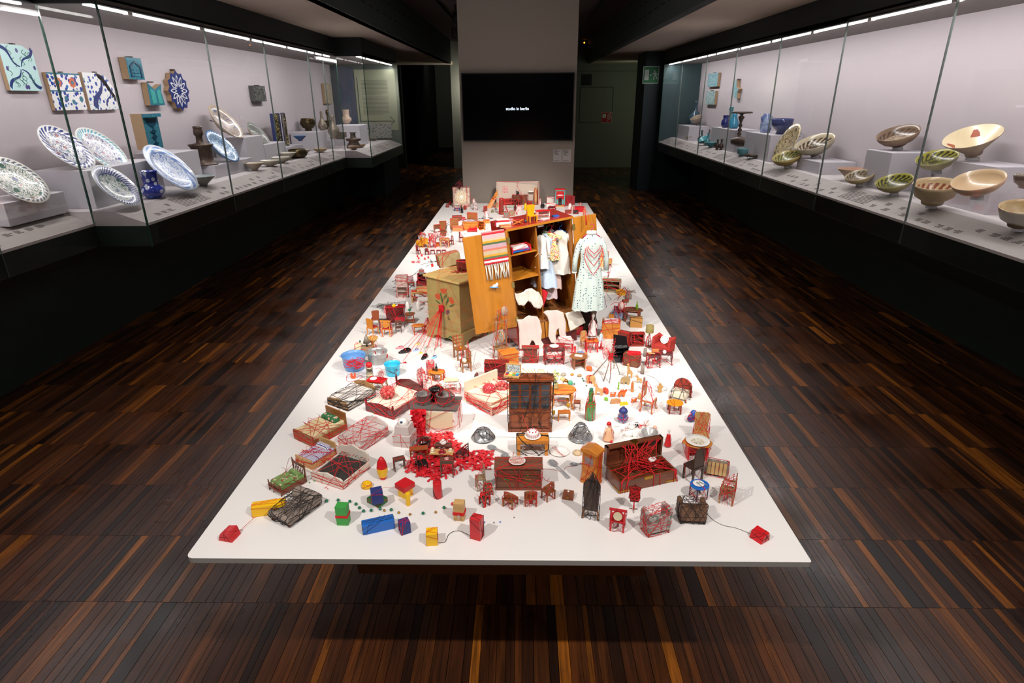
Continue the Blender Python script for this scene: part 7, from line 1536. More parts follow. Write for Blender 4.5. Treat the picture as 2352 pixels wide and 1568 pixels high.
t.part('body', B().ball(0, 0, .4*k, .5*k, .3*k, .4*k, n=14, m=8), NAVY); t.part('hood', B().ball(.15*k, 0, .85*k, .3*k, .28*k, .38*k, n=12, m=8), BLU); t.part('lining', B().ball(.22*k, -.12*k, .85*k, .22*k, .2*k, .28*k, n=12, m=8), YEL); t.wrap(6)
q = lath('round-bellied blue jar filled with red and blue yarn', 'jar', 'yarn_jar', 1430, 968, 25, [(0, 0), (.38, 0), (.5, .3), (.5, .62), (.36, .98), (.38, 1.02), (.3, 1.02)], spots('jar print', '#37407a', ['#a82a4a', '#37407a', '#c9c9d6'], 160, .45, .12, .6), n=22, nw=4); k = q.W
q.part('lid', B().lathe([(.4*k, 1.02*k), (.42*k, 1.12*k), (.3*k, 1.35*k), (.1*k, 1.45*k), (.12*k, 1.55*k), (0, 1.6*k)], 20), NAVY)
# white china and dolls behind the chest
for i, (x, y, w, l_) in enumerate(((1434, 990, 18, 'white cup and saucer with a red rim, nearest the jar'), (1457, 1004, 15, 'small white cup just behind the chest lid'), (1443, 1004, 28, 'wide white saucer and cup half hidden by the chest lid'))): lath(l_, 'cup', 'china_cup', x, y, w, CUP, GLOSSW, n=18, nw=2 if i == 0 else 0)
teapot('white china teapot among the cups behind the chest', hit(1450, 984, 2, TZ), 16); tangle('tiny clear beads scattered by the china', 1415, 980, 18, 6, 3, pm('bead clear', '#e6e3e0', .1, coat=.5), n=6, loops=1, name='bead_scatter', cat='beads')
lath('matt aluminium bowl behind the chest lid', 'bowl', 'aluminium_bowl', 1491, 1004, 38, [(0, 0), (.25, 0), (.45, .25), (.5, .42), (.47, .42), (.42, .25), (0, .04)], ALU, n=26)
rings('red wire circles by the aluminium bowl', 1474, 981, 20, 4, 2, 5, zz=0, name='wire_circles'); bead(1504, 985, 9, pm('blush', '#e0a890', .4), 'blush pink ball behind the aluminium bowl', 'blush_ball', 'ball')
chair('tiny white chair behind the aluminium bowl', 1483, 978, -30, 10, 12, WHW, n=2, name='tiny_white_chair'); chair('tiny dark stool chair near the wire circles', 1462, 980, 0, 8, 9, BLKP, name='tiny_dark_chair')
doll('peach dressed doll with red cap behind the clock', 1397, 1012, 15, 26, 42, pm('peach dress', '#e3b08a', .6), hair=REDP, n=3); bead(1404, 1017, 7, REDP, 'red ball at the feet of the peach doll', 'red_ball', 'ball')
doll('doll with red dress and white head beside the open chest', 1533, 1026, -10, 17, 42, REDP, skin=GLOSSW, n=0)
# right hand side
RDU = pm('rust upholstery', '#b5362c', .8, c2='#a02a24', sc=120)
t = armchair('large rust-red armchair with yellow arms', 1523, 806, -38, 44, 38, RDU, n=0, d=.8, name='rust_armchair', ls='sq', wing=.5)
for sx in (-1, 1): t.part('arm_cap', B().box(sx*t.W*.43, -t.D*.05, t.H*.62, t.W*.15, t.D*.8, t.H*.04), ORW)
q = Th('clock_disc', 'clock face', 'round white dotted disc leaning in the rust-red armchair', loc=t.top(0, -t.D*.05, t.s), rot=-38, tilt=(60, 0)); k = 10*q.k
q.part('disc', B().lathe([(k, 0), (k, .003)], 24, y=k), GLOSSW); b = B()
for i in range(12): a = i*PI/6; b.lathe([(k*.08, 0), (k*.08, .0035)], 6, x=k*.75*math.cos(a), y=k+k*.75*math.sin(a))
q.part('dots', b, BLKP)
q = table('dark red cabriole stool with a white ball on it', 1528, 834, -8, 28, 26, MAHO, d=.7, n=5, ls='cab', name='cabriole_stool', cat='stool'); bead(1526, 812, 9, GLOSSW, 'white ball on the dark red cabriole stool', 'white_ball', 'ball', z=TZ+q.H)
q = table('dark red cabriole stool carrying a wooden violin', 1499, 841, 4, 28, 28, MAHO, d=.7, n=12, ls='cab', name='cabriole_stool', cat='stool')
t = Th('toy_violin', 'violin', 'tiny pale wooden violin on the cabriole stool', loc=q.top(0, 0, q.H), rot=-12); k = 28*t.k
t.part('body', B().ball(-.28*k, 0, .05*k, .2*k, .16*k, .06*k, n=12, m=6).ball(-.02*k, 0, .05*k, .15*k, .12*k, .05*k, n=12, m=6), TAN); t.part('neck', B().box(.28*k, 0, .06*k, .36*k, .04*k, .04*k), BLKP)
q = Th('card_lectern', 'lectern', 'small red lectern holding yellow cards behind the violin', 1503, 828, 5); k = 16*q.k
q.part('stand', B().lathe([(.4*k, 0), (.1*k, .15*k), (.1*k, 1.3*k)], 8), REDP); q.part('card_stack', B().box(0, 0, 1.3*k, .95*k, .4*k, .45*k), pm('cards', '#d9a45a', .6, c2='#c8402c', sc=300))
lamp('toy floor lamp with a green-gold drum shade', 1489, 796, 18, 50, BRW, pm('olive gold shade', '#8a7a45', .7), n=8)
q = cabinet('rust-red toy fireplace bound in red', 1462, 793, 0, 28, 29, REDW, d=.45, n=14, name='toy_fireplace', cat='fireplace', openfront=1, over=.08, doors=0, plinth=.12)
cabinet('rust-red toy cupboard half open behind the piano', 1432, 795, -34, 24, 33, REDW, d=.7, n=8, doors=1, name='rust_cupboard')
q = cabinet('black toy piano with a raised lid', 1423, 828, 4, 32, 34, BLKP, d=.65, n=10, tm=BLK, doors=0, name='toy_piano', cat='piano', openfront=1, plinth=.3)
q.part('lid', B().prism([(-q.W*.5, 0), (q.W*.5, 0), (q.W*.45, q.H*.55), (-q.W*.5, q.H*.7)], 0, .0015).xf(Matrix.Translation((0, q.D*.1, q.H)) @ Matrix.Rotation(-.25, 4, 'X')), BLKP)
q = cabinet('brown toy chest with a glass eye and red cloth', 1451, 838, -28, 34, 26, BRW, d=.6, n=10, doors=2, name='brown_chest', cat='chest')
t = Th('eye_disc', 'ornament', 'white disc with an eye on the brown chest', loc=q.top(-q.W*.3, 0, q.H)); t.part('disc', B().lathe([(.009, 0), (.008, .002), (0, .003)], 18), GLOSSW); t.part('pupil', B().ball(0, 0, .003, .003, rz=.001, n=10, m=5), BLKP)
block('red silk tassel draped over the brown chest', 0, 0, -8, 30, 5, RIB, n=3, loc=q.top(q.W*.1, 0, q.H), name='red_tassel', cat='tassel', d=.4)
q = block('tall honey box bed with a white quilt under red thread', 1402, 772, -8, 40, 34, ORW, n=0, d=.85, name='box_bed', cat='bed'); q.part('quilt', B().box(0, 0, q.H, q.W*.8, q.W*.74, q.H*.08), pm('quilt white', '#e6dcd8', .9, c2='#d0b8b4', sc=40, bump=.5), bevel=.001); q.wrap(18)
armchair('blue-grey upholstered armchair with a tan side', 1418, 732, -28, 28, 26, pm('blue grey cloth', '#54607a', .9, c2='#8a93a8', sc=50), TAN, n=8, name='blue_armchair', d=.8); block('plain honey toy crate before the blue armchair', 1404, 734, -10, 12, 12, ORW, n=0, name='toy_crate', cat='crate')
q = table('brown drop-edge desk with a green bottle', 1452, 736, -16, 46, 26, BRW, 'oct', d=.75, n=5, name='brown_desk', cat='desk', lr=.05); lath('small bright green bottle on the brown desk', 'bottle', 'bright_bottle', 0, 0, 6, BOTTLE, pm('bright green', '#7ab02a', .1, trans=.4), loc=q.top(q.W*.18, 0, q.H), n=12)
block('tan toy trunk bound in black thread', 1460, 749, -6, 27, 20, pm('tan leather', '#b5803f', .6), n=8, tm=BLK, d=.7, name='travel_case', cat='trunk')
t = Th('pale_tree', 'tree', 'small pale lace tree wound in pink thread', 1425, 732); k = 13*t.k; t.part('trunk', B().lathe([(.12*k, 0), (.1*k, 2*k)], 8), PLS); t.part('crown', B().ball(0, 0, 2.4*k, .6*k, .6*k, .8*k, n=10, m=7), pm('lace', '#c9b3ad', .9, bump=.5)); t.wrap(8)
doll('white dressmaker dummy tied at the waist with red', 1360, 773, 0, 20, 54, pm('white frock', '#ebe3df', .8), skin=GLOSSW, n=5, name='dress_dummy'); doll('little doll with red hood and blue skirt', 1380, 783, 5, 11, 24, pm('sky skirt', '#b3cede', .7), hair=REDP)
t = lath('dark gnarled trunk-shaped basket beside the wardrobe', 'basket', 'dark_basket', 1350, 762, 40, [(0, 0), (.48, 0), (.42, .2), (.4, 1.0), (.5, 1.4), (.46, 1.4), (.36, 1.0), (0, .9)], pm('bark', '#33231f', .8, c2='#4d3830', sc=40, bump=1), n=20); t.wrap(10, BLK, t.k*1.2)
thread('red tangle of yarn by the pale tree', [(1404, 700), (1412, 694), (1424, 696), (1432, 700), (1440, 698), (1436, 694)], RED, .0016); block('brown fur bundle beside the red tangle', 1436, 694, 20, 14, 6, BRC, n=4, name='fur_bundle', cat='bundle', d=.6)
def sticks(label, px, py, pts, m, name='stick_bundle', r=.002, n=6):
    t = Th(name, 'sticks', label, px, py)
    for a, c_, z0, z1 in pts:
        p, q = hit(*a, 2, TZ+z0)-t.loc, hit(*c_, 2, TZ+z1)-t.loc; t.part('stick', B().tube([p, q], r, 6, r2=r*.6), m)
    if n: t.wrap(n)
    return t
sticks('three crossed sticks standing by the table edge', 1434, 676, [((1420, 686), (1436, 664), .002, .12), ((1443, 676), (1418, 664), .002, .13), ((1441, 668), (1434, 660), .002, .09)], pm('red stick', '#7a2420', .6), n=4)
rings('ring of red and grey wire beside the crossed sticks', 1449, 673, 24, 8, 4, 8, pm('grey wire', '#8a7a70', .5), zz=0); block('yellow and black toy truck behind the crossed sticks', 1426, 676, 20, 16, 10, YEL, n=3, name='toy_truck', cat='truck'); lath('grey cloth sack beside the sticks', 'sack', 'grey_sack', 1443, 686, 16, [(0, 0), (.45, 0), (.5, .5), (.3, .8), (.4, 1), (0, 1)], GREYC, nw=3)
GNP = pm('faded green', '#8a9a78', .7, c2='#a3836a', sc=30)
q = cabinet('faded green toy workbench strewn with red', 1404, 668, -12, 38, 26, GNP, d=.6, n=14, doors=0, name='green_workbench', cat='workbench', openfront=1)
sticks('blue-grey and tan rods leaning at the workbench', 1396, 700, [((1393, 705), (1388, 680), .002, .12), ((1404, 688), (1392, 672), .002, .08)], pm('slate rod', '#5a6a72', .6), n=0)
q = table('small dark pedestal stand beside the workbench', 1397, 640, 0, 10, 34, BRW, 'round', ped=1, name='pedestal_stand', n=3); block('brown toy building block frame on the pedestal', 0, 0, 0, 12, 12, TAN, n=3, loc=q.top(0, 0, q.H), name='block_frame', d=.4)
t = cabinet('tan toy cabinet tied in red behind the nightdress', 1385, 612, -15, 20, 34, TAN, d=.6, n=10, doors=1, name='tied_cabinet'); sticks('grey plank leaning on the tied cabinet', 1402, 608, [((1405, 612), (1392, 600), .002, .1)], GREYW, n=4, name='leaning_plank', r=.004); tangle('tiny figures and twigs behind the workbench', 1383, 622, 18, 8, 8, GREYW, n=14, seed=9, name='twig_heap', cat='twigs')
# ================================================================= PAINTED CABINET
FA, FB = Vector((-.521, 3.167, TZ)), Vector((-.327, 3.019, TZ)); fu = (FB-FA); PW = fu.length; fu.normalize(); fn = Vector((fu.y, -fu.x, 0)); PD, PH = .26, .362
pang = math.atan2(fu.y, fu.x); pc = FA+fu*PW/2-fn*PD/2
OLP = pm('olive gold paint', '#a58f58', .45, c2='#97824e', sc=12); t = Th('painted_cabinet', 'cabinet', 'olive-gold painted cabinet with red tulips on its side', loc=pc, rot=math.degrees(pang))
t.part('body', B().bb(-PW/2, -PD/2, .07, PW/2, PD/2, PH-.012), OLP, bevel=.002); t.part('top', B().bb(-PW/2-.012, -PD/2-.014, PH-.012, PW/2+.014, PD/2+.01, PH), pm('pale gold paint', '#c4a566', .45), bevel=.003)
def scal(w): return [(-w/2, 0), (-w/2+.05, 0), (-w/2+.06, .02), (-w*.15, .03), (0, .018), (w*.15, .03), (w/2-.06, .02), (w/2-.05, 0), (w/2, 0), (w/2, .062), (w/2-.006, .072), (-w/2+.006, .072), (-w/2, .062)]
b = B().prism(scal(PW+.02), -PD/2-.012, -PD/2+.004); t.part('skirt', b, OLP, bevel=.001); b = B().prism(scal(PD+.02), PW/2-.004, PW/2+.012, ax='yz'); t.part('skirt', b, OLP, bevel=.001)
t.part('skirt', B().bb(-PW/2-.008, -PD/2, 0, -PW/2, PD/2, .07), OLP)
def onface(x, y, e=.001):
    d = ray(x, y); return CAM+d*((FA-CAM).dot(fn)/d.dot(fn))+fn*e
def fpoly(name, polys, m, e=.0012):
    Mi = Matrix.Rotation(-pang, 4, 'Z') @ Matrix.Translation(-pc); b = B()
    for P in polys:
        L = [Mi @ onface(960+x/6.03, 560+y/6.03, e) for x, y in P]; b.prism([(p.x, p.z) for p in L], -PD/2-e, -PD/2)
    return t.part(name, b, m, hull=False)
TUL = pm('tulip red', '#b8502e', .5); LEA = pm('tulip leaf', '#3f5a30', .5)
fpoly('tulip', [[(310, 625), (345, 615), (372, 625), (402, 618), (392, 670), (372, 690), (345, 685), (322, 665)], [(235, 700), (265, 690), (290, 685), (305, 700), (312, 760), (290, 770), (262, 760), (242, 735)], [(430, 740), (465, 735), (490, 770), (510, 810), (480, 835), (450, 815), (435, 785)]], TUL)
fpoly('leaf', [[(305, 670), (318, 680), (355, 780), (345, 850), (325, 790)], [(408, 670), (400, 730), (358, 780), (360, 730)], [(245, 770), (285, 800), (315, 830), (290, 825), (255, 795)], [(420, 720), (428, 790), (395, 850), (385, 820), (405, 770)], [(440, 855), (510, 830), (485, 865), (440, 872)], [(425, 990), (432, 1030), (450, 1055), (420, 1050), (410, 1010)]], LEA)
fpoly('tie_knot_paint', [[(390, 920), (430, 905), (440, 950), (415, 985), (390, 970)]], pm('plum paint', '#6a4450', .5)); fpoly('painted_scroll', [[(430, 1290), (470, 1260), (505, 1285), (495, 1310), (470, 1285), (445, 1310)]], LEA, e=.013)
t.wrap(34, pm('orange red thread', '#d24a26', .7), .0007, spread=.5)
PZ = TZ+PH
KN = onface(1018, 704, .015); t = Th('yarn_knot', 'yarn', 'red knot on the painted cabinet with cords running to doll shoes', loc=KN); b = B(); R = random.Random(3)
for i in range(26): a = i*.6; b.tube([(.012*math.cos(q+a), .009*math.sin(q*2+i)-.004, .016*math.sin(q)-.004) for q in np.linspace(0, 2*PI, 9)[:-1]], .0022, 4, closed=True)
t.part('knot', b, RED)
for (x, y) in ((926, 797), (934, 801), (960, 786), (966, 806), (955, 800), (975, 813), (982, 797), (999, 800), (996, 816), (925, 830), (958, 803), (978, 815)):
    e_ = hit(x, y, 2, TZ+.006); t.part('cord', B().tube([Vector((R.uniform(-.004, .004), -.004, R.uniform(-.012, .002))), (e_-KN)*.5+Vector((0, 0, -.006)), e_-KN], .0011, 5), RED)
b = B(); 
for i in range(12): b.tube([(R.uniform(-.004, .004), 0, -.012), Vector((R.uniform(-.035, .0), -.06-R.uniform(0, .05), -.16-R.uniform(0, .1)))], .001, 4)
t.part('loose_cords', b, RED, kind='stuff')
q = block('brown paper parcel tied with red string on the painted cabinet', 1032, 607, 22, 50, 26, pm('kraft paper', '#a8946c', .8, c2='#958058', sc=30, bump=1.0), d=.62, n=10, name='paper_parcel', cat='parcel', z=PZ+.004, tilt=(0, -8))
lath('dark red toy cauldron on the painted cabinet', 'pot', 'red_cauldron', 1064, 622, 30, [(0, 0), (.42, 0), (.5, .5), (.5, .75), (.54, .8), (.48, .8), (0, .7)], pm('cauldron red', '#5a1216', .3, coat=.3), z=PZ, nw=6); tangle('dried red petals round the cauldron', 1052, 626, 34, 14, 3, DRED, n=30, seed=5, z=PZ, name='petals', cat='petals')
# ================================================================= WARDROBE
WP = Vector((-.011, 2.953, TZ)); WW, WH, WD = .36, .66, .22
WM = Matrix.Translation(WP) @ Matrix.Rotation(math.radians(23), 4, 'Z') @ Matrix.Rotation(math.radians(-6), 4, 'Y'); WI = WM.inverted()
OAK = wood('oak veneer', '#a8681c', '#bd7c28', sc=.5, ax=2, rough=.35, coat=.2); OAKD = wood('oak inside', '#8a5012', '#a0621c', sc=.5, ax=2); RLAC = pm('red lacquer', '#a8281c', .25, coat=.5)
t = Th('toy_wardrobe', 'wardrobe', 'large orange-brown toy wardrobe standing open with red sides', mw=WM, loc=WP); e = .01
pt = lambda n, a, m, **k: t.part(n, B().bb(*a), m, **k)
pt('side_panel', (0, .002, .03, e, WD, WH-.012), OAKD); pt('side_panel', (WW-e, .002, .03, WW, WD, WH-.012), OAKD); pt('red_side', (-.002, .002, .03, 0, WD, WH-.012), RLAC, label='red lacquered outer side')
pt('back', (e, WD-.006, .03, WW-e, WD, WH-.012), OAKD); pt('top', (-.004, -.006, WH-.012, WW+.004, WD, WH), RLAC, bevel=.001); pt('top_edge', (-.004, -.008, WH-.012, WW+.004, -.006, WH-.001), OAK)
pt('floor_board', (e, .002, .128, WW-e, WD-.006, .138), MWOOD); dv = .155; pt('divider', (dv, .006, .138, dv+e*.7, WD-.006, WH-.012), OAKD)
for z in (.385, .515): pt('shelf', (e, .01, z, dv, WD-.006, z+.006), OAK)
t.part('plinth', B().prism([(.01, .0), (WW-.01, -.036), (WW-.01, .035), (.01, .035)], .012, .02), pm('plinth red brown', '#5a1c18', .5)); t.part('corner_post', B().box(.006, .004, -.0, .014, .014, .14), RLAC)
for a, c_ in ((.012, dv), (dv+.006, WW-.012)):
    d_ = pt('drawer', (a, -.004, .036, c_, .01, .126), OAK, bevel=.001)
pt('keyhole_plate', (WW*.47, .004, WH-.024, WW*.56, .007, WH-.012), pm('ivory', '#cfc6b8', .4))
rod = t.part('rail', B().tube([(dv+.007, .1, WH-.055), (WW-e, .1, WH-.055)], .003, 8), MWOOD)
DA, dw = math.radians(8), .222
def door(name, hx, w, ang, s_):
    Dm = Matrix.Translation((hx, -.004, 0)) @ Matrix.Rotation(ang, 4, 'Z'); b = B().bb(min(0, s_*w), -.009, .145, max(0, s_*w), 0, WH-.006); b.xf(Dm); t.part('door', b, OAK, bevel=.001)
    for z in (.17, .36, .59): q = B().bb(-.006, -.0115, z, .008, -.009, z+.03); q.xf(Dm); t.part('hinge', q, pm('brass dull', '#a39258', .35, .7))
    return Dm
DL = door('door', 0, dw, -DA, -1); DR_ = door('door', WW, .125, -math.radians(8), 1)
# scarf, bow, nightdress
SC = stripes('knit stripes', ['#b8202c', '#e3ddd3', '#b8202c', '#566b45', '#d9952a', '#b8a488', '#b8a488', '#cf6f5c', '#b5949c', '#b5949c', '#4a6240', '#d9952a', '#c7b08f', '#c9a6a8', '#c9a6a8'], 101, 2, rough=.95)
s_ = Th('knitted_scarf', 'scarf', 'striped knitted doll scarf with white fringe hung over the wardrobe door', mw=WM @ DL @ Matrix.Translation((-.071, -.012, WH-.158)), loc=WM @ Vector((-.07, -.01, WH)))
b = B().grid(lambda u, v: ((u-.5)*(.112+.014*(1-v)), -.002-.0035*abs(math.sin(u*9+v*3)), v*.158), 26, 30); o = s_.part('knit', b, SC)
m_ = o.modifiers.new('thickness', 'SOLIDIFY'); m_.thickness = .003; s_.part('fold_over', B().bb(-.056, -.002, .154, .056, .022, .159), pm('knit pink', '#c08a88', .95))
for i in range(12):
    x = -.056+i*.0102; s_.part('tassel', B().tube([(x, -.004, 0), (x+.004*math.sin(i*2), -.006, -.03), (x+.007*math.sin(i*1.7), -.004, -.078)], .0026, 5, r2=.0036), pm('wool white', '#e3ddd0', .95))
q = Th('butterfly_handle', 'handle ornament', 'small white and blue butterfly-shaped peg on the wardrobe door', mw=WM @ DL @ Matrix.Translation((-.1, -.012, .385)), loc=WM @ Vector((-.1, 0, .385)))
q.part('wing', B().ball(.004, -.012, .006, .013, .004, .009, n=10, m=6).ball(.016, -.012, .012, .007, .004, .01, n=10, m=6), GLOSSW); q.part('body', B().tube([(-.02, -.012, .004), (.02, -.012, -.004)], .004, 6), pm('light blue', '#5f9fd8', .4)); q.part('peg', B().tube([(0, -.01, 0), (0, 0, 0)], .003, 6), MWOOD)
def garment(label, loc, rot, W, H, m, sl=.45, flare=1.2, mw=None, name='doll_dress', cat='dress', hem=None, collar=None, folds=7, skirt=None, hanger=None, dep=.3):
    t = Th(name, cat, label, loc=loc, rot=rot, mw=mw); R = random.Random(int(W*1e5))
    prof = [(.5*flare, 0), (.47*flare, .12), (.42+.06*flare, .35), (.36, .58), (.34, .68), (.38, .8), (.4, .9), (.2, .965), (.13, 1.0)]
    b = B(); n = 40; ph = R.uniform(0, 6); vs = []
    for i, (r, z) in enumerate(prof):
        for j in range(n):
            a = 2*PI*j/n; f = 1+(.16*(1-z)**.7)*math.sin(a*folds+ph+z*1.5); vs.append((r*W*math.cos(a)*(1+.0*f), r*W*dep*math.sin(a)*f*(1.6 if z < .5 else 1.2), z*H+(.012*H*math.sin(a*folds) if i == 0 else 0)))
    fs = [(i*n+j, i*n+(j+1) % n, (i+1)*n+(j+1) % n, (i+1)*n+j) for i in range(len(prof)-1) for j in range(n)]
    b.add(vs, fs, 0, True)
    if skirt:
        k = 3*n; b.mi[:k] = [1]*k
    t.part('cloth', b, [m, skirt] if skirt else m)
    if sl:
        for s in (-1, 1):
            q = B(); q.tube([(s*.3*W, 0, .92*H), (s*.44*W, -.01*W, .84*H), (s*.54*W, -.04*W, (.9-sl*.6)*H), (s*.56*W, -.05*W, (.9-sl)*H)], .1*W, 9, r2=.085*W); t.part('sleeve', q, m)
            t.part('cuff', B().lathe([(.09*W, 0), (.085*W, .02*H)], 10, s*.56*W, -.05*W, (.88-sl)*H), hem or m)
    if collar: t.part('collar', B().lathe([(.13*W, .985*H), (.2*W, 1.0*H), (.16*W, 1.03*H)], 18, sy=.6, cap=False), collar)
    if hem: t.part('hem', B().lathe([(.5*flare*W*1.0, .0), (.495*flare*W, .02*H)], 30, sy=dep*1.5, cap=False), hem)
    if hanger: t.part('hanger', B().tube([(-.3*W, 0, .95*H), (0, 0, 1.02*H), (.3*W, 0, .95*H)], .012*W+.0008, 6).tube([(0, 0, 1.02*H)]+[(.012*math.sin(a), 0, 1.02*H+.014+.012*(1-math.cos(a))*1.0-.0) for a in np.linspace(0, 4.2, 8)], .0016, 6), hanger)
    return t
MINT = spots('mint dotted cotton', '#bccac4', ['#36506e'], 74, .23, .9, rnd=.35)
nd_ = garment('long mint nightdress with dark dots hung on the wardrobe', hit(1351, 709, 1, 3.03), 8, .15, .405, MINT, sl=.38, flare=1.2, hem=pm('mint trim', '#c9d9cf', .9), collar=pm('lace collar', '#e0dcd8', .9), folds=8, hanger=pm('pink plastic', '#d0206a', .3), dep=.3)
zt = nd_.o.location.z; b = B()
for (y0_, dx, dd) in ((.86, .03, .10), (.86, .038, .16), (.84, .045, .24), (.8, .05, .32)): b.tube([(dx*math.sin(q)+.008, -.034-.005*math.cos(q), .405*y0_-.4*dd*(1-abs(q)/1.6)**.8) for q in np.linspace(-1.55, 1.55, 15)], .0017, 5)
nd_.part('bead_strands', b, RED)
q = Th('red_streamer', 'ribbon', 'red streamer holding the pink hanger above the nightdress', loc=hit(1347, 512, 1, 3.03)); q.part('ribbon', B().tube([(0, 0, -.01), (-.004, 0, .03), (-.01, .01, .08)], .004, 5, r2=.0015).tube([(0, 0, .0), (.012, 0, .02), (.006, .0, .05), (-.004, 0, .06)], .001, 4), REDP)
def inw(u, v, w): return WM @ Vector((u, v, w))
CL = [('white doll blouse, first on the wardrobe rail', .185, .04, .095, .17, pm('blouse', '#e0ddd5', .9), .5, 1.0, -62), ('pale blue checked doll dress on the wardrobe rail', .2, .06, .105, .28, spots('blue check', '#aebfd4', ['#c9d4e2'], 240, .3, .9), 0, 1.5, -50), ('lilac striped doll dress with lace hem, lowest on the rail', .22, .1, .1, .36, stripes('lilac', ['#c9b4b8', '#dccdcf'], 300, 0), 0, 1.4, -45),
      ('yellow and pink floral doll top on the rail', .238, .05, .1, .14, spots('bright floral', '#e3dcae', ['#d86a9a', '#d8402c', '#7a9a4a', '#e3c02a'], 150, .5, .9), .1, 1.1, -30), ('pale pink doll dress with red ties below the floral top', .25, .09, .1, .31, pm('blush cotton', '#dcc0b8', .9), 0, 1.3, -40), ('white doll shirt with red collar, last on the rail', .29, .06, .125, .23, pm('shirt white', '#d8d2c8', .9), .42, 1.05, -25)]
for i, (l_, u, v, w, h, m, sl, fl, r) in enumerate(CL): garment(l_, inw(u, v, WH-.075-h), 23+r, w, h, m, sl=sl, flare=fl, name='doll_garment', cat='doll clothes', hanger=[BLKP, GRN, BLKP, REDP, PLS, BLU][i])
q = Th('string_loops', 'string', 'red cords hanging below the pink doll dress', loc=inw(.262, .09, .24)); q.part('loops', B().tube([(0, 0, .05), (-.006, 0, -.03), (.002, -.004, -.05), (.01, 0, -.03), (.012, 0, .05)], .002, 5).tube([(.006, 0, .05), (.004, -.004, -.035), (.012, -.006, -.045), (.018, 0, .05)], .002, 5), RED)
def uw(x, y, v):
    'picture point of the enlarged view onto the wardrobe plane at depth v'
    x, y = 1050+x/4.61, 480+y/4.61; o = WI @ CAM; d = (WI.to_3x3() @ ray(x, y)); k = (v-o.y)/d.y; p = o+d*k; return p.x, p.z
def drape(label, P, v, m, name, cat, amp=.004, th=.004):
    Q = [uw(x, y, v) for x, y in P]; bm = bmesh.new(); f = bm.faces.new([bm.verts.new((a, v, c_)) for a, c_ in Q]); lo = [min(q[i] for q in Q) for i in (0, 1)]; hi = [max(q[i] for q in Q) for i in (0, 1)]
    for ax, i in (((1, 0, 0), 0), ((0, 0, 1), 1)):
        for k in np.arange(lo[i]+.008, hi[i], .008):
            co = (k, 0, 0) if i == 0 else (0, 0, k); bmesh.ops.bisect_plane(bm, geom=bm.verts[:]+bm.edges[:]+bm.faces[:], plane_co=co, plane_no=ax)
    for vv in bm.verts: vv.co.y += amp*math.sin(vv.co.x*110+vv.co.z*12)*.7+amp*.14*math.sin(vv.co.z*70)
    me = bpy.data.meshes.new(name); bm.to_mesh(me); bm.free(); me.materials.append(m)
    for p in me.polygons: p.use_smooth = True
    o = link(name, me, None, label=label, category=cat); o.matrix_world = WM; mo = o.modifiers.new('thickness', 'SOLIDIFY'); mo.thickness = th; mo.offset = 0; return o
KN_ = pm('pale pink knit', '#e3d3cb', .95, c2='#dac8c0', sc=260, bump=.3); WC = pm('white cotton', '#e2dfd3', .9, c2='#d6d2c5', sc=60, bump=.5)
drape('pale pink doll tights hung over the wardrobe drawers, with red ribbon', [(635, 1170), (658, 1290), (662, 1480), (730, 1485), (768, 1440), (790, 1385), (815, 1400), (840, 1470), (885, 1480), (925, 1440), (890, 1390), (898, 1290), (875, 1180), (850, 1140), (760, 1125), (700, 1165)], -.018, KN_, 'doll_tights', 'doll clothes')
drape('second pale pink doll tights, in the middle of the drawers', [(912, 1092), (958, 1140), (975, 1200), (968, 1350), (1000, 1415), (1058, 1425), (1040, 1340), (1050, 1280), (1075, 1262), (1085, 1330), (1110, 1395), (1162, 1390), (1145, 1300), (1150, 1200), (1120, 1092), (1060, 1070), (960, 1072)], -.02, KN_, 'doll_tights', 'doll clothes')
drape('white scalloped doll cloth hanging from the wardrobe drawer', [(1145, 1105), (1220, 1080), (1295, 1065), (1325, 1130), (1355, 1200), (1325, 1215), (1290, 1240), (1245, 1262), (1200, 1292), (1185, 1240), (1178, 1190)], -.022, WC, 'scalloped_cloth', 'doll clothes')
drape('white puffed doll bloomers on the wardrobe lower shelf', [(600, 880), (640, 900), (680, 890), (730, 852), (790, 843), (860, 880), (900, 950), (915, 1010), (870, 1050), (820, 1040), (780, 990), (740, 965), (710, 1022), (650, 1015), (615, 950)], .005, WC, 'doll_bloomers', 'doll clothes', amp=.008, th=.012)
drape('red doll hood hanging behind the bloomers', [(872, 850), (920, 853), (960, 880), (940, 930), (915, 1040), (900, 1060), (905, 930), (885, 900)], .02, pm('red felt', '#c01824', .9), 'doll_hood', 'doll clothes', th=.008)
thread('thick red cord looping from the tights to the table', [(1258, 728), (1250, 742), (1232, 768), (1212, 788), (1190, 802)], RED, .0018, zs=[.14, .11, .07, .03, .0], name='thick_string', cat='string')
q = Th('doll_cot', 'cot', 'red toy cot with pillow and blue sheet on the wardrobe shelf', mw=WM @ Matrix.Translation((.075, .05, .522)), loc=inw(.07, .05, .52)); 
for s in (-1, 1): q.part('end_board', B().bb(s*.05-.003, -.035, 0, s*.05+.003, .035, .032), REDP)
q.part('mattress', B().bb(-.047, -.033, .006, .047, .033, .016), BLU); q.part('pillow', B().box(0, 0, .016, .09, .056, .016, tx=.85), KN_, bevel=.004); q.wrap(10)
q = Th('wooden_hanger', 'hanger', 'small empty wooden hanger on the divider', mw=WM @ Matrix.Translation((dv+.0, -.004, .50)), loc=inw(dv, 0, .5)); q.part('bar', B().tube([(-.02, -.002, -.008), (0, -.002, .006), (.02, -.002, -.004)], .0022, 6), TAN); q.part('hook', B().tube([(0, -.002, .006), (0, -.002, .014), (.004, -.002, .018)], .0007, 5), STEEL)
block('red toy storage block under the wardrobe end', 1327, 766, 20, 18, 18, REDP, n=0, name='red_crate', cat='crate')
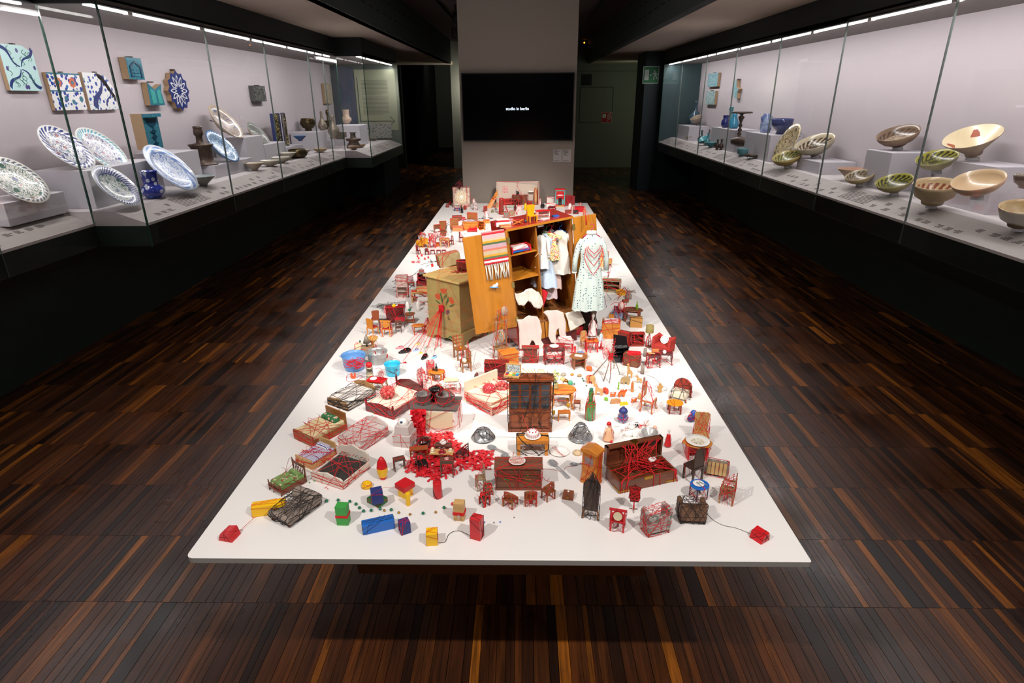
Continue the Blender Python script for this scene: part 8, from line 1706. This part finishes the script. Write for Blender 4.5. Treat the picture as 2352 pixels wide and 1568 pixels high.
# ================================================================= FAR HALF OF THE TABLE
def ontop(x, y):
    o = WI @ CAM; d = WI.to_3x3() @ ray(x, y); p = o+d*((WH-o.z)/d.z); p.x = min(max(p.x, .01), WW-.01); p.y = min(max(p.y, .005), WD-.01); return WM @ p
KIND = {}
def far(kind, label, x, y, w, h, m, rot=0, name=None, n=4, loc=None, **k):
    kw = dict(n=n, **k)
    if loc is not None: kw['loc'] = loc
    if name: kw['name'] = name
    f = {'ch': chair, 'tb': table, 'cb': cabinet, 'bl': block, 'ar': armchair}[kind]
    if kind == 'ar': kw.pop('loc', None)
    return f(label, x, y, rot, w, h, m, **kw)
# left bank between the dresser and the glassware
tangle('black wire tangle behind the dark red dresser', 900, 704, 78, 36, 5, BLK, n=80, seed=2, r=.0009)
WX = pm('white wax', '#e8e2dd', .4)
lath('white bird-shaped wax figure behind the two-tier table', 'figurine', 'wax_bird', 937, 712, 9, [(.5, 0), (.45, .8), (.5, 1.6), (.3, 2.2), (0, 2.4)], WX); lath('second white wax bird, taller, nearer the painted cabinet', 'figurine', 'wax_bird', 961, 714, 9, [(.5, 0), (.4, .9), (.5, 1.8), (.3, 2.5), (0, 2.7)], WX)
far('tb', 'white arched toy bench behind the wax birds', 974, 704, 26, 20, WX, name='arched_bench', cat='bench', n=0); far('tb', 'second white toy bench close to the painted cabinet', 984, 712, 12, 16, WX, name='arched_bench', cat='bench', n=0, rot=20)
PLC = pm('pale lace', '#cdb9b0', .8, c2='#b59a90', sc=60)
q = far('cb', 'pale lace-covered toy cabinet, lower of a stack', 926, 682, 24, 26, PLC, d=.6, n=8, openfront=1, doors=0, name='lace_cabinet'); far('cb', 'pale lace-covered toy cabinet, upper of a stack', 0, 0, 24, 24, PLC, d=.6, n=8, doors=2, name='lace_cabinet', loc=q.top(0, 0, q.H))
q = far('cb', 'dark red toy cupboard behind the tan table', 972, 664, 26, 18, MAHO, d=.6, n=8, drawers=2, doors=0, name='red_cupboard'); q2 = far('cb', 'dark red shelf unit stacked on the red cupboard', 0, 0, 18, 18, MAHO, d=.7, n=6, doors=0, openfront=1, name='red_shelf_unit', loc=q.top(-.004, 0, q.H)); block('small grey bundle on top of the red shelf unit', 0, 0, 10, 11, 8, GREYC, n=3, loc=q2.top(0, 0, q2.H), name='grey_bundle', cat='bundle')
far('cb', 'small white window-fronted toy cabinet beside the red shelf', 978, 650, 10, 16, WHW, n=2, doors=2, name='white_cabinet')
block('grey gauze animal bundle tied in pink', 940, 650, 10, 18, 14, pm('grey gauze', '#a8979a', .8), n=8, name='gauze_animal', cat='bundle'); far('tb', 'tiny orange-brown bench below the grey bundle', 944, 656, 14, 8, CW, name='tiny_bench', cat='bench')
q = far('tb', 'tan toy bench with crossing thick red yarn', 968, 692, 40, 24, TAN, n=0, rot=-6, name='yarn_table', d=.6); q.wrap(8, RED, q.k*1.2)
block('tan folded parcel on the yarn-crossed bench', 0, 0, 12, 26, 9, TAN, n=4, loc=q.top(.01, 0, q.H), name='tan_parcel', cat='parcel', d=.6)
for i, (a, c_) in enumerate((((900, 646), (916, 643)), ((906, 652), (920, 649)), ((902, 660), (918, 657)), ((906, 669), (920, 664)), ((936, 652), (952, 658)), ((936, 664), (952, 652)), ((918, 630), (926, 636)), ((966, 632), (972, 624)))):
    p, q = hit(*a, 2, TZ+.003), hit(*c_, 2, TZ+.003); solo('iron_nail', 'nail', 'thin black iron pin, %s of those scattered round the lace cabinets' % ORD[i], B().tube([(0, 0, 0), q-p], .0018, 5), BLK, loc=p, g='black pins round the lace cabinets')
for i, P in enumerate((((940, 640), (958, 624), (970, 616), (962, 618)), ((966, 608), (980, 604), (994, 604), (978, 612)), ((905, 650), (930, 640), (956, 628)))): thread('dark wire scribble on the bare table, %s from the edge' % ORD[i], P, BLK, .0012, name='wire_scribble', cat='wire')
far('ch', 'tiny dark red ladder chair at the end of the stool row', 961, 584, 8, 20, MAHO, rot=60, name='tiny_chair', style='tall'); far('ch', 'tiny dark red chair seen from behind in the stool row', 981, 585, 9, 16, MAHO, rot=180, name='tiny_chair', style='solid')
for i, x in enumerate((994, 1008, 1020)): far('tb', 'tiny dark red stool, %s after the two tiny chairs' % ORD[i], x, 584, 9, 10, MAHO, n=1, name='tiny_stool', cat='stool', d=.8)
for i, (x, y) in enumerate(((959, 591), (969, 589), (962, 596), (984, 594), (976, 597))): lath('tiny red spinning top, %s on the bare table' % ORD[i], 'spinner', 'tiny_spinner', x, y, 4.5, [(0, 0), (.5, .5), (.4, 1), (.1, 1.4), (0, 1.4)], REDP, n=10)
rings('heap of red rings at the table edge', 950, 603, 12, 6, 3, 4, zz=0, name='ring_heap'); rings('pink wire ring pile beside the red rings', 962, 603, 13, 5, 2, 6, m=pm('pink wire', '#c7545a'), zz=0, name='ring_pile')
tangle('green and black wire knot with a red tip', 994, 602, 24, 12, 4, BLK, n=16, seed=12, name='wire_knot'); tangle('black glasses-like wire piece by the parcel', 1010, 606, 20, 8, 3, BLK, n=8, loops=1, seed=3, name='wire_piece'); block('tiny red carriage with a red rod', 993, 612, 10, 5, 6, REDP, n=0, name='tiny_carriage', cat='ornament')
Y2 = pm('mustard paint', '#c98f1a', .5)
far('ar', 'mustard toy armchair facing sideways at the table edge', 966, 566, 18, 20, Y2, rot=-50, n=2, name='mustard_armchair'); far('ch', 'mustard toy chair with high back seen from behind', 979, 568, 14, 22, Y2, rot=170, name='mustard_chair', style='tall', ls='cab')
far('ch', 'clear pink-threaded cage chair', 994, 568, 14, 30, PCL, name='cage_chair', n=16, style='tall'); block('small orange and red toy next to the cage chair', 1004, 565, 20, 9, 8, OR2, n=3, name='orange_toy', cat='toy')
q = far('tb', 'splay-legged wooden toy table with threads', 1022, 567, 20, 20, TAN, n=6, name='splay_table'); far('ch', 'wooden toy armchair behind the splay-legged table', 1018, 560, 14, 18, CW, rot=20, arms=1, name='wood_armchair'); far('ch', 'red toy chair beside the splay-legged table', 1035, 562, 12, 20, REDW, rot=-60, name='red_side_chair'); far('ch', 'slim dark red chair standing alone by the wardrobe door', 1060, 556, 10, 24, MAHO, rot=110, name='slim_chair', style='tall')
far('ar', 'pale wire garden chair at the very table edge', 970, 550, 14, 16, PLS, rot=-30, n=8, name='wire_chair')
VG = glassmat('clear tumbler', f=.5)
for i, (x, y, w, l_) in enumerate(((990, 552, 11, 'clear tumbler with pink net, nearest the cage chair'), (1000, 548, 10, 'clear tumbler behind the pink-netted one'), (1008, 545, 9, 'small clear tumbler under the white hat'), (1012, 552, 9, 'clear tumbler next to the window panels'))):
    q = lath(l_, 'glass', 'tumbler', x, y, w, [(0, 0), (.36, 0), (.5, 1.4), (.47, 1.4), (.33, .08), (0, .08)], PCL, n=16, nw=6 if i == 0 else 1)
lath('white puffed chef-like hat on the tumblers', 'hat', 'puffed_hat', 1005, 540, 12, [(.3, 0), (.3, .5), (.55, .8), (.4, 1.1), (0, 1.2)], WC); lath('white lace fir tree', 'tree', 'lace_tree', 1030, 540, 13, [(.12, 0), (.5, .25), (.42, .7), (.5, .8), (.3, 1.4), (.36, 1.5), (.1, 2.2), (0, 2.5)], pm('lace white', '#e9e4e0', .9, c2='#b8a8a0', sc=120), nw=6, tm=BLK)
for i, x in enumerate((1026, 1034, 1043)): far('bl', '%s small framed window panel of grey-green glass' % ORD[i], x, 541, 7, 7, pm('window panel', '#b9c9c4', .2), n=0, d=.15, name='window_panel', cat='panel')
# cabinets and boxes of the left bank
for a in (('cb', 'brown carved toy cabinet, nearest the table edge', 1004, 532, 14, 16, BRW, 10, 'carved_cabinet'), ('cb', 'brown toy cabinet with a pale drawer', 1018, 528, 14, 20, MWOOD, -5, 'drawer_cabinet'), ('cb', 'low brown toy sideboard behind the tumblers', 1014, 540, 24, 11, BRW, 0, 'low_sideboard'), ('bl', 'open brown wooden box lid standing upright', 1044, 527, 18, 26, MWOOD, 10, 'upright_lid'), ('bl', 'tan open box with white paper wings', 1052, 530, 24, 11, pm('tan box', '#c07a4a', .6), 2, 'tan_box'),
          ('cb', 'honey wood toy dresser with red drawers', 1082, 528, 34, 18, ORW, 0, 'honey_dresser'), ('ar', 'red and white toy sofa behind the wardrobe door', 1086, 532, 22, 9, REDP, 0, 'red_sofa'), ('cb', 'honey wood shelf unit with open squares', 1106, 528, 16, 20, ORW, -20, 'honey_shelf'), ('bl', 'brown box heaped with red thread', 1050, 506, 22, 11, BRW, 10, 'thread_box'), ('bl', 'tall mahogany coloured board standing on edge', 1085, 507, 24, 19, wood('board orange', '#8a4a1e', '#a8602c'), -20, 'standing_board')):
    k, l_, x, y, w, h, m, r, nm = a; kw = {}
    if k == 'bl': kw = dict(d=.12 if 'lid' in l_ or 'board' in l_ else .6, cat='box' if 'box' in l_ else 'board')
    if nm == 'honey_shelf': kw = dict(doors=0, openfront=2)
    far(k, l_, x, y, w, h, m, rot=r, name=nm, **kw)
for i, x in enumerate((1047, 1058)): far('bl', 'white folded paper wing, %s, tied in red above the tan box' % ORD[i], x, 520, 9.5, 13, WHW, n=2, d=.12, name='paper_wing', cat='paper', z=TZ+.03)
cluster('pink threaded ball by the standing board', hit(1064, 507, 2, TZ), 6*kof(hit(1064, 507, 2, TZ)), PINK, 14, 6, seed=4); tangle('pale blue feathery thread heap by the standing board', 1080, 508, 26, 10, 3, pm('pale lilac thread', '#c3c0cf', .9), n=40, seed=13, name='thread_heap', cat='thread')
for i, (x, y, l_) in enumerate(((1098, 534, 'white-skirted figure'), (1070, 538, 'little white rabbit-like figure'), (1058, 528, 'white salt-cellar shaped figure'), (1110, 536, 'white candle-shaped figure'))): lath(l_+', %s of the small white group before the sofa' % ORD[i], 'figurine', 'white_figurine', x, y, 5.5, [(.5, 0), (.3, .9), (.4, 1.2), (.3, 1.6), (0, 1.8)], WX, n=10)
# wardrobe top
q = block('white-framed toy roof with red shingles on the wardrobe top', 0, 0, 18, 34, 14, REDP, n=0, loc=ontop(1140, 521), name='toy_roof', cat='roof', d=.6, taper=.75); q.part('frame', B().box(0, 0, q.H, q.W*.9, q.W*.5, .003).box(0, -q.W*.28, 0, q.W, .003, q.H*.7), WHW)
far('bl', 'open wooden tray on the wardrobe top corner', 0, 0, 26, 6, TAN, loc=ontop(1152, 523), rot=22, name='wooden_tray', cat='tray', d=.5, n=1)
q = Th('orange_trestle', 'trestle', 'orange crossed trestle tied in red on the wardrobe', loc=ontop(1190, 515), rot=20); k = 13*q.k
for s in (-1, 1): q.part('leg', B().tube([(-k, s*.1*k, 0), (k, s*.1*k, .8*k)], k*.09, 5).tube([(-k, s*.1*k, .8*k), (k, s*.1*k, 0)], k*.09, 5), ORW)
q.wrap(4)
YC = pm('yellow lacquer', '#e39a10', .35); q = chair('bright yellow tall-backed toy chair on the wardrobe', 0, 0, 24, 20, 38, YC, style='tall', loc=ontop(1222, 509), name='yellow_chair', sh=.38, d=.9)
far('bl', 'clear threaded box behind the orange trestle', 0, 0, 14, 9, PCL, loc=ontop(1172, 512), name='clear_box', cat='box', n=3); lath('small blue-grey pot on the wardrobe front edge', 'pot', 'grey_pot', 0, 0, 6, [(.4, 0), (.5, .6), (.3, 1), (0, 1)], pm('blue grey', '#5a6a7a', .4), loc=ontop(1207, 511), n=10)
q = cabinet('white and red toy cradle frame on the wardrobe', 0, 0, 22, 30, 20, WHW, d=.5, n=6, doors=0, openfront=1, loc=ontop(1246, 503), name='cradle_frame', cat='cradle', topm=REDP); far('bl', 'brown toy crate beside the yellow chair', 0, 0, 9, 12, BRW, loc=ontop(1230, 503), name='brown_crate', cat='crate', n=1)
far('ar', 'dark red toy sofa on the wardrobe top', 1268, 482, 18, 10, MAHO, name='dark_sofa', n=1); far('bl', 'blue toy book lying on the wardrobe top', 0, 0, 15, 3, BLU, loc=ontop(1276, 497), rot=24, name='blue_book', cat='book', d=.6, n=0); silhouette('orange-pink rabbit figure by the blue book', 1277, 492, 10, 7, DOG, pm('coral', '#c9482f'), name='rabbit')
# middle rows beyond the wardrobe
FR = [('cy', 'black candle on a green glass foot', 1061, 489, 7, 14, BLKP, 'black_candle', 'candle'), ('cy', 'dark green bottle behind the black candle', 1060, 482, 5, 12, pm('bottle green', '#4a9a50'), 'dark_bottle', 'bottle'), ('ch', 'dark blue toy chair under the dial box', 1050, 484, 12, 12, NAVY, 'blue_chair', 0), ('cy', 'terracotta red pot beside the dial box', 1068, 481, 8, 9, REDW, 'red_pot', 'pot'), ('cy', 'small red ribbed barrel at the far table corner', 1028, 476, 8, 8, REDW, 'ribbed_barrel', 'barrel'), ('cy', 'second red barrel behind the ribbed one', 1034, 470, 6, 7, REDP, 'red_barrel', 'barrel'),
      ('cy', 'white medicine bottle with a blue label', 1092, 482, 12, 18, pm('white label', '#d9cfc9', .5, c2='#8a5a60', sc=60), 'medicine_bottle', 'bottle'), ('cy', 'white round lid bottle behind the medicine bottle', 1088, 468, 9, 12, WHW, 'lid_bottle', 'bottle'), ('bl', 'small brown roofed house figure', 1115, 487, 8, 14, REDW, 'house_figure', 'figure'), ('cy', 'white lighthouse-like figure with dots', 1117, 499, 10, 14, WHW, 'lighthouse', 'figure'),
      ('cy', 'small olive woven egg on the bare table', 1131, 488, 6, 7, pm('olive woven', '#7a7048', .8), 'woven_egg', 'egg'), ('ch', 'tan toy chair near the boot', 1138, 476, 12, 10, TAN, 'small_tan_chair', 0), ('cy', 'grey toy castor by the small tan chair', 1139, 482, 6, 5, GREYW, 'toy_castor', 'wheel'), ('cb', 'grey-brown toy chest in front of the boot', 1164, 500, 13, 13, GREYW, 'grey_chest', 0), ('cb', 'tan toy chest next to the grey one', 1176, 496, 12, 12, TW2, 'tan_chest', 0),
      ('ch', 'pale toy chair between boot and red cone', 1188, 492, 8, 10, WHW, 'pale_chair', 0), ('cy', 'dark red tied column', 1183, 483, 6, 14, MAHO, 'tied_column', 'column'), ('cy', 'shiny dark red bulbous vase', 1218, 486, 13, 20, pm('ruby glaze', '#8c0f28', .15, coat=.6), 'ruby_vase', 'vase'), ('cy', 'yellow and blue toy figure by the ruby vase', 1207, 482, 8, 15, YEL, 'yellow_figure', 'figure'), ('ch', 'small red seated figure chair beyond the yellow chair', 1213, 492, 8, 10, REDP, 'red_small_chair', 0),
      ('cy', 'black telephone-like stand with white cord', 1246, 478, 9, 13, BLKP, 'black_stand', 'stand'), ('cy', 'white candle leaning by the room box', 1240, 472, 5, 16, WHW, 'white_candle', 'candle'), ('bl', 'white open jewel box before the red shop front', 1266, 474, 22, 8, WHW, 'jewel_box', 'box'), ('bl', 'white upright jewel box lid', 1265, 468, 18, 16, WHW, 'jewel_box_mirror', 'board'), ('cy', 'white mushroom-shaped stool at the far corner', 1309, 479, 9, 12, WHW, 'mushroom_stool', 'stool'), ('cy', 'pale threaded spool next to the mushroom stool', 1314, 485, 7, 12, PLC, 'pale_spool', 'spool'),
      ('cb', 'red and white toy counter at the far corner', 1330, 486, 20, 12, REDP, 'toy_counter', 0), ('cy', 'dotted pale cup at the far corner', 1333, 472, 8, 7, PLC, 'dotted_cup', 'cup'), ('cb', 'black and red toy car-like cabinet', 1322, 491, 12, 9, BLKP, 'black_cabinet', 0), ('cb', 'red and tan toy trunk near the nightdress streamer', 1305, 490, 13, 8, REDW, 'small_luggage', 0), ('cy', 'slim pale post beside the small red trunk', 1295, 492, 4, 16, PLC, 'pale_post', 'post'), ('cy', 'thin wooden peg above the pink hanger', 1341, 494, 4, 16, TAN, 'thin_peg', 'peg'),
      ('bl', 'pink translucent slab in the middle of the far rows', 1193, 484, 10, 12, PCL, 'pink_slab', 'slab'), ('cb', 'low red and white toy bed beyond the cradle', 1240, 490, 26, 8, WHW, 'low_bed_box', 0), ('cy', 'little white snowman-like figure', 1201, 505, 5, 8, WX, 'little_figure', 'figure'), ('bl', 'orange crate edge behind the honey shelf', 1117, 512, 14, 8, ORW, 'orange_crate', 'crate')]
for i, (k, l_, x, y, w, h, m, nm, ct) in enumerate(FR):
    rr = (i*37 % 50)-25
    if k == 'cy': lath(l_, ct, nm, x, y, w, [(0, 0), (.45, 0), (.5, .1*h/w), (.42+.08*(i % 3), .5*h/w), (.3+.1*(i % 2), .8*h/w), (.34, .95*h/w), (0, h/w)], m, n=14, nw=2 if i % 2 else 0)
    elif k == 'bl': far('bl', l_, x, y, w, h, m, rot=rr*.5, name=nm, cat=ct, n=2, d=.15 if 'lid' in l_ or 'slab' in l_ else .6)
    elif k == 'cb': far('cb', l_, x, y, w, h, m, rot=rr*.5, name=nm, n=4, doors=2)
    else: far('ch', l_, x, y, w, h, m, rot=rr, name=nm, n=2)
t = Th('brown_boot', 'boot', 'tall brown toy boot wound in pink thread', 1152, 492); k = 12*t.k; t.part('shaft', B().lathe([(.5*k, 0), (.42*k, k), (.36*k, 2.6*k), (.4*k, 3*k)], 14), REDW); t.part('foot', B().ball(.5*k, -.3*k, .3*k, .8*k, .45*k, .32*k, n=12, m=7), BRW); t.wrap(12)
tangle('tiny dark pins and crumbs on the bare white stretch', 1120, 502, 36, 20, 1, BLK, n=14, seed=31, name='pin_scatter', cat='pins'); tangle('tiny green and red paper scraps on the white stretch', 1180, 476, 40, 14, 1, pm('scrap', '#5a8a60', .8), n=10, seed=33, name='paper_scraps', cat='paper')
# dial box with red berries
t = Th('dial_box', 'box', 'leaning clear box with a round rotary dial, bound in red', 1061, 476, 6, tilt=(-16, 0)); k = t.k; W, H, D = 40*k, 46*k, 16*k
t.part('case', B().bb(-W/2, 0, 0, W/2, D, H), pm('dial case', '#c9bfa8', .3, c2='#9a5a50', sc=20)); t.part('bezel', B().bb(-W/2, -.004, 0, -W/2+.008, 0, H).bb(W/2-.008, -.004, 0, W/2, 0, H).bb(-W/2, -.004, H-.012, W/2, 0, H), pm('mottled green', '#4a5a44', .5, c2='#a05a50', sc=40))
t.part('dial', B().lathe([(W*.36, 0), (W*.36, .004)], 30).xf(Matrix.Translation((0, 0, H*.5)) @ FRONT), CREAM); t.part('hub', B().lathe([(W*.1, 0), (W*.08, .008)], 20).xf(Matrix.Translation((0, -.003, H*.5)) @ FRONT), GLOSSW); b = B()
for r_k, nn in ((.3, 22), (.2, 12)):
    for i in range(nn): a = i*2*PI/nn; b.lathe([(W*.02, 0), (W*.02, .0055)], 6, x=W*r_k*math.cos(a), y=W*r_k*math.sin(a))
t.part('finger_holes', b.xf(Matrix.Translation((0, 0, H*.5)) @ FRONT), DRED); t.wrap(7)
t = Th('red_berry_sprig', 'sprig', 'spray of shiny dark red berries above the dial box', loc=t.loc+Vector((-.02, .03, H*.95))); b = B(); b2 = B(); R = random.Random(6)
for i in range(46): p = Vector((R.gauss(0, .022), R.gauss(0, .015), .035+R.gauss(0, .02))); b.ball(*p, .004, n=7, m=5); b2.tube([(0, 0, -.02), p], .0007, 3)
t.part('berries', b, pm('berry', '#a8142c', .15, coat=.6), kind='stuff'); t.part('twigs', b2, BLK, kind='stuff')
# room box
ra, rb = hit(1141, 473, 2, TZ), hit(1237, 473, 2, TZ); rw = (rb-ra).length; t = Th('room_box', 'room box', 'open cream miniature room with furniture, at the far table end', loc=(ra+rb)/2+Vector((0, .06, 0)), rot=1); k = t.k; H = 52*t.kv; D = .12
CRM = pm('room cream', '#c9b7a8', .7); t.part('rear_wall', B().bb(-rw/2, D/2, 0, rw/2, D/2+.006, H), CRM); t.part('floor_board', B().bb(-rw/2, -D/2, 0, rw/2, D/2, .004), pm('room floor', '#d9d2cc', .5))
for s in (-1, 1): t.part('end_wall', B().prism([(-D/2, 0), (D/2, 0), (D/2, H), (D*.1, H), (-D/2, H*.8)], s*rw/2-.003, s*rw/2+.003, ax='yz'), CRM)
t.part('red_picture', B().bb(-rw*.36, D/2-.004, H*.52, -rw*.23, D/2, H*.8), spots('red print', '#e0d3c8', ['#c02a34'], 200, .5)); t.part('rim', B().bb(-rw/2, D/2-.002, H-.006, rw/2, D/2+.008, H+.002), WHW); t.wrap(4)
RZ = TZ+.004; P = lambda x, y, dy=0: t.loc+Vector((x*rw, y*D, .004))
q = cabinet('brown toy radio cabinet in the miniature room', 0, 0, 0, 32, 22, BRW, d=.35, n=3, drawers=2, loc=P(.06, .3), name='radio_cabinet'); lath('white round speaker disc on the radio cabinet', 'disc', 'speaker_disc', 0, 0, 9, [(.5, 0), (.5, .2), (0, .2)], PLC, loc=q.top(.03, -.01, q.H), n=14); tangle('dark plant on the radio cabinet', 0, 0, 9, 5, 8, BLK, n=14, seed=8, loc=q.top(-.03, 0, q.H), name='dark_plant', cat='plant')
q = armchair('red toy sofa in the miniature room', 1163, 470, 5, 26, 14, RDU, n=2, name='red_room_sofa', cat='sofa'); q.o.location = P(-.27, -.02); q = table('red pedestal table in the miniature room', 0, 0, 0, 16, 14, REDW, 'round', ped=1, n=2, loc=P(-.1, -.25), name='pedestal_table'); chair('red toy chair in the miniature room', 0, 0, -20, 11, 20, REDW, n=3, loc=P(.04, -.2), name='room_chair')
far('bl', 'cream wall shelf with a pot in the miniature room', 0, 0, 12, 3, WHW, loc=P(.32, .35)+Vector((0, 0, H*.55)), name='room_shelf', cat='shelf', n=0); lath('tan reed bundle in the miniature room corner', 'bundle', 'reed_bundle', 0, 0, 8, [(.3, 0), (.5, 1.5), (.4, 4.5), (.2, 4.8), (0, 4.8)], TAN, loc=P(.43, .0), nw=4); block('small dark trunk in the miniature room corner', 0, 0, 8, 10, 9, BRW, n=1, loc=P(.3, .1), name='room_luggage', cat='luggage')
t = Th('leaning_board', 'board', 'orange-red board leaning on the miniature room', loc=hit(1122, 478, 2, TZ)); e_ = hit(1138, 436, 1, t.loc.y+.06)-t.loc; t.part('board', B().add([(-.03, 0, 0), (.03, 0, 0), (e_.x+.02, e_.y, e_.z), (e_.x+.03, e_.y, e_.z-.06), (-.03, .008, 0), (.03, .008, 0), (e_.x+.02, e_.y+.008, e_.z), (e_.x+.03, e_.y+.008, e_.z-.06)], [(0, 1, 3, 2), (4, 6, 7, 5), (0, 4, 5, 1), (1, 5, 7, 3), (3, 7, 6, 2), (2, 6, 4, 0)]), ORW); t.wrap(3)
# red shop front
t = Th('toy_shop_front', 'toy building', 'tall narrow toy shop front in red and teal', 1286, 475, 2); k = t.k; W, H = 22*k, 41*t.kv; TE = pm('teal frame', '#4fa8a0', .5)
t.part('body', B().bb(-W/2, 0, 0, W/2, W*.6, H), REDP); t.part('frame', B().bb(-W/2, -.004, H*.1, -W/2+.01, 0, H*.92).bb(W/2-.01, -.004, H*.1, W/2, 0, H*.92).bb(-W/2, -.004, H*.88, W/2, 0, H*.92), TE); t.part('doorway', B().bb(-W*.16, -.003, H*.1, W*.16, 0, H*.5), BLKP); t.part('sign_board', B().bb(-W*.38, -.008, H*.55, W*.38, 0, H*.74), REDP); t.part('sign_strokes', B().bb(-W*.3, -.0095, H*.62, W*.3, -.008, H*.655).bb(-W*.22, -.0095, H*.67, W*.2, -.008, H*.69), WHW); t.part('window', B().bb(-W*.36, -.005, H*.15, -W*.2, 0, H*.42).bb(W*.2, -.005, H*.15, W*.36, 0, H*.42), TE); t.part('step', B().bb(-W*.4, -.012, 0, W*.4, 0, H*.08), TAN)
RC = pm('red clear plastic', '#c83a40', .15, trans=.5, coat=.4)
for i, (x, y, w, h, l_) in enumerate(((1303, 472, 16, 24, 'red clear box beside the shop front'), (1314, 470, 11, 20, 'open red clear box at the end of the group'), (1302, 462, 14, 34, 'clear threaded box rising behind the red ones'))): block(l_, x, y, 5*i, w, h, RC if i < 2 else PCL, n=5, name='clear_case', cat='box', d=.6)
